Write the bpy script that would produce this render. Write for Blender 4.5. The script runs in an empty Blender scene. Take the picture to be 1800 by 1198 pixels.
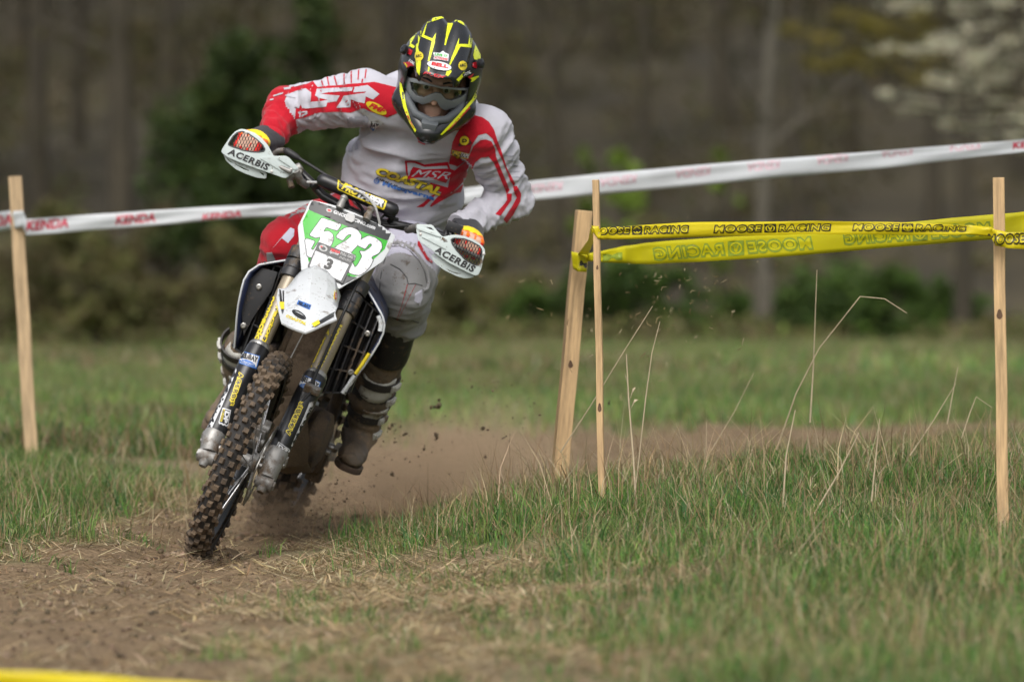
import bpy, bmesh, math, random
import numpy as np
from mathutils import Vector, Matrix
from mathutils.bvhtree import BVHTree
from mathutils.geometry import delaunay_2d_cdt

random.seed(7)
RNG = np.random.default_rng(7)
scene = bpy.context.scene
COL = scene.collection
R = math.radians

# ------------------------------------------------------------------ camera
CAM_D, CAM_H, FPX = 17.5, 0.974, 10000.0
cam_data = bpy.data.cameras.new('camera')
cam_data.lens = 200.0
cam_data.sensor_width = 36.0
cam_data.clip_start = 0.1
cam_data.clip_end = 900.0
cam_data.dof.use_dof = True
cam_data.dof.focus_distance = 17.15
cam_data.dof.aperture_fstop = 3.1
cam = bpy.data.objects.new('camera', cam_data)
COL.objects.link(cam)
PITCH = math.atan(169.0 / FPX)
cam.location = (0, -CAM_D, CAM_H)
cam.rotation_euler = (math.pi / 2 - PITCH, 0, 0)
scene.camera = cam

# ------------------------------------------------------------------ sky, sun, exposure
SUN_EL, SUN_AZ = R(52), R(190)
world = bpy.data.worlds.new('World')
scene.world = world
world.use_nodes = True
wn = world.node_tree
for n in list(wn.nodes):
    wn.nodes.remove(n)
wo = wn.nodes.new('ShaderNodeOutputWorld')
bg = wn.nodes.new('ShaderNodeBackground')
sky = wn.nodes.new('ShaderNodeTexSky')
sky.sky_type = 'NISHITA'
sky.sun_disc = False
sky.sun_elevation = SUN_EL
sky.sun_rotation = SUN_AZ
sky.air_density = 1.0
sky.dust_density = 6.0
sky.ozone_density = 1.0
hs = wn.nodes.new('ShaderNodeHueSaturation')
hs.inputs['Saturation'].default_value = 0.30
wn.links.new(sky.outputs[0], hs.inputs['Color'])
wn.links.new(hs.outputs[0], bg.inputs['Color'])
bg.inputs['Strength'].default_value = 0.125
wn.links.new(bg.outputs[0], wo.inputs['Surface'])
sun_d = bpy.data.lights.new('sun', 'SUN')
sun_d.energy = 0.85
sun_d.angle = R(50)
sun_d.color = (1.0, 0.965, 0.91)
sun = bpy.data.objects.new('sun', sun_d)
COL.objects.link(sun)
sdir = Vector((math.sin(SUN_AZ) * math.cos(SUN_EL), math.cos(SUN_AZ) * math.cos(SUN_EL), math.sin(SUN_EL)))
sun.rotation_euler = sdir.to_track_quat('Z', 'Y').to_euler()
sun.location = sdir * 60
vs = scene.view_settings
scene.display_settings.display_device = 'sRGB'
vs.view_transform = 'Standard'
vs.look = 'None'
vs.exposure = 0.68
vs.gamma = 1.0
vs.use_curve_mapping = False
try:
    scene.cycles.use_denoising = True
    scene.cycles.denoiser = 'OPENIMAGEDENOISE'
    scene.cycles.max_bounces = 8
    scene.cycles.transparent_max_bounces = 12
    scene.cycles.volume_step_rate = 2.0
    scene.cycles.volume_bounces = 1
except Exception:
    pass

# ------------------------------------------------------------------ picture -> place
CAM_M = Matrix.Translation(cam.location) @ Matrix.Rotation(math.pi / 2 - PITCH, 4, 'X')
CAM_R = CAM_M.to_3x3()
CAM_O = Vector(cam.location)


def ray(px, py):
    return CAM_R @ Vector(((px - 900) / FPX, -(py - 599) / FPX, -1.0))


def W(px, py, Y):
    d = ray(px, py)
    return CAM_O + d * ((Y + CAM_D) / d.y)


# bike frame: x forward, y to the rider's left, z up in the leaned plane
A_, LAM = R(6.0), R(22.0)
_f = Vector((-math.sin(A_), -math.cos(A_), 0))
_l = Vector((math.cos(A_), -math.sin(A_), 0))
_u = Vector((0, 0, 1))
_up = _u * math.cos(LAM) + _l * math.sin(LAM)
_le = _l * math.cos(LAM) - _u * math.sin(LAM)
_c = W(345, 985, 0)
_c.z = 0.0
BIKE = Matrix((( _f.x, _le.x, _up.x, _c.x), (_f.y, _le.y, _up.y, _c.y), (_f.z, _le.z, _up.z, _c.z), (0, 0, 0, 1)))
BIKE_I = BIKE.inverted()
_co = BIKE_I @ CAM_O


def LPn(px, py, n, d):
    """bike-space point where the sight line through a picture point meets the plane n.p = d"""
    dr = BIKE_I.to_3x3() @ ray(px, py)
    n = Vector(n)
    return _co + dr * ((d - n.dot(_co)) / n.dot(dr))


def LX(px, py, x):
    return LPn(px, py, (1, 0, 0), x)


FK = (1.0, 0.0, 0.498)


def LF(px, py, off=0.0):
    return LPn(px, py, FK, 0.498 * 0.35 + off)


# ------------------------------------------------------------------ small maths
def vhash(ix, iy, iz, seed):
    h = (ix.astype(np.int64) * 374761393 + iy.astype(np.int64) * 668265263 + iz.astype(np.int64) * 2147483647 + seed * 974711) & 0xFFFFFFFF
    h = ((h ^ (h >> 13)) * 1274126177) & 0xFFFFFFFF
    h = (h ^ (h >> 16)) & 0xFFFFFFFF
    h = (h * 2246822519) & 0xFFFFFFFF
    return ((h ^ (h >> 15)) & 0xFFFFFF) / float(0xFFFFFF)


def vnoise(P, scale=1.0, seed=0):
    P = np.asarray(P, float) * scale
    if P.shape[-1] == 2:
        P = np.concatenate([P, np.zeros(P.shape[:-1] + (1,))], -1)
    i = np.floor(P).astype(np.int64)
    f = P - i
    f = f * f * (3 - 2 * f)
    out = 0
    for dx in (0, 1):
        for dy in (0, 1):
            for dz in (0, 1):
                w = (f[..., 0] if dx else 1 - f[..., 0]) * (f[..., 1] if dy else 1 - f[..., 1]) * (f[..., 2] if dz else 1 - f[..., 2])
                out = out + w * vhash(i[..., 0] + dx, i[..., 1] + dy, i[..., 2] + dz, seed)
    return out * 2 - 1


def fbm(P, scale, octv=3, seed=0):
    o, a, s = 0, 1.0, scale
    for k in range(octv):
        o = o + a * vnoise(P, s, seed + k * 17)
        a *= 0.5
        s *= 2.03
    return o


def sstep(a, b, x):
    t = np.clip((x - a) / (b - a), 0, 1)
    return t * t * (3 - 2 * t)


# ------------------------------------------------------------------ objects
ROOT = {}


def space(o):
    while o is not None:
        if o.name in ROOT:
            return ROOT[o.name]
        o = o.parent
    return Matrix.Identity(4)


def tag(o, label=None, cat=None, group=None, kind=None):
    if label:
        o['label'] = label
    if cat:
        o['category'] = cat
    if group:
        o['group'] = group
    if kind:
        o['kind'] = kind
    return o


def thing(name, label, cat, M=None, loc=None, group=None):
    o = bpy.data.objects.new(name, None)
    COL.objects.link(o)
    o.empty_display_size = 0.05
    M = M if M is not None else Matrix.Translation(Vector(loc) if loc is not None else Vector((0, 0, 0)))
    o.matrix_world = M
    ROOT[o.name] = M.copy()
    return tag(o, label, cat, group)


def obj_from(name, verts, faces, mats, parent=None, world=False, mi=None, smooth=40, M=None):
    me = bpy.data.meshes.new(name)
    verts = np.asarray([tuple(v) for v in verts] if not isinstance(verts, np.ndarray) else verts, float)
    X = Matrix.Identity(4)
    if world:
        X = (M if M is not None else space(parent)).inverted()
        A = np.array(X)
        verts = verts @ A[:3, :3].T + A[:3, 3]
    me.from_pydata(verts.tolist(), [], [tuple(f) for f in faces])
    mats = mats if isinstance(mats, (list, tuple)) else [mats]
    for m in mats:
        me.materials.append(m)
    if mi is not None:
        me.polygons.foreach_set('material_index', np.asarray(mi, np.int32))
    if smooth:
        me.polygons.foreach_set('use_smooth', np.ones(len(me.polygons), bool))
        if smooth < 179:
            me.set_sharp_from_angle(angle=R(smooth))
    me.update()
    o = bpy.data.objects.new(name, me)
    COL.objects.link(o)
    if parent is not None:
        o.parent = parent
    elif M is not None:
        o.matrix_world = M
        ROOT[o.name] = M.copy()
    return o


def mesh_bvh(o):
    M = space(o)
    me = o.data
    vs_ = [M @ v.co for v in me.vertices]
    return BVHTree.FromPolygons(vs_, [tuple(p.vertices) for p in me.polygons])


def multi_bvh(*objs):
    vs_, fs = [], []
    for o in objs:
        M = space(o)
        b = len(vs_)
        vs_ += [M @ v.co for v in o.data.vertices]
        fs += [tuple(i + b for i in p.vertices) for p in o.data.polygons]
    return BVHTree.FromPolygons(vs_, fs)


class MB:
    def __init__(s):
        s.v, s.f, s.m = [], [], []

    def add(s, vs_, fs, m=0):
        b = len(s.v)
        s.v += [Vector(v) for v in vs_]
        s.f += [tuple(i + b for i in f) for f in fs]
        s.m += [m] * len(fs)
        return s

    def box(s, c, size, rot=None, m=0):
        c = Vector(c)
        hx, hy, hz = (a / 2 for a in size)
        vs_ = [Vector((x, y, z)) for x in (-hx, hx) for y in (-hy, hy) for z in (-hz, hz)]
        if rot is not None:
            vs_ = [rot @ v for v in vs_]
        return s.add([c + v for v in vs_], [(0, 1, 3, 2), (4, 6, 7, 5), (0, 4, 5, 1), (2, 3, 7, 6), (0, 2, 6, 4), (1, 5, 7, 3)], m)

    def loft(s, rings, closed=True, caps=True, m=0):
        n = len(rings[0])
        vs_ = [p for r in rings for p in r]
        fs = []
        for k in range(len(rings) - 1):
            for i in range(n if closed else n - 1):
                j = (i + 1) % n
                fs.append((k * n + i, k * n + j, (k + 1) * n + j, (k + 1) * n + i))
        if caps and closed:
            fs.append(tuple(range(n - 1, -1, -1)))
            fs.append(tuple((len(rings) - 1) * n + i for i in range(n)))
        return s.add(vs_, fs, m)

    def tube(s, path, r, n=10, caps=True, m=0, flat=None):
        path = [Vector(p) for p in path]
        rr = r if isinstance(r, (list, tuple)) else [r] * len(path)
        rings = []
        prev = None
        for i, p in enumerate(path):
            t = (path[min(i + 1, len(path) - 1)] - path[max(i - 1, 0)]).normalized()
            if prev is None:
                a = Vector((0, 0, 1)) if abs(t.z) < 0.9 else Vector((1, 0, 0))
                u = t.cross(a).normalized()
            else:
                u = (prev - t * prev.dot(t)).normalized()
            prev = u
            w = t.cross(u)
            rings.append([p + (u * math.cos(2 * math.pi * k / n) + w * math.sin(2 * math.pi * k / n)) * rr[i] for k in range(n)])
        return s.loft(rings, True, caps, m)

    def lathe(s, prof, M, n=32, m=0):
        """prof: (radius, height) along M's z"""
        rings = [[M @ Vector((r * math.cos(2 * math.pi * k / n), r * math.sin(2 * math.pi * k / n), h)) for k in range(n)] for r, h in prof]
        return s.loft(rings, True, True, m)

    def prism(s, poly, vec, m=0):
        n = len(poly)
        vec = Vector(vec)
        vs_ = [Vector(p) for p in poly] + [Vector(p) + vec for p in poly]
        fs = [tuple(range(n)), tuple(range(2 * n - 1, n - 1, -1))] + [(i, i + n, (i + 1) % n + n, (i + 1) % n) for i in range(n)]
        return s.add(vs_, fs, m)

    def build(s, name, mats, parent=None, world=False, smooth=40, bevel=0.0, M=None, seg=2):
        o = obj_from(name, [tuple(v) for v in s.v], s.f, mats, parent, world, s.m, 0, M)
        bm = bmesh.new()
        bm.from_mesh(o.data)
        bmesh.ops.recalc_face_normals(bm, faces=bm.faces)
        if bevel:
            es = [e for e in bm.edges if len(e.link_faces) == 2 and e.calc_face_angle(0) > R(32)]
            bmesh.ops.bevel(bm, geom=es, offset=bevel, segments=seg, affect='EDGES', profile=0.6, clamp_overlap=True)
        bm.to_mesh(o.data)
        bm.free()
        if smooth:
            o.data.polygons.foreach_set('use_smooth', np.ones(len(o.data.polygons), bool))
            o.data.set_sharp_from_angle(angle=R(smooth))
        o.data.update()
        return o


def axisM(p0, p1):
    p0, p1 = Vector(p0), Vector(p1)
    q = (p1 - p0).to_track_quat('Z', 'Y')
    return Matrix.Translation(p0) @ q.to_matrix().to_4x4()


# ------------------------------------------------------------------ implicit surfaces (clothes, helmet, boots, bushes' limbs)
def prim_d(p, P):
    k = p[0]
    if k == 'c':
        a, ra, b, rb = (np.array(p[1], float), p[2], np.array(p[3], float), p[4])
        Q = P
        if len(p) > 5 and p[5] is not None:
            n, sc = np.array(p[5], float), p[6]
            Q = P + ((P - a) @ n)[..., None] * n * (sc - 1)
            b = b + ((b - a) @ n) * n * (sc - 1)
        ab = b - a
        L2 = max(float(ab @ ab), 1e-9)
        t = np.clip(((Q - a) @ ab) / L2, 0, 1)
        d = np.linalg.norm(Q - a - t[..., None] * ab, axis=-1) - (ra + t * (rb - ra))
        return d
    if k == 'e':
        c, M3, r = np.array(p[1], float), np.array(p[2], float), np.array(p[3], float)
        q = ((P - c) @ M3) / r
        k0 = np.linalg.norm(q, axis=-1)
        return (k0 - 1) * k0 / np.maximum(np.linalg.norm(q / r, axis=-1), 1e-6)
    if k == 'b':
        c, M3, r = np.array(p[1], float), np.array(p[2], float), np.array(p[3], float)
        q = np.abs((P - c) @ M3) - r
        return np.linalg.norm(np.maximum(q, 0), axis=-1) + np.minimum(q.max(-1), 0) - p[4]
    if k == 'f':
        return p[1](P)


def smin(a, b, k):
    h = np.clip(0.5 + 0.5 * (b - a) / k, 0, 1)
    return b * (1 - h) + a * h - k * h * (1 - h)


def eval_sdf(prims, subs, P, k):
    d = None
    for p in prims:
        e = prim_d(p, P)
        d = e if d is None else smin(d, e, k)
    for p in subs:
        e = -prim_d(p, P)
        d = -smin(-d, -e, 0.004)
    return d


def surf(prims, vox, k=0.02, subs=(), lo=None, hi=None, shell=None):
    if lo is None:
        pts, rs = [], []
        for p in prims:
            if p[0] == 'c':
                g = 1.0 / min(1, p[6]) if len(p) > 5 and p[5] is not None else 1
                pts += [p[1], p[3]]
                rs += [p[2] * g, p[4] * g]
            elif p[0] in 'eb':
                pts.append(p[1])
                rs.append(max(p[3]) * (1.8 if p[0] == 'b' else 1))
        pts, rs = np.array([tuple(q) for q in pts], float), np.array(rs)[:, None]
        lo, hi = (pts - rs).min(0) - 3 * vox, (pts + rs).max(0) + 3 * vox
    lo, hi = np.array(lo, float), np.array(hi, float)
    n = np.ceil((hi - lo) / vox).astype(int) + 1
    ax = [lo[i] + np.arange(n[i]) * vox for i in range(3)]
    D = np.empty(n)
    for i0 in range(0, n[0], 24):
        G = np.stack(np.meshgrid(ax[0][i0:i0 + 24], ax[1], ax[2], indexing='ij'), -1)
        D[i0:i0 + 24] = eval_sdf(prims, subs, G, k)
    if shell:
        D = np.abs(D + shell / 2) - shell / 2
    S = D < 0
    nx, ny, nz = n
    acc = np.zeros((nx - 1, ny - 1, nz - 1, 3))
    cnt = np.zeros((nx - 1, ny - 1, nz - 1))
    idx = np.stack(np.meshgrid(np.arange(nx - 1), np.arange(ny - 1), np.arange(nz - 1), indexing='ij'), -1).astype(float)
    sl = lambda o: D[o[0]:nx - 1 + o[0], o[1]:ny - 1 + o[1], o[2]:nz - 1 + o[2]]
    for a in range(3):
        o1, o2 = [(x, y) for x in (0, 1) for y in (0, 1)], None
        for u, v in o1:
            c0 = [0, 0, 0]
            c0[(a + 1) % 3], c0[(a + 2) % 3] = u, v
            c1 = list(c0)
            c1[a] = 1
            d0, d1 = sl(c0), sl(c1)
            cr = (d0 < 0) != (d1 < 0)
            t = np.where(cr, d0 / np.where(d0 == d1, 1, d0 - d1), 0)
            for b in range(3):
                acc[..., b] += np.where(cr, c0[b] + (t if b == a else 0), 0)
            cnt += cr
    act = cnt > 0
    ids = np.full(act.shape, -1, np.int64)
    ids[act] = np.arange(act.sum())
    V = (acc[act] / cnt[act][:, None] + idx[act]) * vox + lo
    F = []
    for a in range(3):
        b, c = (a + 1) % 3, (a + 2) % 3
        s0 = [slice(1, n[i] - 1) for i in range(3)]
        s0[a] = slice(0, n[a] - 1)
        s1 = list(s0)
        s1[a] = slice(1, n[a])
        A0, A1 = S[tuple(s0)], S[tuple(s1)]
        cr = np.argwhere(A0 != A1)
        if not len(cr):
            continue
        inside0 = A0[tuple(cr.T)]
        base = cr.copy()
        base[:, b] += 1
        base[:, c] += 1
        q = []
        for u, v in ((0, 0), (1, 0), (1, 1), (0, 1)):
            w = base.copy()
            w[:, b] -= u
            w[:, c] -= v
            q.append(ids[tuple(w.T)])
        q = np.stack(q, 1)
        q[~inside0] = q[~inside0][:, ::-1]
        F.append(q)
    F = np.concatenate(F)
    return V, F[(F >= 0).all(1)]


def vnormals(V, F):
    N = np.zeros_like(V)
    fn = np.cross(V[F[:, 2]] - V[F[:, 0]], V[F[:, 3]] - V[F[:, 1]])
    for i in range(4):
        np.add.at(N, F[:, i], fn)
    return N / np.maximum(np.linalg.norm(N, axis=1)[:, None], 1e-9)


def relax(V, F, it=1):
    for _ in range(it):
        A = np.zeros_like(V)
        c = np.zeros(len(V))
        for i in range(4):
            for j in (1, 3):
                np.add.at(A, F[:, i], V[F[:, (i + j) % 4]])
                np.add.at(c, F[:, i], 1)
        V = V * 0.5 + 0.5 * A / np.maximum(c, 1)[:, None]
    return V


def nearest_prim(prims, P, idxs=None):
    return np.argmin(np.stack([prim_d(p, P) for p in prims], 0), 0)


# ------------------------------------------------------------------ flat print traced on surfaces
def inpoly(p, poly):
    x, y = p
    c = False
    n = len(poly)
    for i in range(n):
        x0, y0 = poly[i]
        x1, y1 = poly[i - 1]
        if (y0 > y) != (y1 > y) and x < (x1 - x0) * (y - y0) / (y1 - y0) + x0:
            c = not c
    return c


def dens(poly, step):
    o = []
    for i in range(len(poly)):
        a, b = Vector(poly[i][:2]), Vector(poly[(i + 1) % len(poly)][:2])
        k = max(1, int(math.ceil((b - a).length / step)))
        o += [a.lerp(b, t / k) for t in range(k)]
    return o


def rnd(poly, r=2, it=1):
    """cut the corners of an outline"""
    for _ in range(it):
        o = []
        for i in range(len(poly)):
            p, q, s_ = Vector(poly[i - 1]), Vector(poly[i]), Vector(poly[(i + 1) % len(poly)])
            for t in (p, s_):
                d = t - q
                o.append(tuple(q + d * min(0.3, r / max(d.length, 1e-6))))
        poly = o
    return poly


def grow(poly, e):
    ar = sum(poly[i - 1][0] * poly[i][1] - poly[i][0] * poly[i - 1][1] for i in range(len(poly)))
    sg = 1 if ar > 0 else -1
    o = []
    for i in range(len(poly)):
        p, q, s_ = Vector(poly[i - 1]), Vector(poly[i]), Vector(poly[(i + 1) % len(poly)])
        a, b = (q - p).normalized(), (s_ - q).normalized()
        na, nb = Vector((a.y, -a.x)) * sg, Vector((b.y, -b.x)) * sg
        m = na + nb
        l = m.length
        m = m / l if l > 1e-6 else na
        o.append(tuple(q + m * e / max(0.45, m.dot(na))))
    return o


def tri2d(outer, holes=(), step=8.0):
    vs_, es = [], []
    for lp in [outer] + list(holes):
        d = dens(lp, step)
        b = len(vs_)
        vs_ += d
        es += [(b + i, b + (i + 1) % len(d)) for i in range(len(d))]
    xs = [v.x for v in vs_]
    ys = [v.y for v in vs_]
    x = min(xs) + step * 0.61
    while x < max(xs):
        y = min(ys) + step * 0.57
        while y < max(ys):
            if inpoly((x, y), outer) and not any(inpoly((x, y), h) for h in holes):
                vs_.append(Vector((x, y)))
            y += step
        x += step
    r = delaunay_2d_cdt(vs_, es, [], 0, 1e-4)
    V, F = r[0], r[2]
    T = []
    for f in F:
        c = sum((V[i] for i in f), Vector((0, 0))) / len(f)
        if inpoly(c, outer) and not any(inpoly(c, h) for h in holes):
            T.append(tuple(f))
    return V, T


def project(V2, T, hit, off):
    P = []
    for v in V2:
        h = hit(v.x, v.y)
        P.append(None if h is None else h[0] + h[1] * off)
    T = [t for t in T if all(P[i] is not None for i in t)]
    # drop triangles that jump across a silhouette
    T = [t for t in T if max((P[t[0]] - P[t[1]]).length, (P[t[1]] - P[t[2]]).length, (P[t[2]] - P[t[0]]).length) < 0.09]
    used = sorted({i for t in T for i in t})
    mp = {u: k for k, u in enumerate(used)}
    return [P[i] for i in used], [tuple(mp[i] for i in t) for t in T]


def bvh_hit(b):
    def f(px, py):
        d = ray(px, py).normalized()
        h = b.ray_cast(CAM_O, d)
        if h[0] is None:
            return None
        n = h[1]
        if n.dot(d) > 0:
            n = -n
        return h[0], (n * 0.5 - d * 0.5).normalized()
    return f


def plane_hit(n, dd):
    nw = (BIKE.to_3x3() @ Vector(n)).normalized()

    def f(px, py):
        return BIKE @ LPn(px, py, n, dd), nw
    return f


def decal(name, polys, mat, parent, hit, off=0.0012, step=7.0):
    if len(polys) > 1:
        return [decal(name, [p], mat, parent, hit, off, step) for p in polys]
    """polys: list of outlines (or (outline, holes)) in picture coordinates"""
    V, F = [], []
    for p in polys:
        o, h = (p if isinstance(p, tuple) and len(p) == 2 and isinstance(p[0], list) else (p, ()))
        v2, t = tri2d([tuple(q) for q in o], h, step)
        P, T = project(v2, t, hit, off)
        b = len(V)
        V += P
        F += [tuple(i + b for i in f) for f in T]
    if not F:
        return None
    # a print broken by a silhouette becomes one piece per visible patch
    pa = list(range(len(V)))

    def find(i):
        while pa[i] != i:
            pa[i] = pa[pa[i]]
            i = pa[i]
        return i
    for f in F:
        for i in f[1:]:
            pa[find(i)] = find(f[0])
    comps = {}
    for f in F:
        comps.setdefault(find(f[0]), []).append(f)
    big = max(len(c) for c in comps.values())
    out = None
    for c in comps.values():
        if len(c) < max(2, big * .04):
            continue
        us = sorted({i for f in c for i in f})
        mp = {u: k for k, u in enumerate(us)}
        out = obj_from(name, [tuple(V[i]) for i in us], [tuple(mp[i] for i in f) for f in c], mat, parent, True, smooth=180)
    return out


_txt = {}


def glyphs(s, bold=0.0, shear=0.0, space_=1.0):
    key = (s, bold, shear, space_)
    if key not in _txt:
        cu = bpy.data.curves.new('text', 'FONT')
        cu.body = s
        cu.offset = bold
        cu.shear = shear
        cu.resolution_u = 3
        cu.space_character = space_
        o = bpy.data.objects.new('text', cu)
        me = o.to_mesh()
        V = [Vector((v.co.x, v.co.y)) for v in me.vertices]
        T = [tuple(p.vertices) for p in me.polygons]
        o.to_mesh_clear()
        bpy.data.objects.remove(o)
        bpy.data.curves.remove(cu)
        x0, x1 = min(v.x for v in V), max(v.x for v in V)
        y0, y1 = min(v.y for v in V), max(v.y for v in V)
        _txt[key] = ([Vector(((v.x - x0) / (x1 - x0), (v.y - y0) / (y1 - y0))) for v in V], T)
    return _txt[key]


def lettering(s, p0, p1, h, mat, parent, hit, off=0.0014, bold=0.02, shear=0.0, name='lettering', up=None, maxe=4.5, bend=0.0, space_=1.0):
    """writes s from p0 to p1 (picture coordinates, baseline), h tall"""
    V, T = glyphs(s, bold, shear, space_)
    p0, p1 = Vector(p0), Vector(p1)
    b = p1 - p0
    u = Vector(up) if up is not None else Vector((b.y, -b.x)).normalized() * h
    P2 = [p0 + b * v.x + u * (v.y + bend * math.sin(math.pi * v.x)) for v in V]
    T = list(T)
    for _ in range(3):
        mid, nt, ch = {}, [], False

        def md(i, j):
            k = (min(i, j), max(i, j))
            if k not in mid:
                mid[k] = len(P2)
                P2.append((P2[i] + P2[j]) / 2)
            return mid[k]
        for t in T:
            if len(t) == 3 and max((P2[t[0]] - P2[t[1]]).length, (P2[t[1]] - P2[t[2]]).length, (P2[t[2]] - P2[t[0]]).length) > maxe:
                a, c, d = md(t[0], t[1]), md(t[1], t[2]), md(t[2], t[0])
                nt += [(t[0], a, d), (a, t[1], c), (d, c, t[2]), (a, c, d)]
                ch = True
            else:
                nt.append(t)
        T = nt
        if not ch:
            break
    P, F = project(P2, T, hit, off)
    if not F:
        return None
    return obj_from(name, [tuple(v) for v in P], F, mat, parent, True, smooth=180)


def sheet(name, outer, holes, mat, parent, hit, thick, step=9.0, bevel=0.0, off=0.0, bulge=None, smooth=35):
    """a plate with real thickness whose outline is traced; hit gives its own surface in the place"""
    v2, t = tri2d([tuple(q) for q in outer], holes, step)
    F0, B0 = [], []
    last = None
    hs0 = [hit(v.x, v.y) for v in v2]
    good = [(v, h) for v, h in zip(v2, hs0) if h is not None]
    for v, h in zip(v2, hs0):
        if h is None:
            h = min(good, key=lambda g: (g[0] - v).length)
            d = ray(v.x, v.y)
            p0, n0 = h[1]
            h = (CAM_O + d * ((p0 - CAM_O).dot(d) / d.dot(d)) , n0)
        p, n = h
        e = bulge(v.x, v.y) if bulge else 0.0
        F0.append(p + n * (off + e))
        B0.append(p + n * (off + e - thick))
    n = len(F0)
    ec = {}
    for f in t:
        for i in range(3):
            ec.setdefault((min(f[i], f[i - 1]), max(f[i], f[i - 1])), []).append((f[i - 1], f[i]))
    F = [tuple(f) for f in t] + [tuple(i + n for i in reversed(f)) for f in t]
    for k, e in ec.items():
        if len(e) == 1:
            a, b = e[0]
            F.append((b, a, a + n, b + n))
    mb = MB()
    mb.add(F0 + B0, F)
    return mb.build(name, mat, parent, True, smooth, bevel)


def crop(ox, oy, s, pts):
    return [(ox + x / s, oy + y / s) for x, y in pts]


# ------------------------------------------------------------------ materials
def nodes_of(name):
    m = bpy.data.materials.new(name)
    m.use_nodes = True
    t = m.node_tree
    b = t.nodes['Principled BSDF']
    return m, t, b


def N(t, kind, **kw):
    n = t.nodes.new(kind)
    for k, v in kw.items():
        if k.startswith('i_'):
            n.inputs[k[2:].replace('_', ' ')].default_value = v
        else:
            setattr(n, k, v)
    return n


MUD = (0.092, 0.066, 0.043)


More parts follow.
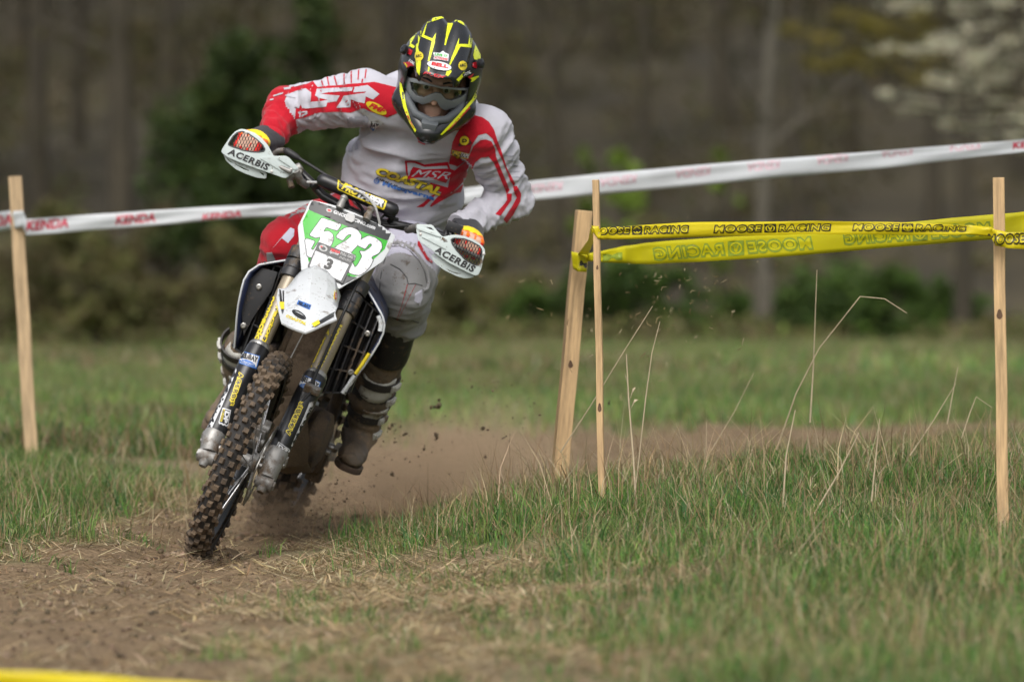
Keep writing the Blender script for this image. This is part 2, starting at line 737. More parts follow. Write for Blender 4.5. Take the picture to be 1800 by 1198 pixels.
def pmat(name, col, rough=0.5, metal=0.0, var=0.12, vscale=9.0, bump=0.0, bscale=60.0, mud=0.0, mscale=1.0, stretch=(1, 1, 1), sheen=0.0, spec=0.5, coat=0.0, mudrough=0.9, mudk=1.0):
    """base colour with uneven tone, fine relief, and splashed mud with a shape of its own"""
    m, t, b = nodes_of(name)
    L = t.links.new
    tc = N(t, 'ShaderNodeTexCoord')
    mp = N(t, 'ShaderNodeMapping')
    mp.inputs['Scale'].default_value = stretch
    L(tc.outputs['Object'], mp.inputs[0])
    n1 = N(t, 'ShaderNodeTexNoise', i_Scale=vscale, i_Detail=5.0, i_Roughness=0.6)
    L(mp.outputs[0], n1.inputs['Vector'])
    mr = N(t, 'ShaderNodeMapRange')
    mr.inputs['From Min'].default_value = 0.3
    mr.inputs['From Max'].default_value = 0.7
    mr.inputs['To Min'].default_value = 1 - var
    mr.inputs['To Max'].default_value = 1 + var
    L(n1.outputs['Fac'], mr.inputs['Value'])
    mul = N(t, 'ShaderNodeVectorMath', operation='SCALE')
    mul.inputs[0].default_value = col[:3]
    L(mr.outputs[0], mul.inputs['Scale'])
    colsock = mul.outputs[0]
    b.inputs['Roughness'].default_value = rough
    b.inputs['Metallic'].default_value = metal
    b.inputs['Specular IOR Level'].default_value = spec
    if coat:
        b.inputs['Coat Weight'].default_value = coat
        b.inputs['Coat Roughness'].default_value = 0.15
    if sheen:
        b.inputs['Sheen Weight'].default_value = sheen
    hgt = None
    if bump:
        n2 = N(t, 'ShaderNodeTexNoise', i_Scale=bscale, i_Detail=4.0)
        L(mp.outputs[0], n2.inputs['Vector'])
        hgt = n2.outputs['Fac']
    if mud:
        a = N(t, 'ShaderNodeTexNoise', i_Scale=14.0 * mscale, i_Detail=6.0, i_Roughness=0.65)
        s1 = N(t, 'ShaderNodeTexVoronoi', i_Scale=72.0 * mscale, i_Randomness=1.0)
        s2 = N(t, 'ShaderNodeTexNoise', i_Scale=230.0 * mscale, i_Detail=2.0)
        L(tc.outputs['Object'], a.inputs['Vector'])
        L(tc.outputs['Object'], s1.inputs['Vector'])
        L(tc.outputs['Object'], s2.inputs['Vector'])
        r1 = N(t, 'ShaderNodeMapRange')
        r1.inputs['From Min'].default_value = 0.72 - 0.45 * mud
        r1.inputs['From Max'].default_value = 0.80 - 0.38 * mud
        L(a.outputs['Fac'], r1.inputs['Value'])
        # specks: small voronoi cores, only where a noise allows
        r2 = N(t, 'ShaderNodeMapRange')
        r2.inputs['From Min'].default_value = 0.25
        r2.inputs['From Max'].default_value = 0.17
        L(s1.outputs['Distance'], r2.inputs['Value'])
        r3 = N(t, 'ShaderNodeMapRange')
        r3.inputs['From Min'].default_value = 0.62 - 0.25 * mud
        r3.inputs['From Max'].default_value = 0.68 - 0.25 * mud
        L(s2.outputs['Fac'], r3.inputs['Value'])
        mm = N(t, 'ShaderNodeMath', operation='MULTIPLY')
        L(r2.outputs[0], mm.inputs[0])
        L(r3.outputs[0], mm.inputs[1])
        mx = N(t, 'ShaderNodeMath', operation='MAXIMUM')
        L(r1.outputs[0], mx.inputs[0])
        L(mm.outputs[0], mx.inputs[1])
        cm = N(t, 'ShaderNodeMix', data_type='RGBA')
        L(mx.outputs[0], cm.inputs['Factor'])
        L(colsock, cm.inputs['A'])
        mc = N(t, 'ShaderNodeMix', data_type='RGBA')
        mc.inputs['A'].default_value = (MUD[0] * 0.55 * mudk, MUD[1] * 0.55 * mudk, MUD[2] * 0.55 * mudk, 1)
        mc.inputs['B'].default_value = (MUD[0] * 1.7 * mudk, MUD[1] * 1.65 * mudk, MUD[2] * 1.6 * mudk, 1)
        L(s2.outputs['Fac'], mc.inputs['Factor'])
        L(mc.outputs['Result'], cm.inputs['B'])
        colsock = cm.outputs['Result']
        rm = N(t, 'ShaderNodeMix', data_type='FLOAT')
        L(mx.outputs[0], rm.inputs['Factor'])
        rm.inputs['A'].default_value = rough
        rm.inputs['B'].default_value = mudrough
        L(rm.outputs['Result'], b.inputs['Roughness'])
        ad = N(t, 'ShaderNodeMath', operation='MULTIPLY_ADD')
        L(mx.outputs[0], ad.inputs[0])
        ad.inputs[1].default_value = 0.7
        if hgt is not None:
            L(hgt, ad.inputs[2])
        hgt = ad.outputs[0]
        if metal:
            im = N(t, 'ShaderNodeMath', operation='MULTIPLY_ADD')
            L(mx.outputs[0], im.inputs[0])
            im.inputs[1].default_value = -metal
            im.inputs[2].default_value = metal
            L(im.outputs[0], b.inputs['Metallic'])
    L(colsock, b.inputs['Base Color'])
    if hgt is not None:
        bp = N(t, 'ShaderNodeBump', i_Strength=max(bump, 0.25))
        bp.inputs['Distance'].default_value = 0.004
        L(hgt, bp.inputs['Height'])
        L(bp.outputs[0], b.inputs['Normal'])
    return m


def leafmat(name, attr='tint', rough=0.6, trans=0.35):
    m, t, b = nodes_of(name)
    L = t.links.new
    a = N(t, 'ShaderNodeAttribute', attribute_name=attr)
    L(a.outputs['Color'], b.inputs['Base Color'])
    b.inputs['Roughness'].default_value = rough
    b.inputs['Specular IOR Level'].default_value = 0.25
    tr = N(t, 'ShaderNodeBsdfTranslucent')
    L(a.outputs['Color'], tr.inputs['Color'])
    mx = N(t, 'ShaderNodeMixShader')
    mx.inputs[0].default_value = trans
    L(b.outputs[0], mx.inputs[1])
    L(tr.outputs[0], mx.inputs[2])
    L(mx.outputs[0], t.nodes['Material Output'].inputs['Surface'])
    return m

# ================================================================== GROUND
TRACK = np.array([(5.5, 12.5, .9), (3.2, 10.8, .95), (1.6, 9.2, 1.0), (.55, 7.4, .95), (-.05, 5.2, .75), (-.45, 3.2, .6), (-.70, 1.8, .45), (-.88, .6, .30), (-1.02, -.3, .36),
                  (-1.16, -1.2, .54), (-1.30, -2.6, .68), (-1.42, -4.2, .76), (-1.5, -6.5, .85), (-1.5, -11, 1.0)])


def track_dist(x, y):
    """signed distance to the worn line's edge (negative on it) and side (+ right)"""
    P = np.stack([x, y], -1)
    best = np.full(x.shape, 1e9)
    side = np.zeros(x.shape)
    for a, b in zip(TRACK[:-1], TRACK[1:]):
        ab = b[:2] - a[:2]
        t = np.clip(((P - a[:2]) @ ab) / (ab @ ab), 0, 1)
        c = a[:2] + t[..., None] * ab
        d = np.linalg.norm(P - c, axis=-1) - (a[2] + t * (b[2] - a[2]))
        s = (P[..., 0] - c[..., 0]) * (-ab[1]) - (P[..., 1] - c[..., 1]) * (-ab[0])
        m = d < best
        best = np.where(m, d, best)
        side = np.where(m, s, side)
    return best, np.sign(side)


HC = []
for (x, y, z) in [(-.97, 0, .012), (-.99, -.1, .012), (-.93, .35, 0), (-.86, .8, 0), (-.80, 1.45, 0), (-.70, 2, 0), (-.55, 2.7, .01), (-.45, 3.2, .02), (-.2, 4.4, .04), (.1, 5.6, .05), (.5, 7, .06), (1.0, 8.2, .07), (1.6, 9.2, .08), (2.6, 10.2, .09), (3.6, 11.2, .1),
                  (-1.05, -.5, 0), (-1.08, -1.2, .01), (-1.1, -2, .01), (-1.1, -3, 0), (-1.05, -4, 0), (-1, -5, 0), (-.5, -5, .02), (-.5, -4, .02), (-.5, -3, .02), (-.55, -2, .015), (-.6, -1.2, .01),
                  (-.62, -.5, .005), (-.47, .6, .025), (-.6, .35, .01), (-.29, .65, .075), (-.1, .6, .14), (.08, .6, .185), (.3, .5, .225), (.6, .5, .25), (1.0, .6, .255), (1.5, .7, .26), (2.2, .8, .26), (3, .8, .26),
                  (0, -.2, .13), (.3, -.3, .2), (.6, -.5, .215), (1.0, -.8, .18), (1.5, -1, .135), (2, -1, .14), (0, -1.2, .07), (.5, -1.4, .13), (1.0, -1.8, .13), (1.6, -2, .13), (0, -2.6, .05), (.5, -2.8, .09), (1.0, -3, .1), (1.6, -3.2, .1),
                  (0, -4.4, .04), (.6, -4.6, .06), (1.2, -4.6, .07), (-.3, 1.4, .03), (0, 1.6, .09), (.4, 1.8, .15), (1.0, 2.0, .17), (1.8, 2.2, .18), (2.8, 2.2, .19), (.3, 3, .06), (.9, 3.6, .08), (1.8, 4, .1), (3, 4, .12), (1.2, 5.5, .07), (2.2, 6.5, .09),
                  (-1.35, .2, .075), (-1.6, .1, .115), (-1.25, .8, .07), (-1.5, 1, .13), (-2, .5, .14), (-2, 1.5, .16), (-1.2, 1.8, .12), (-1.5, 2.6, .17), (-1.0, 3, .13), (-1.9, 4, .2), (-1.1, 4.5, .17), (-2.6, 3, .2), (-.9, 6, .18), (-2, 6.5, .2), (-.4, 8, .17),
                  (-1.6, -.8, .035), (-2, -1, .05), (-1.7, -2, .02), (-2, -3, .02), (-1.7, -4.5, .0), (0, 10, .16), (-2, 10, .2)]:
    HC.append((x, y, z))
for yy in (-6.0, -7.0, -8.5, -10.0, -12.0):
    for xx, zz in ((-2.4, .0), (-1.2, -.01), (0, .03), (1.1, .07), (2.3, .08)):
        HC.append((xx, yy, zz))
HC = np.array(HC)


def height(x, y):
    x, y = np.asarray(x, float), np.asarray(y, float)
    num = np.full(x.shape, .18 * 2e-3)
    den = np.full(x.shape, 2e-3)
    for cx, cy, cz in HC:
        s = .30 if cy < 2.5 else .62
        w = np.exp(-((x - cx) ** 2 + (y - cy) ** 2 * .6) / (2 * s * s))
        num += w * cz
        den += w
    h = num / den
    P = np.stack([x, y], -1)
    d, _ = track_dist(x, y)
    on = sstep(.15, -.2, d)
    near = sstep(30, 12, np.abs(y))
    h = h + near * (.010 * fbm(P, 1.7, 3, 3) + (.004 + .009 * on) * fbm(P, 9, 3, 5))
    # two narrow ruts worn along the line, and the churned floor
    h = h - .02 * on * np.exp(-((d + .22) / .07) ** 2) * near
    h = h + .05 * fbm(P, .13, 2, 8) * sstep(6, 14, np.abs(y))
    h = h - .30 * sstep(6, 46, y)
    return h


def dirt_mask(x, y):
    P = np.stack([x, y], -1)
    d, s = track_dist(x, y)
    nz = .20 * fbm(P, 2.0, 3, 11) + .07 * fbm(P, 11, 2, 12)
    dirt = sstep(.07, -.10, d + nz)
    # flattened, dried grass beside the line, widest on the right in front of the bank
    wid = np.where(s > 0, .27 + .68 * sstep(.2, -3.0, y), .12) * np.where(y > 1.5, .3, 1)
    wid = np.where(y > 3, .5, wid)
    straw = sstep(wid + .28, wid - .25, d + 1.3 * nz)
    return dirt, straw


def fast_mesh(name, V, T, cols=None, attr='tint', mats=(), smooth=False):
    me = bpy.data.meshes.new(name)
    me.vertices.add(len(V))
    me.vertices.foreach_set('co', np.ascontiguousarray(V, np.float32).ravel())
    k = T.shape[1]
    me.loops.add(T.size)
    me.loops.foreach_set('vertex_index', np.ascontiguousarray(T, np.int32).ravel())
    me.polygons.add(len(T))
    me.polygons.foreach_set('loop_start', np.arange(len(T), dtype=np.int32) * k)
    if smooth:
        me.polygons.foreach_set('use_smooth', np.ones(len(T), bool))
    me.update(calc_edges=True)
    me.validate()
    if cols is not None:
        a = me.attributes.new(attr, 'FLOAT_COLOR', 'POINT')
        c = np.ones((len(V), 4), np.float32)
        c[:, :3] = cols
        a.data.foreach_set('color', c.ravel())
    for m in mats:
        me.materials.append(m)
    o = bpy.data.objects.new(name, me)
    COL.objects.link(o)
    return o


def axis_pts(segs):
    o = []
    for a, b, s in segs:
        o += list(np.arange(a, b, s))
    o.append(segs[-1][1])
    return np.array(o)


gx = axis_pts([(-160, -20, 20), (-20, -6, 2), (-6, -2.2, .2), (-2.2, 2.4, .028), (2.4, 7, .2), (7, 20, 2), (20, 160, 20)])
gy = axis_pts([(-40, -14, 3), (-14, -6, .3), (-6, 3.6, .032), (3.6, 14, .10), (14, 54, .8)])
GX, GY = np.meshgrid(gx, gy, indexing='ij')
GZ = height(GX.ravel(), GY.ravel())
gd, gs = dirt_mask(GX.ravel(), GY.ravel())
ni, nj = len(gx), len(gy)
I = np.arange(ni * nj).reshape(ni, nj)
GT = np.stack([I[:-1, :-1].ravel(), I[1:, :-1].ravel(), I[1:, 1:].ravel(), I[:-1, 1:].ravel()], 1)


def ground_mat():
    m, t, b = nodes_of('field soil and worn dirt')
    L = t.links.new
    tc = N(t, 'ShaderNodeTexCoord')
    a = N(t, 'ShaderNodeAttribute', attribute_name='wear')
    sp = N(t, 'ShaderNodeSeparateColor')
    L(a.outputs['Color'], sp.inputs[0])
    n1 = N(t, 'ShaderNodeTexNoise', i_Scale=7.0, i_Detail=9.0, i_Roughness=0.72)
    n2 = N(t, 'ShaderNodeTexNoise', i_Scale=75.0, i_Detail=6.0, i_Roughness=0.7)
    n3 = N(t, 'ShaderNodeTexVoronoi', i_Scale=60.0)
    for n in (n1, n2, n3):
        L(tc.outputs['Object'], n.inputs['Vector'])
    cr = N(t, 'ShaderNodeValToRGB')
    e = cr.color_ramp
    e.elements[0].position, e.elements[0].color = .28, (.064, .044, .025, 1)
    e.elements[1].position, e.elements[1].color = .74, (.32, .23, .14, 1)
    x = e.elements.new(.5)
    x.color = (.172, .121, .072, 1)
    ad = N(t, 'ShaderNodeMath', operation='MULTIPLY_ADD')
    L(n2.outputs['Fac'], ad.inputs[0])
    ad.inputs[1].default_value = .55
    m2 = N(t, 'ShaderNodeMath', operation='MULTIPLY')
    L(n1.outputs['Fac'], m2.inputs[0])
    m2.inputs[1].default_value = .47
    L(m2.outputs[0], ad.inputs[2])
    L(ad.outputs[0], cr.inputs[0])
    cg = N(t, 'ShaderNodeValToRGB')
    g = cg.color_ramp
    g.elements[0].position, g.elements[0].color = .35, (.055, .070, .024, 1)
    g.elements[1].position, g.elements[1].color = .66, (.13, .17, .06, 1)
    L(n1.outputs['Fac'], cg.inputs[0])
    cs = N(t, 'ShaderNodeValToRGB')
    g = cs.color_ramp
    g.elements[0].position, g.elements[0].color = .34, (.10, .073, .042, 1)
    g.elements[1].position, g.elements[1].color = .7, (.30, .235, .140, 1)
    L(n2.outputs['Fac'], cs.inputs[0])
    k1 = N(t, 'ShaderNodeMix', data_type='RGBA')
    L(sp.outputs['Green'], k1.inputs['Factor'])
    L(cg.outputs[0], k1.inputs['A'])
    L(cs.outputs[0], k1.inputs['B'])
    k2 = N(t, 'ShaderNodeMix', data_type='RGBA')
    L(sp.outputs['Red'], k2.inputs['Factor'])
    L(k1.outputs['Result'], k2.inputs['A'])
    L(cr.outputs[0], k2.inputs['B'])
    L(k2.outputs['Result'], b.inputs['Base Color'])
    b.inputs['Roughness'].default_value = .95
    b.inputs['Specular IOR Level'].default_value = .15
    bp = N(t, 'ShaderNodeBump', i_Strength=.9)
    bp.inputs['Distance'].default_value = .012
    hh = N(t, 'ShaderNodeMath', operation='MULTIPLY_ADD')
    L(n3.outputs['Distance'], hh.inputs[0])
    hh.inputs[1].default_value = .45
    L(n2.outputs['Fac'], hh.inputs[2])
    L(hh.outputs[0], bp.inputs['Height'])
    L(bp.outputs[0], b.inputs['Normal'])
    return m


ground = fast_mesh('ground', np.stack([GX.ravel(), GY.ravel(), GZ], 1), GT, np.stack([gd, gs, gd * 0], 1), 'wear', [ground_mat()], True)
ground['kind'] = 'structure'

# wooded hillside beyond the field, covered in last year's leaves
hx = axis_pts([(-160, -14, 10), (-14, 14, .8), (14, 160, 10)])
hy = axis_pts([(50, 90, 1.5), (90, 260, 10)])
HX, HY = np.meshgrid(hx, hy, indexing='ij')
hp = np.stack([HX.ravel(), HY.ravel()], -1)
HZ = -.25 + .20 + np.maximum(HY.ravel() - 51, 0) * .24 + .25 * fbm(hp, .25, 3, 21) * sstep(51, 58, HY.ravel())
I = np.arange(HX.size).reshape(HX.shape)
HT = np.stack([I[:-1, :-1].ravel(), I[1:, :-1].ravel(), I[1:, 1:].ravel(), I[:-1, 1:].ravel()], 1)
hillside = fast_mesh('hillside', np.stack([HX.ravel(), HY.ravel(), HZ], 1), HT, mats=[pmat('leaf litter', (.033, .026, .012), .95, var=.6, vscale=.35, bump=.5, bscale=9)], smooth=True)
hillside['kind'] = 'structure'


def hill_z(x, y):
    return -.10 + max(y - 51, 0) * .24


# ------------------------------------------------------------------ grass, straw, crumbs
GREENS = np.array([(.085, .185, .032), (.068, .155, .034), (.115, .22, .045), (.062, .148, .05), (.165, .24, .06), (.052, .115, .026), (.18, .22, .075)])
DRIES = np.array([(.30, .225, .115), (.36, .29, .165), (.235, .165, .085), (.17, .115, .06), (.40, .33, .21)])


def blades(x, y, hmin, hmax, w, lean, cols, lie=0.0, curl=0.5, zoff=0.0):
    n = len(x)
    z = height(x, y) + zoff
    h = hmin + (hmax - hmin) * RNG.random(n) ** 1.4
    a = RNG.random(n) * 2 * math.pi
    L_ = np.clip(np.abs(RNG.normal(0, lean, n)), 0, 1.35) if lie == 0 else (1.2 + .36 * RNG.random(n))
    dx, dy = np.cos(a), np.sin(a)
    s = np.sin(L_)
    c = np.cos(L_)
    sx, sy = -dy, dx
    turn = RNG.random(n) * math.pi
    wx, wy = sx * np.cos(turn) + dx * np.sin(turn), sy * np.cos(turn) + dy * np.sin(turn)
    ww = w * (.6 + .8 * RNG.random(n))
    B = np.stack([x, y, z - .004], 1)
    D1 = np.stack([dx * s, dy * s, c], 1)
    L2 = np.clip(L_ + curl * RNG.random(n), 0, 1.62)
    D2 = np.stack([dx * np.sin(L2), dy * np.sin(L2), np.cos(L2)], 1)
    M1 = B + D1 * (h * .5)[:, None]
    Tp = M1 + D2 * (h * .5)[:, None]
    w3 = np.stack([wx, wy, 0 * wx], 1) * ww[:, None]
    V = np.stack([B - w3, B + w3, M1 - w3 * .8, M1 + w3 * .8, Tp], 1).reshape(-1, 3)
    k = np.arange(n)[:, None] * 5
    T = np.concatenate([k + np.array([[0, 1, 3]]), k + np.array([[0, 3, 2]]), k + np.array([[2, 3, 4]])], 0)
    C = np.repeat(cols, 5, 0)
    return V, T, C


def pick(pal, n, jit=.25):
    c = pal[RNG.integers(0, len(pal), n)]
    return c * (1 + jit * (RNG.random((n, 1)) * 2 - 1)) * (1 + .08 * (RNG.random((n, 3)) * 2 - 1))


def merge(parts):
    V, T, C, b = [], [], [], 0
    for v, t, c in parts:
        V.append(v)
        T.append(t + b)
        C.append(c)
        b += len(v)
    return np.concatenate(V), np.concatenate(T), np.concatenate(C)


GRASS_M = leafmat('grass blades', rough=.55, trans=.32)
STRAW_M = leafmat('dry straw', rough=.7, trans=.22)


def view_scatter(n, y0, y1, pad=.15):
    """points spread evenly over the strip of ground a camera here could see"""
    d0, d1 = y0 + CAM_D, y1 + CAM_D
    u = RNG.random(n)
    d = np.sqrt(d0 * d0 + u * (d1 * d1 - d0 * d0))
    half = d * .09 * (1 + pad) + .25
    x = (RNG.random(n) * 2 - 1) * half
    return x, d - CAM_D


parts, dry = [], []
# the near field, sharp enough to see each blade
x, y = view_scatter(360000, -6.2, 4.2)
d_, s_ = dirt_mask(x, y)
P = np.stack([x, y], -1)
patch = fbm(P, 2.6, 3, 31)
keep = (RNG.random(len(x)) > sstep(.05, .8, s_) * .975) & (RNG.random(len(x)) > d_) & (RNG.random(len(x)) < .70 + .5 * patch)
x, y, patch, s_ = x[keep], y[keep], patch[keep], s_[keep]
tall = sstep(-.6, .6, fbm(np.stack([x, y], -1), 5.5, 2, 33))
left = x < -1.0
hm = np.where(left, .060, .044 + .030 * tall) * (1 - .5 * s_) * np.where(y < -1.5, .8, 1)
isdry = RNG.random(len(x)) < np.where(left, .15, .17) + .10 * (patch < -.2)
cg, cd = pick(GREENS, len(x)), pick(DRIES, len(x))
cols = np.where(isdry[:, None], cd, cg * (1 + .25 * patch[:, None]))
parts.append(blades(x, y, hm * .45, hm * 1.5, .0017, .52, cols, curl=1.1))
# coarse tufts along the bank and the left verge
tx, ty = view_scatter(2600, -3.5, 3.2)
d_, s_ = dirt_mask(tx, ty)
kp = (d_ < .15) & (s_ < .55) & (RNG.random(len(tx)) < .5 + .8 * vnoise(np.stack([tx, ty], -1), 1.9, 35))
tx, ty = tx[kp], ty[kp]
m = 16
bx = np.repeat(tx, m) + RNG.normal(0, .022, len(tx) * m)
by = np.repeat(ty, m) + RNG.normal(0, .022, len(tx) * m)
th = np.repeat(.055 + .085 * RNG.random(len(tx)) ** 1.5, m)
tc_ = np.repeat(pick(GREENS, len(tx)), m, 0) * (1 + .3 * (RNG.random((len(bx), 1)) * 2 - 1))
parts.append(blades(bx, by, th * .6, th * 1.25, .0019, .30, tc_, curl=.8))
# sparse green tufts on the trampled strip
tx, ty = view_scatter(1100, -6, 1.0)
d_, s_ = dirt_mask(tx, ty)
kp = (s_ > .4) & (d_ < .9) & (RNG.random(len(tx)) < .5) & ((d_ < .3) | (RNG.random(len(tx)) < .25))
tx, ty = tx[kp], ty[kp]
bx = np.repeat(tx, 22) + RNG.normal(0, .025, len(tx) * 22)
by = np.repeat(ty, 22) + RNG.normal(0, .025, len(tx) * 22)
parts.append(blades(bx, by, .03, .085, .0017, .5, pick(GREENS, len(bx)), curl=.9))
# the field behind, then far off
x, y = view_scatter(190000, 4.2, 16, .5)
d_, s_ = dirt_mask(x, y)
kp = RNG.random(len(x)) > np.maximum(d_, s_ * .8)
x, y = x[kp], y[kp]
pt = fbm(np.stack([x, y], -1), .7, 3, 37)
cols = np.where((RNG.random(len(x)) < .22 + .2 * (pt < -.1))[:, None], pick(DRIES, len(x)) * .85, pick(GREENS, len(x)) * np.array([1.25, 1.08, 1.2]) * (1.0 + .35 * pt[:, None]))
parts.append(blades(x, y, .06, .15, .0035, .4, cols, curl=.8))
x, y = view_scatter(190000, 16, 52, .6)
pt = fbm(np.stack([x, y], -1) * np.array([1, .35]), .35, 3, 39)
cols = np.where((RNG.random(len(x)) < .24 + .22 * (pt < -.1))[:, None], pick(DRIES, len(x)) * .8, pick(GREENS, len(x)) * np.array([1.35, 1.12, 1.3]) * (1.05 + .4 * pt[:, None]))
parts.append(blades(x, y, .06, .17, .008, .5, cols, curl=.8))
V, T, C = merge(parts)
grass = fast_mesh('grass', V, T, C, mats=[GRASS_M])
tag(grass, 'green meadow grass with dry blades growing either side of the dirt track', 'grass', kind='stuff')

# straw lying flat on the trampled strip
x, y = view_scatter(330000, -6.2, 2.6)
d_, s_ = dirt_mask(x, y)
den = np.clip(s_ * (1 - .86 * d_), 0, 1) * (.55 + .6 * fbm(np.stack([x, y], -1), 3.0, 2, 41))
kp = RNG.random(len(x)) < den + .018
x, y = x[kp], y[kp]
c = pick(DRIES, len(x), .45) * 1.15
V1 = blades(x, y, .03, .14, .0019, .5, c, lie=1, curl=.35, zoff=.006)
x, y = view_scatter(12000, -5.8, 2.6)
d_, s_ = dirt_mask(x, y)
kp = (s_ < .8)
x, y = x[kp], y[kp]
V2 = blades(x, y, .08, .21, .0012, .55, pick(DRIES, len(x), .3), curl=.7)
x, y = view_scatter(22000, 4, 14)
d_, s_ = dirt_mask(x, y)
kp = s_ > .35
x, y = x[kp], y[kp]
V3 = blades(x, y, .03, .10, .0024, .5, pick(DRIES, len(x), .3) * .8, lie=1, zoff=.006)
n = 1700
x, y = RNG.uniform(-.1, 1.75, n), RNG.normal(.3, .5, n)
kp = dirt_mask(x, y)[1] < .5
x, y = x[kp], y[kp]
V4 = blades(x, y, .05, .30, .0013, .70, pick(DRIES, len(x), .3) * 1.05, curl=.8)
n = 350
x, y = RNG.uniform(-2.0, -1.0, n), RNG.uniform(.3, 3.2, n)
V5 = blades(x, y, .05, .2, .0013, .6, pick(DRIES, len(x), .3), curl=.8)
V, T, C = merge([V1, V2, V3, V4, V5])
straw = fast_mesh('dry_grass', V, T, C, mats=[STRAW_M])
tag(straw, 'dried flattened straw lying over the trampled strip beside the dirt', 'dry grass', kind='stuff')

# crumbs of soil on the worn line
ico = bmesh.new()
bmesh.ops.create_icosphere(ico, subdivisions=1, radius=1)
IV = np.array([tuple(v.co) for v in ico.verts])
IF = np.array([[v.index for v in f.verts] for f in ico.faces])
ico.free()


def lumps(x, y, z, r, pal=((.085, .060, .038), (.13, .095, .060), (.19, .138, .09))):
    n = len(x)
    k = len(IV)
    jit = .6 + .7 * RNG.random((n, k, 1))
    sc = r[:, None, None] * (.7 + .6 * RNG.random((n, 1, 3)))
    V = IV[None] * jit * sc + np.stack([x, y, z], 1)[:, None]
    T = IF[None] + (np.arange(n) * k)[:, None, None]
    C = np.repeat(pick(np.array(pal), n, .3), k, 0)
    return V.reshape(-1, 3), T.reshape(-1, 3), C


x, y = view_scatter(46000, -6.2, 3.2)
d_, s_ = dirt_mask(x, y)
kp = RNG.random(len(x)) < d_ * .75 + .04 * s_
x, y = x[kp], y[kp]
r = .0016 + .0085 * RNG.random(len(x)) ** 6
pushx = np.concatenate([RNG.normal(-.97, .075, 420), RNG.normal(-.80, .12, 420)])
pushy = np.concatenate([RNG.normal(-.02, .13, 420), RNG.normal(1.35, .22, 420)])
x, y = np.concatenate([x, pushx]), np.concatenate([y, pushy])
r = np.concatenate([r, .003 + .010 * RNG.random(840) ** 3])
SOIL_M = leafmat('soil crumbs', rough=.95, trans=0.0)
V, T, C = lumps(x, y, height(x, y) + r * .3, r)
crumbs = fast_mesh('dirt', V, T, C, mats=[SOIL_M])
tag(crumbs, 'loose crumbs of brown soil scattered over the worn track', 'dirt', kind='stuff')


# tall dry stalks, each one a plant by itself
def stalk(label, pts, r, name='dry_stalk', leafs=()):
    """pts: (px, py, Y)"""
    p = [W(*q) for q in pts]
    root = p[0].copy()
    mb = MB()
    n = len(p)
    P_ = []
    for i in range(n - 1):
        for t in (0, .5):
            P_.append(p[i].lerp(p[i + 1], t))
    P_.append(p[-1])
    mb.tube(P_, [r * (1 - .6 * i / (len(P_) - 1)) for i in range(len(P_))], 5)
    t = thing(name, label, 'stalk', loc=root, group='tall dry stalks on the grassy bank')
    mb.build('stem', DRYSTALK, t, True, 60)
    for (px, py, Y, qx, qy, w) in leafs:
        a, b = W(px, py, Y), W(qx, qy, Y - .02)
        m_ = a.lerp(b, .5) + Vector((0, -.01, .012))
        l2 = MB()
        wv = Vector((.0, .3, 1)).normalized() * w
        l2.add([a, m_ + wv, b, m_ - wv], [(0, 1, 2, 3)])
        l2.build('leaf', DRYSTALK, t, True, 0)
    return t


DRYSTALK = pmat('dry stalk', (.40, .32, .21), .7, var=.2, vscale=30)
BROWNSTALK = pmat('brown stalk', (.2, .13, .075), .8, var=.2, vscale=30)
stalk('tall straight pale stalk standing right of the thin stake and taller than its neighbours', [(1424, 742, .6), (1430, 640, .6), (1436, 474, .55)], .0032)
stalk('long pale stalk with its broken tip bent over to the right', [(1365, 790, .5), (1400, 690, .45), (1440, 612, .4), (1512, 521, .35), (1555, 525, .33), (1594, 550, .3)], .0026)
stalk('long thin stalk leaning right behind the thin stake', [(985, 795, .2), (1040, 710, .15), (1095, 620, .1), (1147, 538, .1)], .0024)
stalk('slim upright stalk right of the thin stake with slight curve', [(1117, 860, -.2), (1135, 700, -.2), (1146, 620, -.2), (1160, 565, -.2)], .0024)
stalk('thick tan stalk with withered leaves just right of the thin stake', [(1118, 878, -.35), (1113, 800, -.35), (1105, 700, -.35), (1101, 622, -.35)], .0042, leafs=[(1106, 705, -.35, 1118, 680, .006), (1104, 690, -.35, 1098, 655, .006), (1108, 720, -.35, 1122, 702, .005)])
stalk('slanting pale stalk near the right stake with pointed tip', [(1600, 800, .4), (1640, 740, .4), (1680, 674, .4)], .0024)
stalk('short stalk with forked top left of the right stake', [(1665, 745, .6), (1675, 690, .6), (1684, 645, .6)], .0022)
stalk('pale stalk with a hooked tip far along the bank', [(1690, 770, .5), (1705, 725, .5), (1716, 697, .5), (1744, 716, .5)], .002)
stalk('dark thin weed stem leaning right beyond the bank', [(1245, 800, .8), (1290, 725, .8), (1325, 655, .8)], .0017)
stalk('broad dry blade rising from the middle of the bank', [(1376, 890, -.8), (1382, 800, -.8), (1398, 720, -.8)], .0035)
stalk('broad dry blade leaning right in the middle of the bank', [(1430, 905, -.9), (1475, 830, -.9), (1510, 760, -.9)], .0032)
stalk('reddish dry blade standing left of the right stake', [(1532, 880, -.8), (1540, 800, -.8), (1546, 735, -.8)], .003)

# ------------------------------------------------------------------ stakes
WOOD = pmat('raw pine', (.45, .30, .155), .75, var=.36, vscale=9, bump=.35, bscale=22, stretch=(9, 9, .7))
WOOD2 = pmat('weathered pine', (.40, .285, .165), .8, var=.36, vscale=9, bump=.35, bscale=22, stretch=(9, 9, .7))


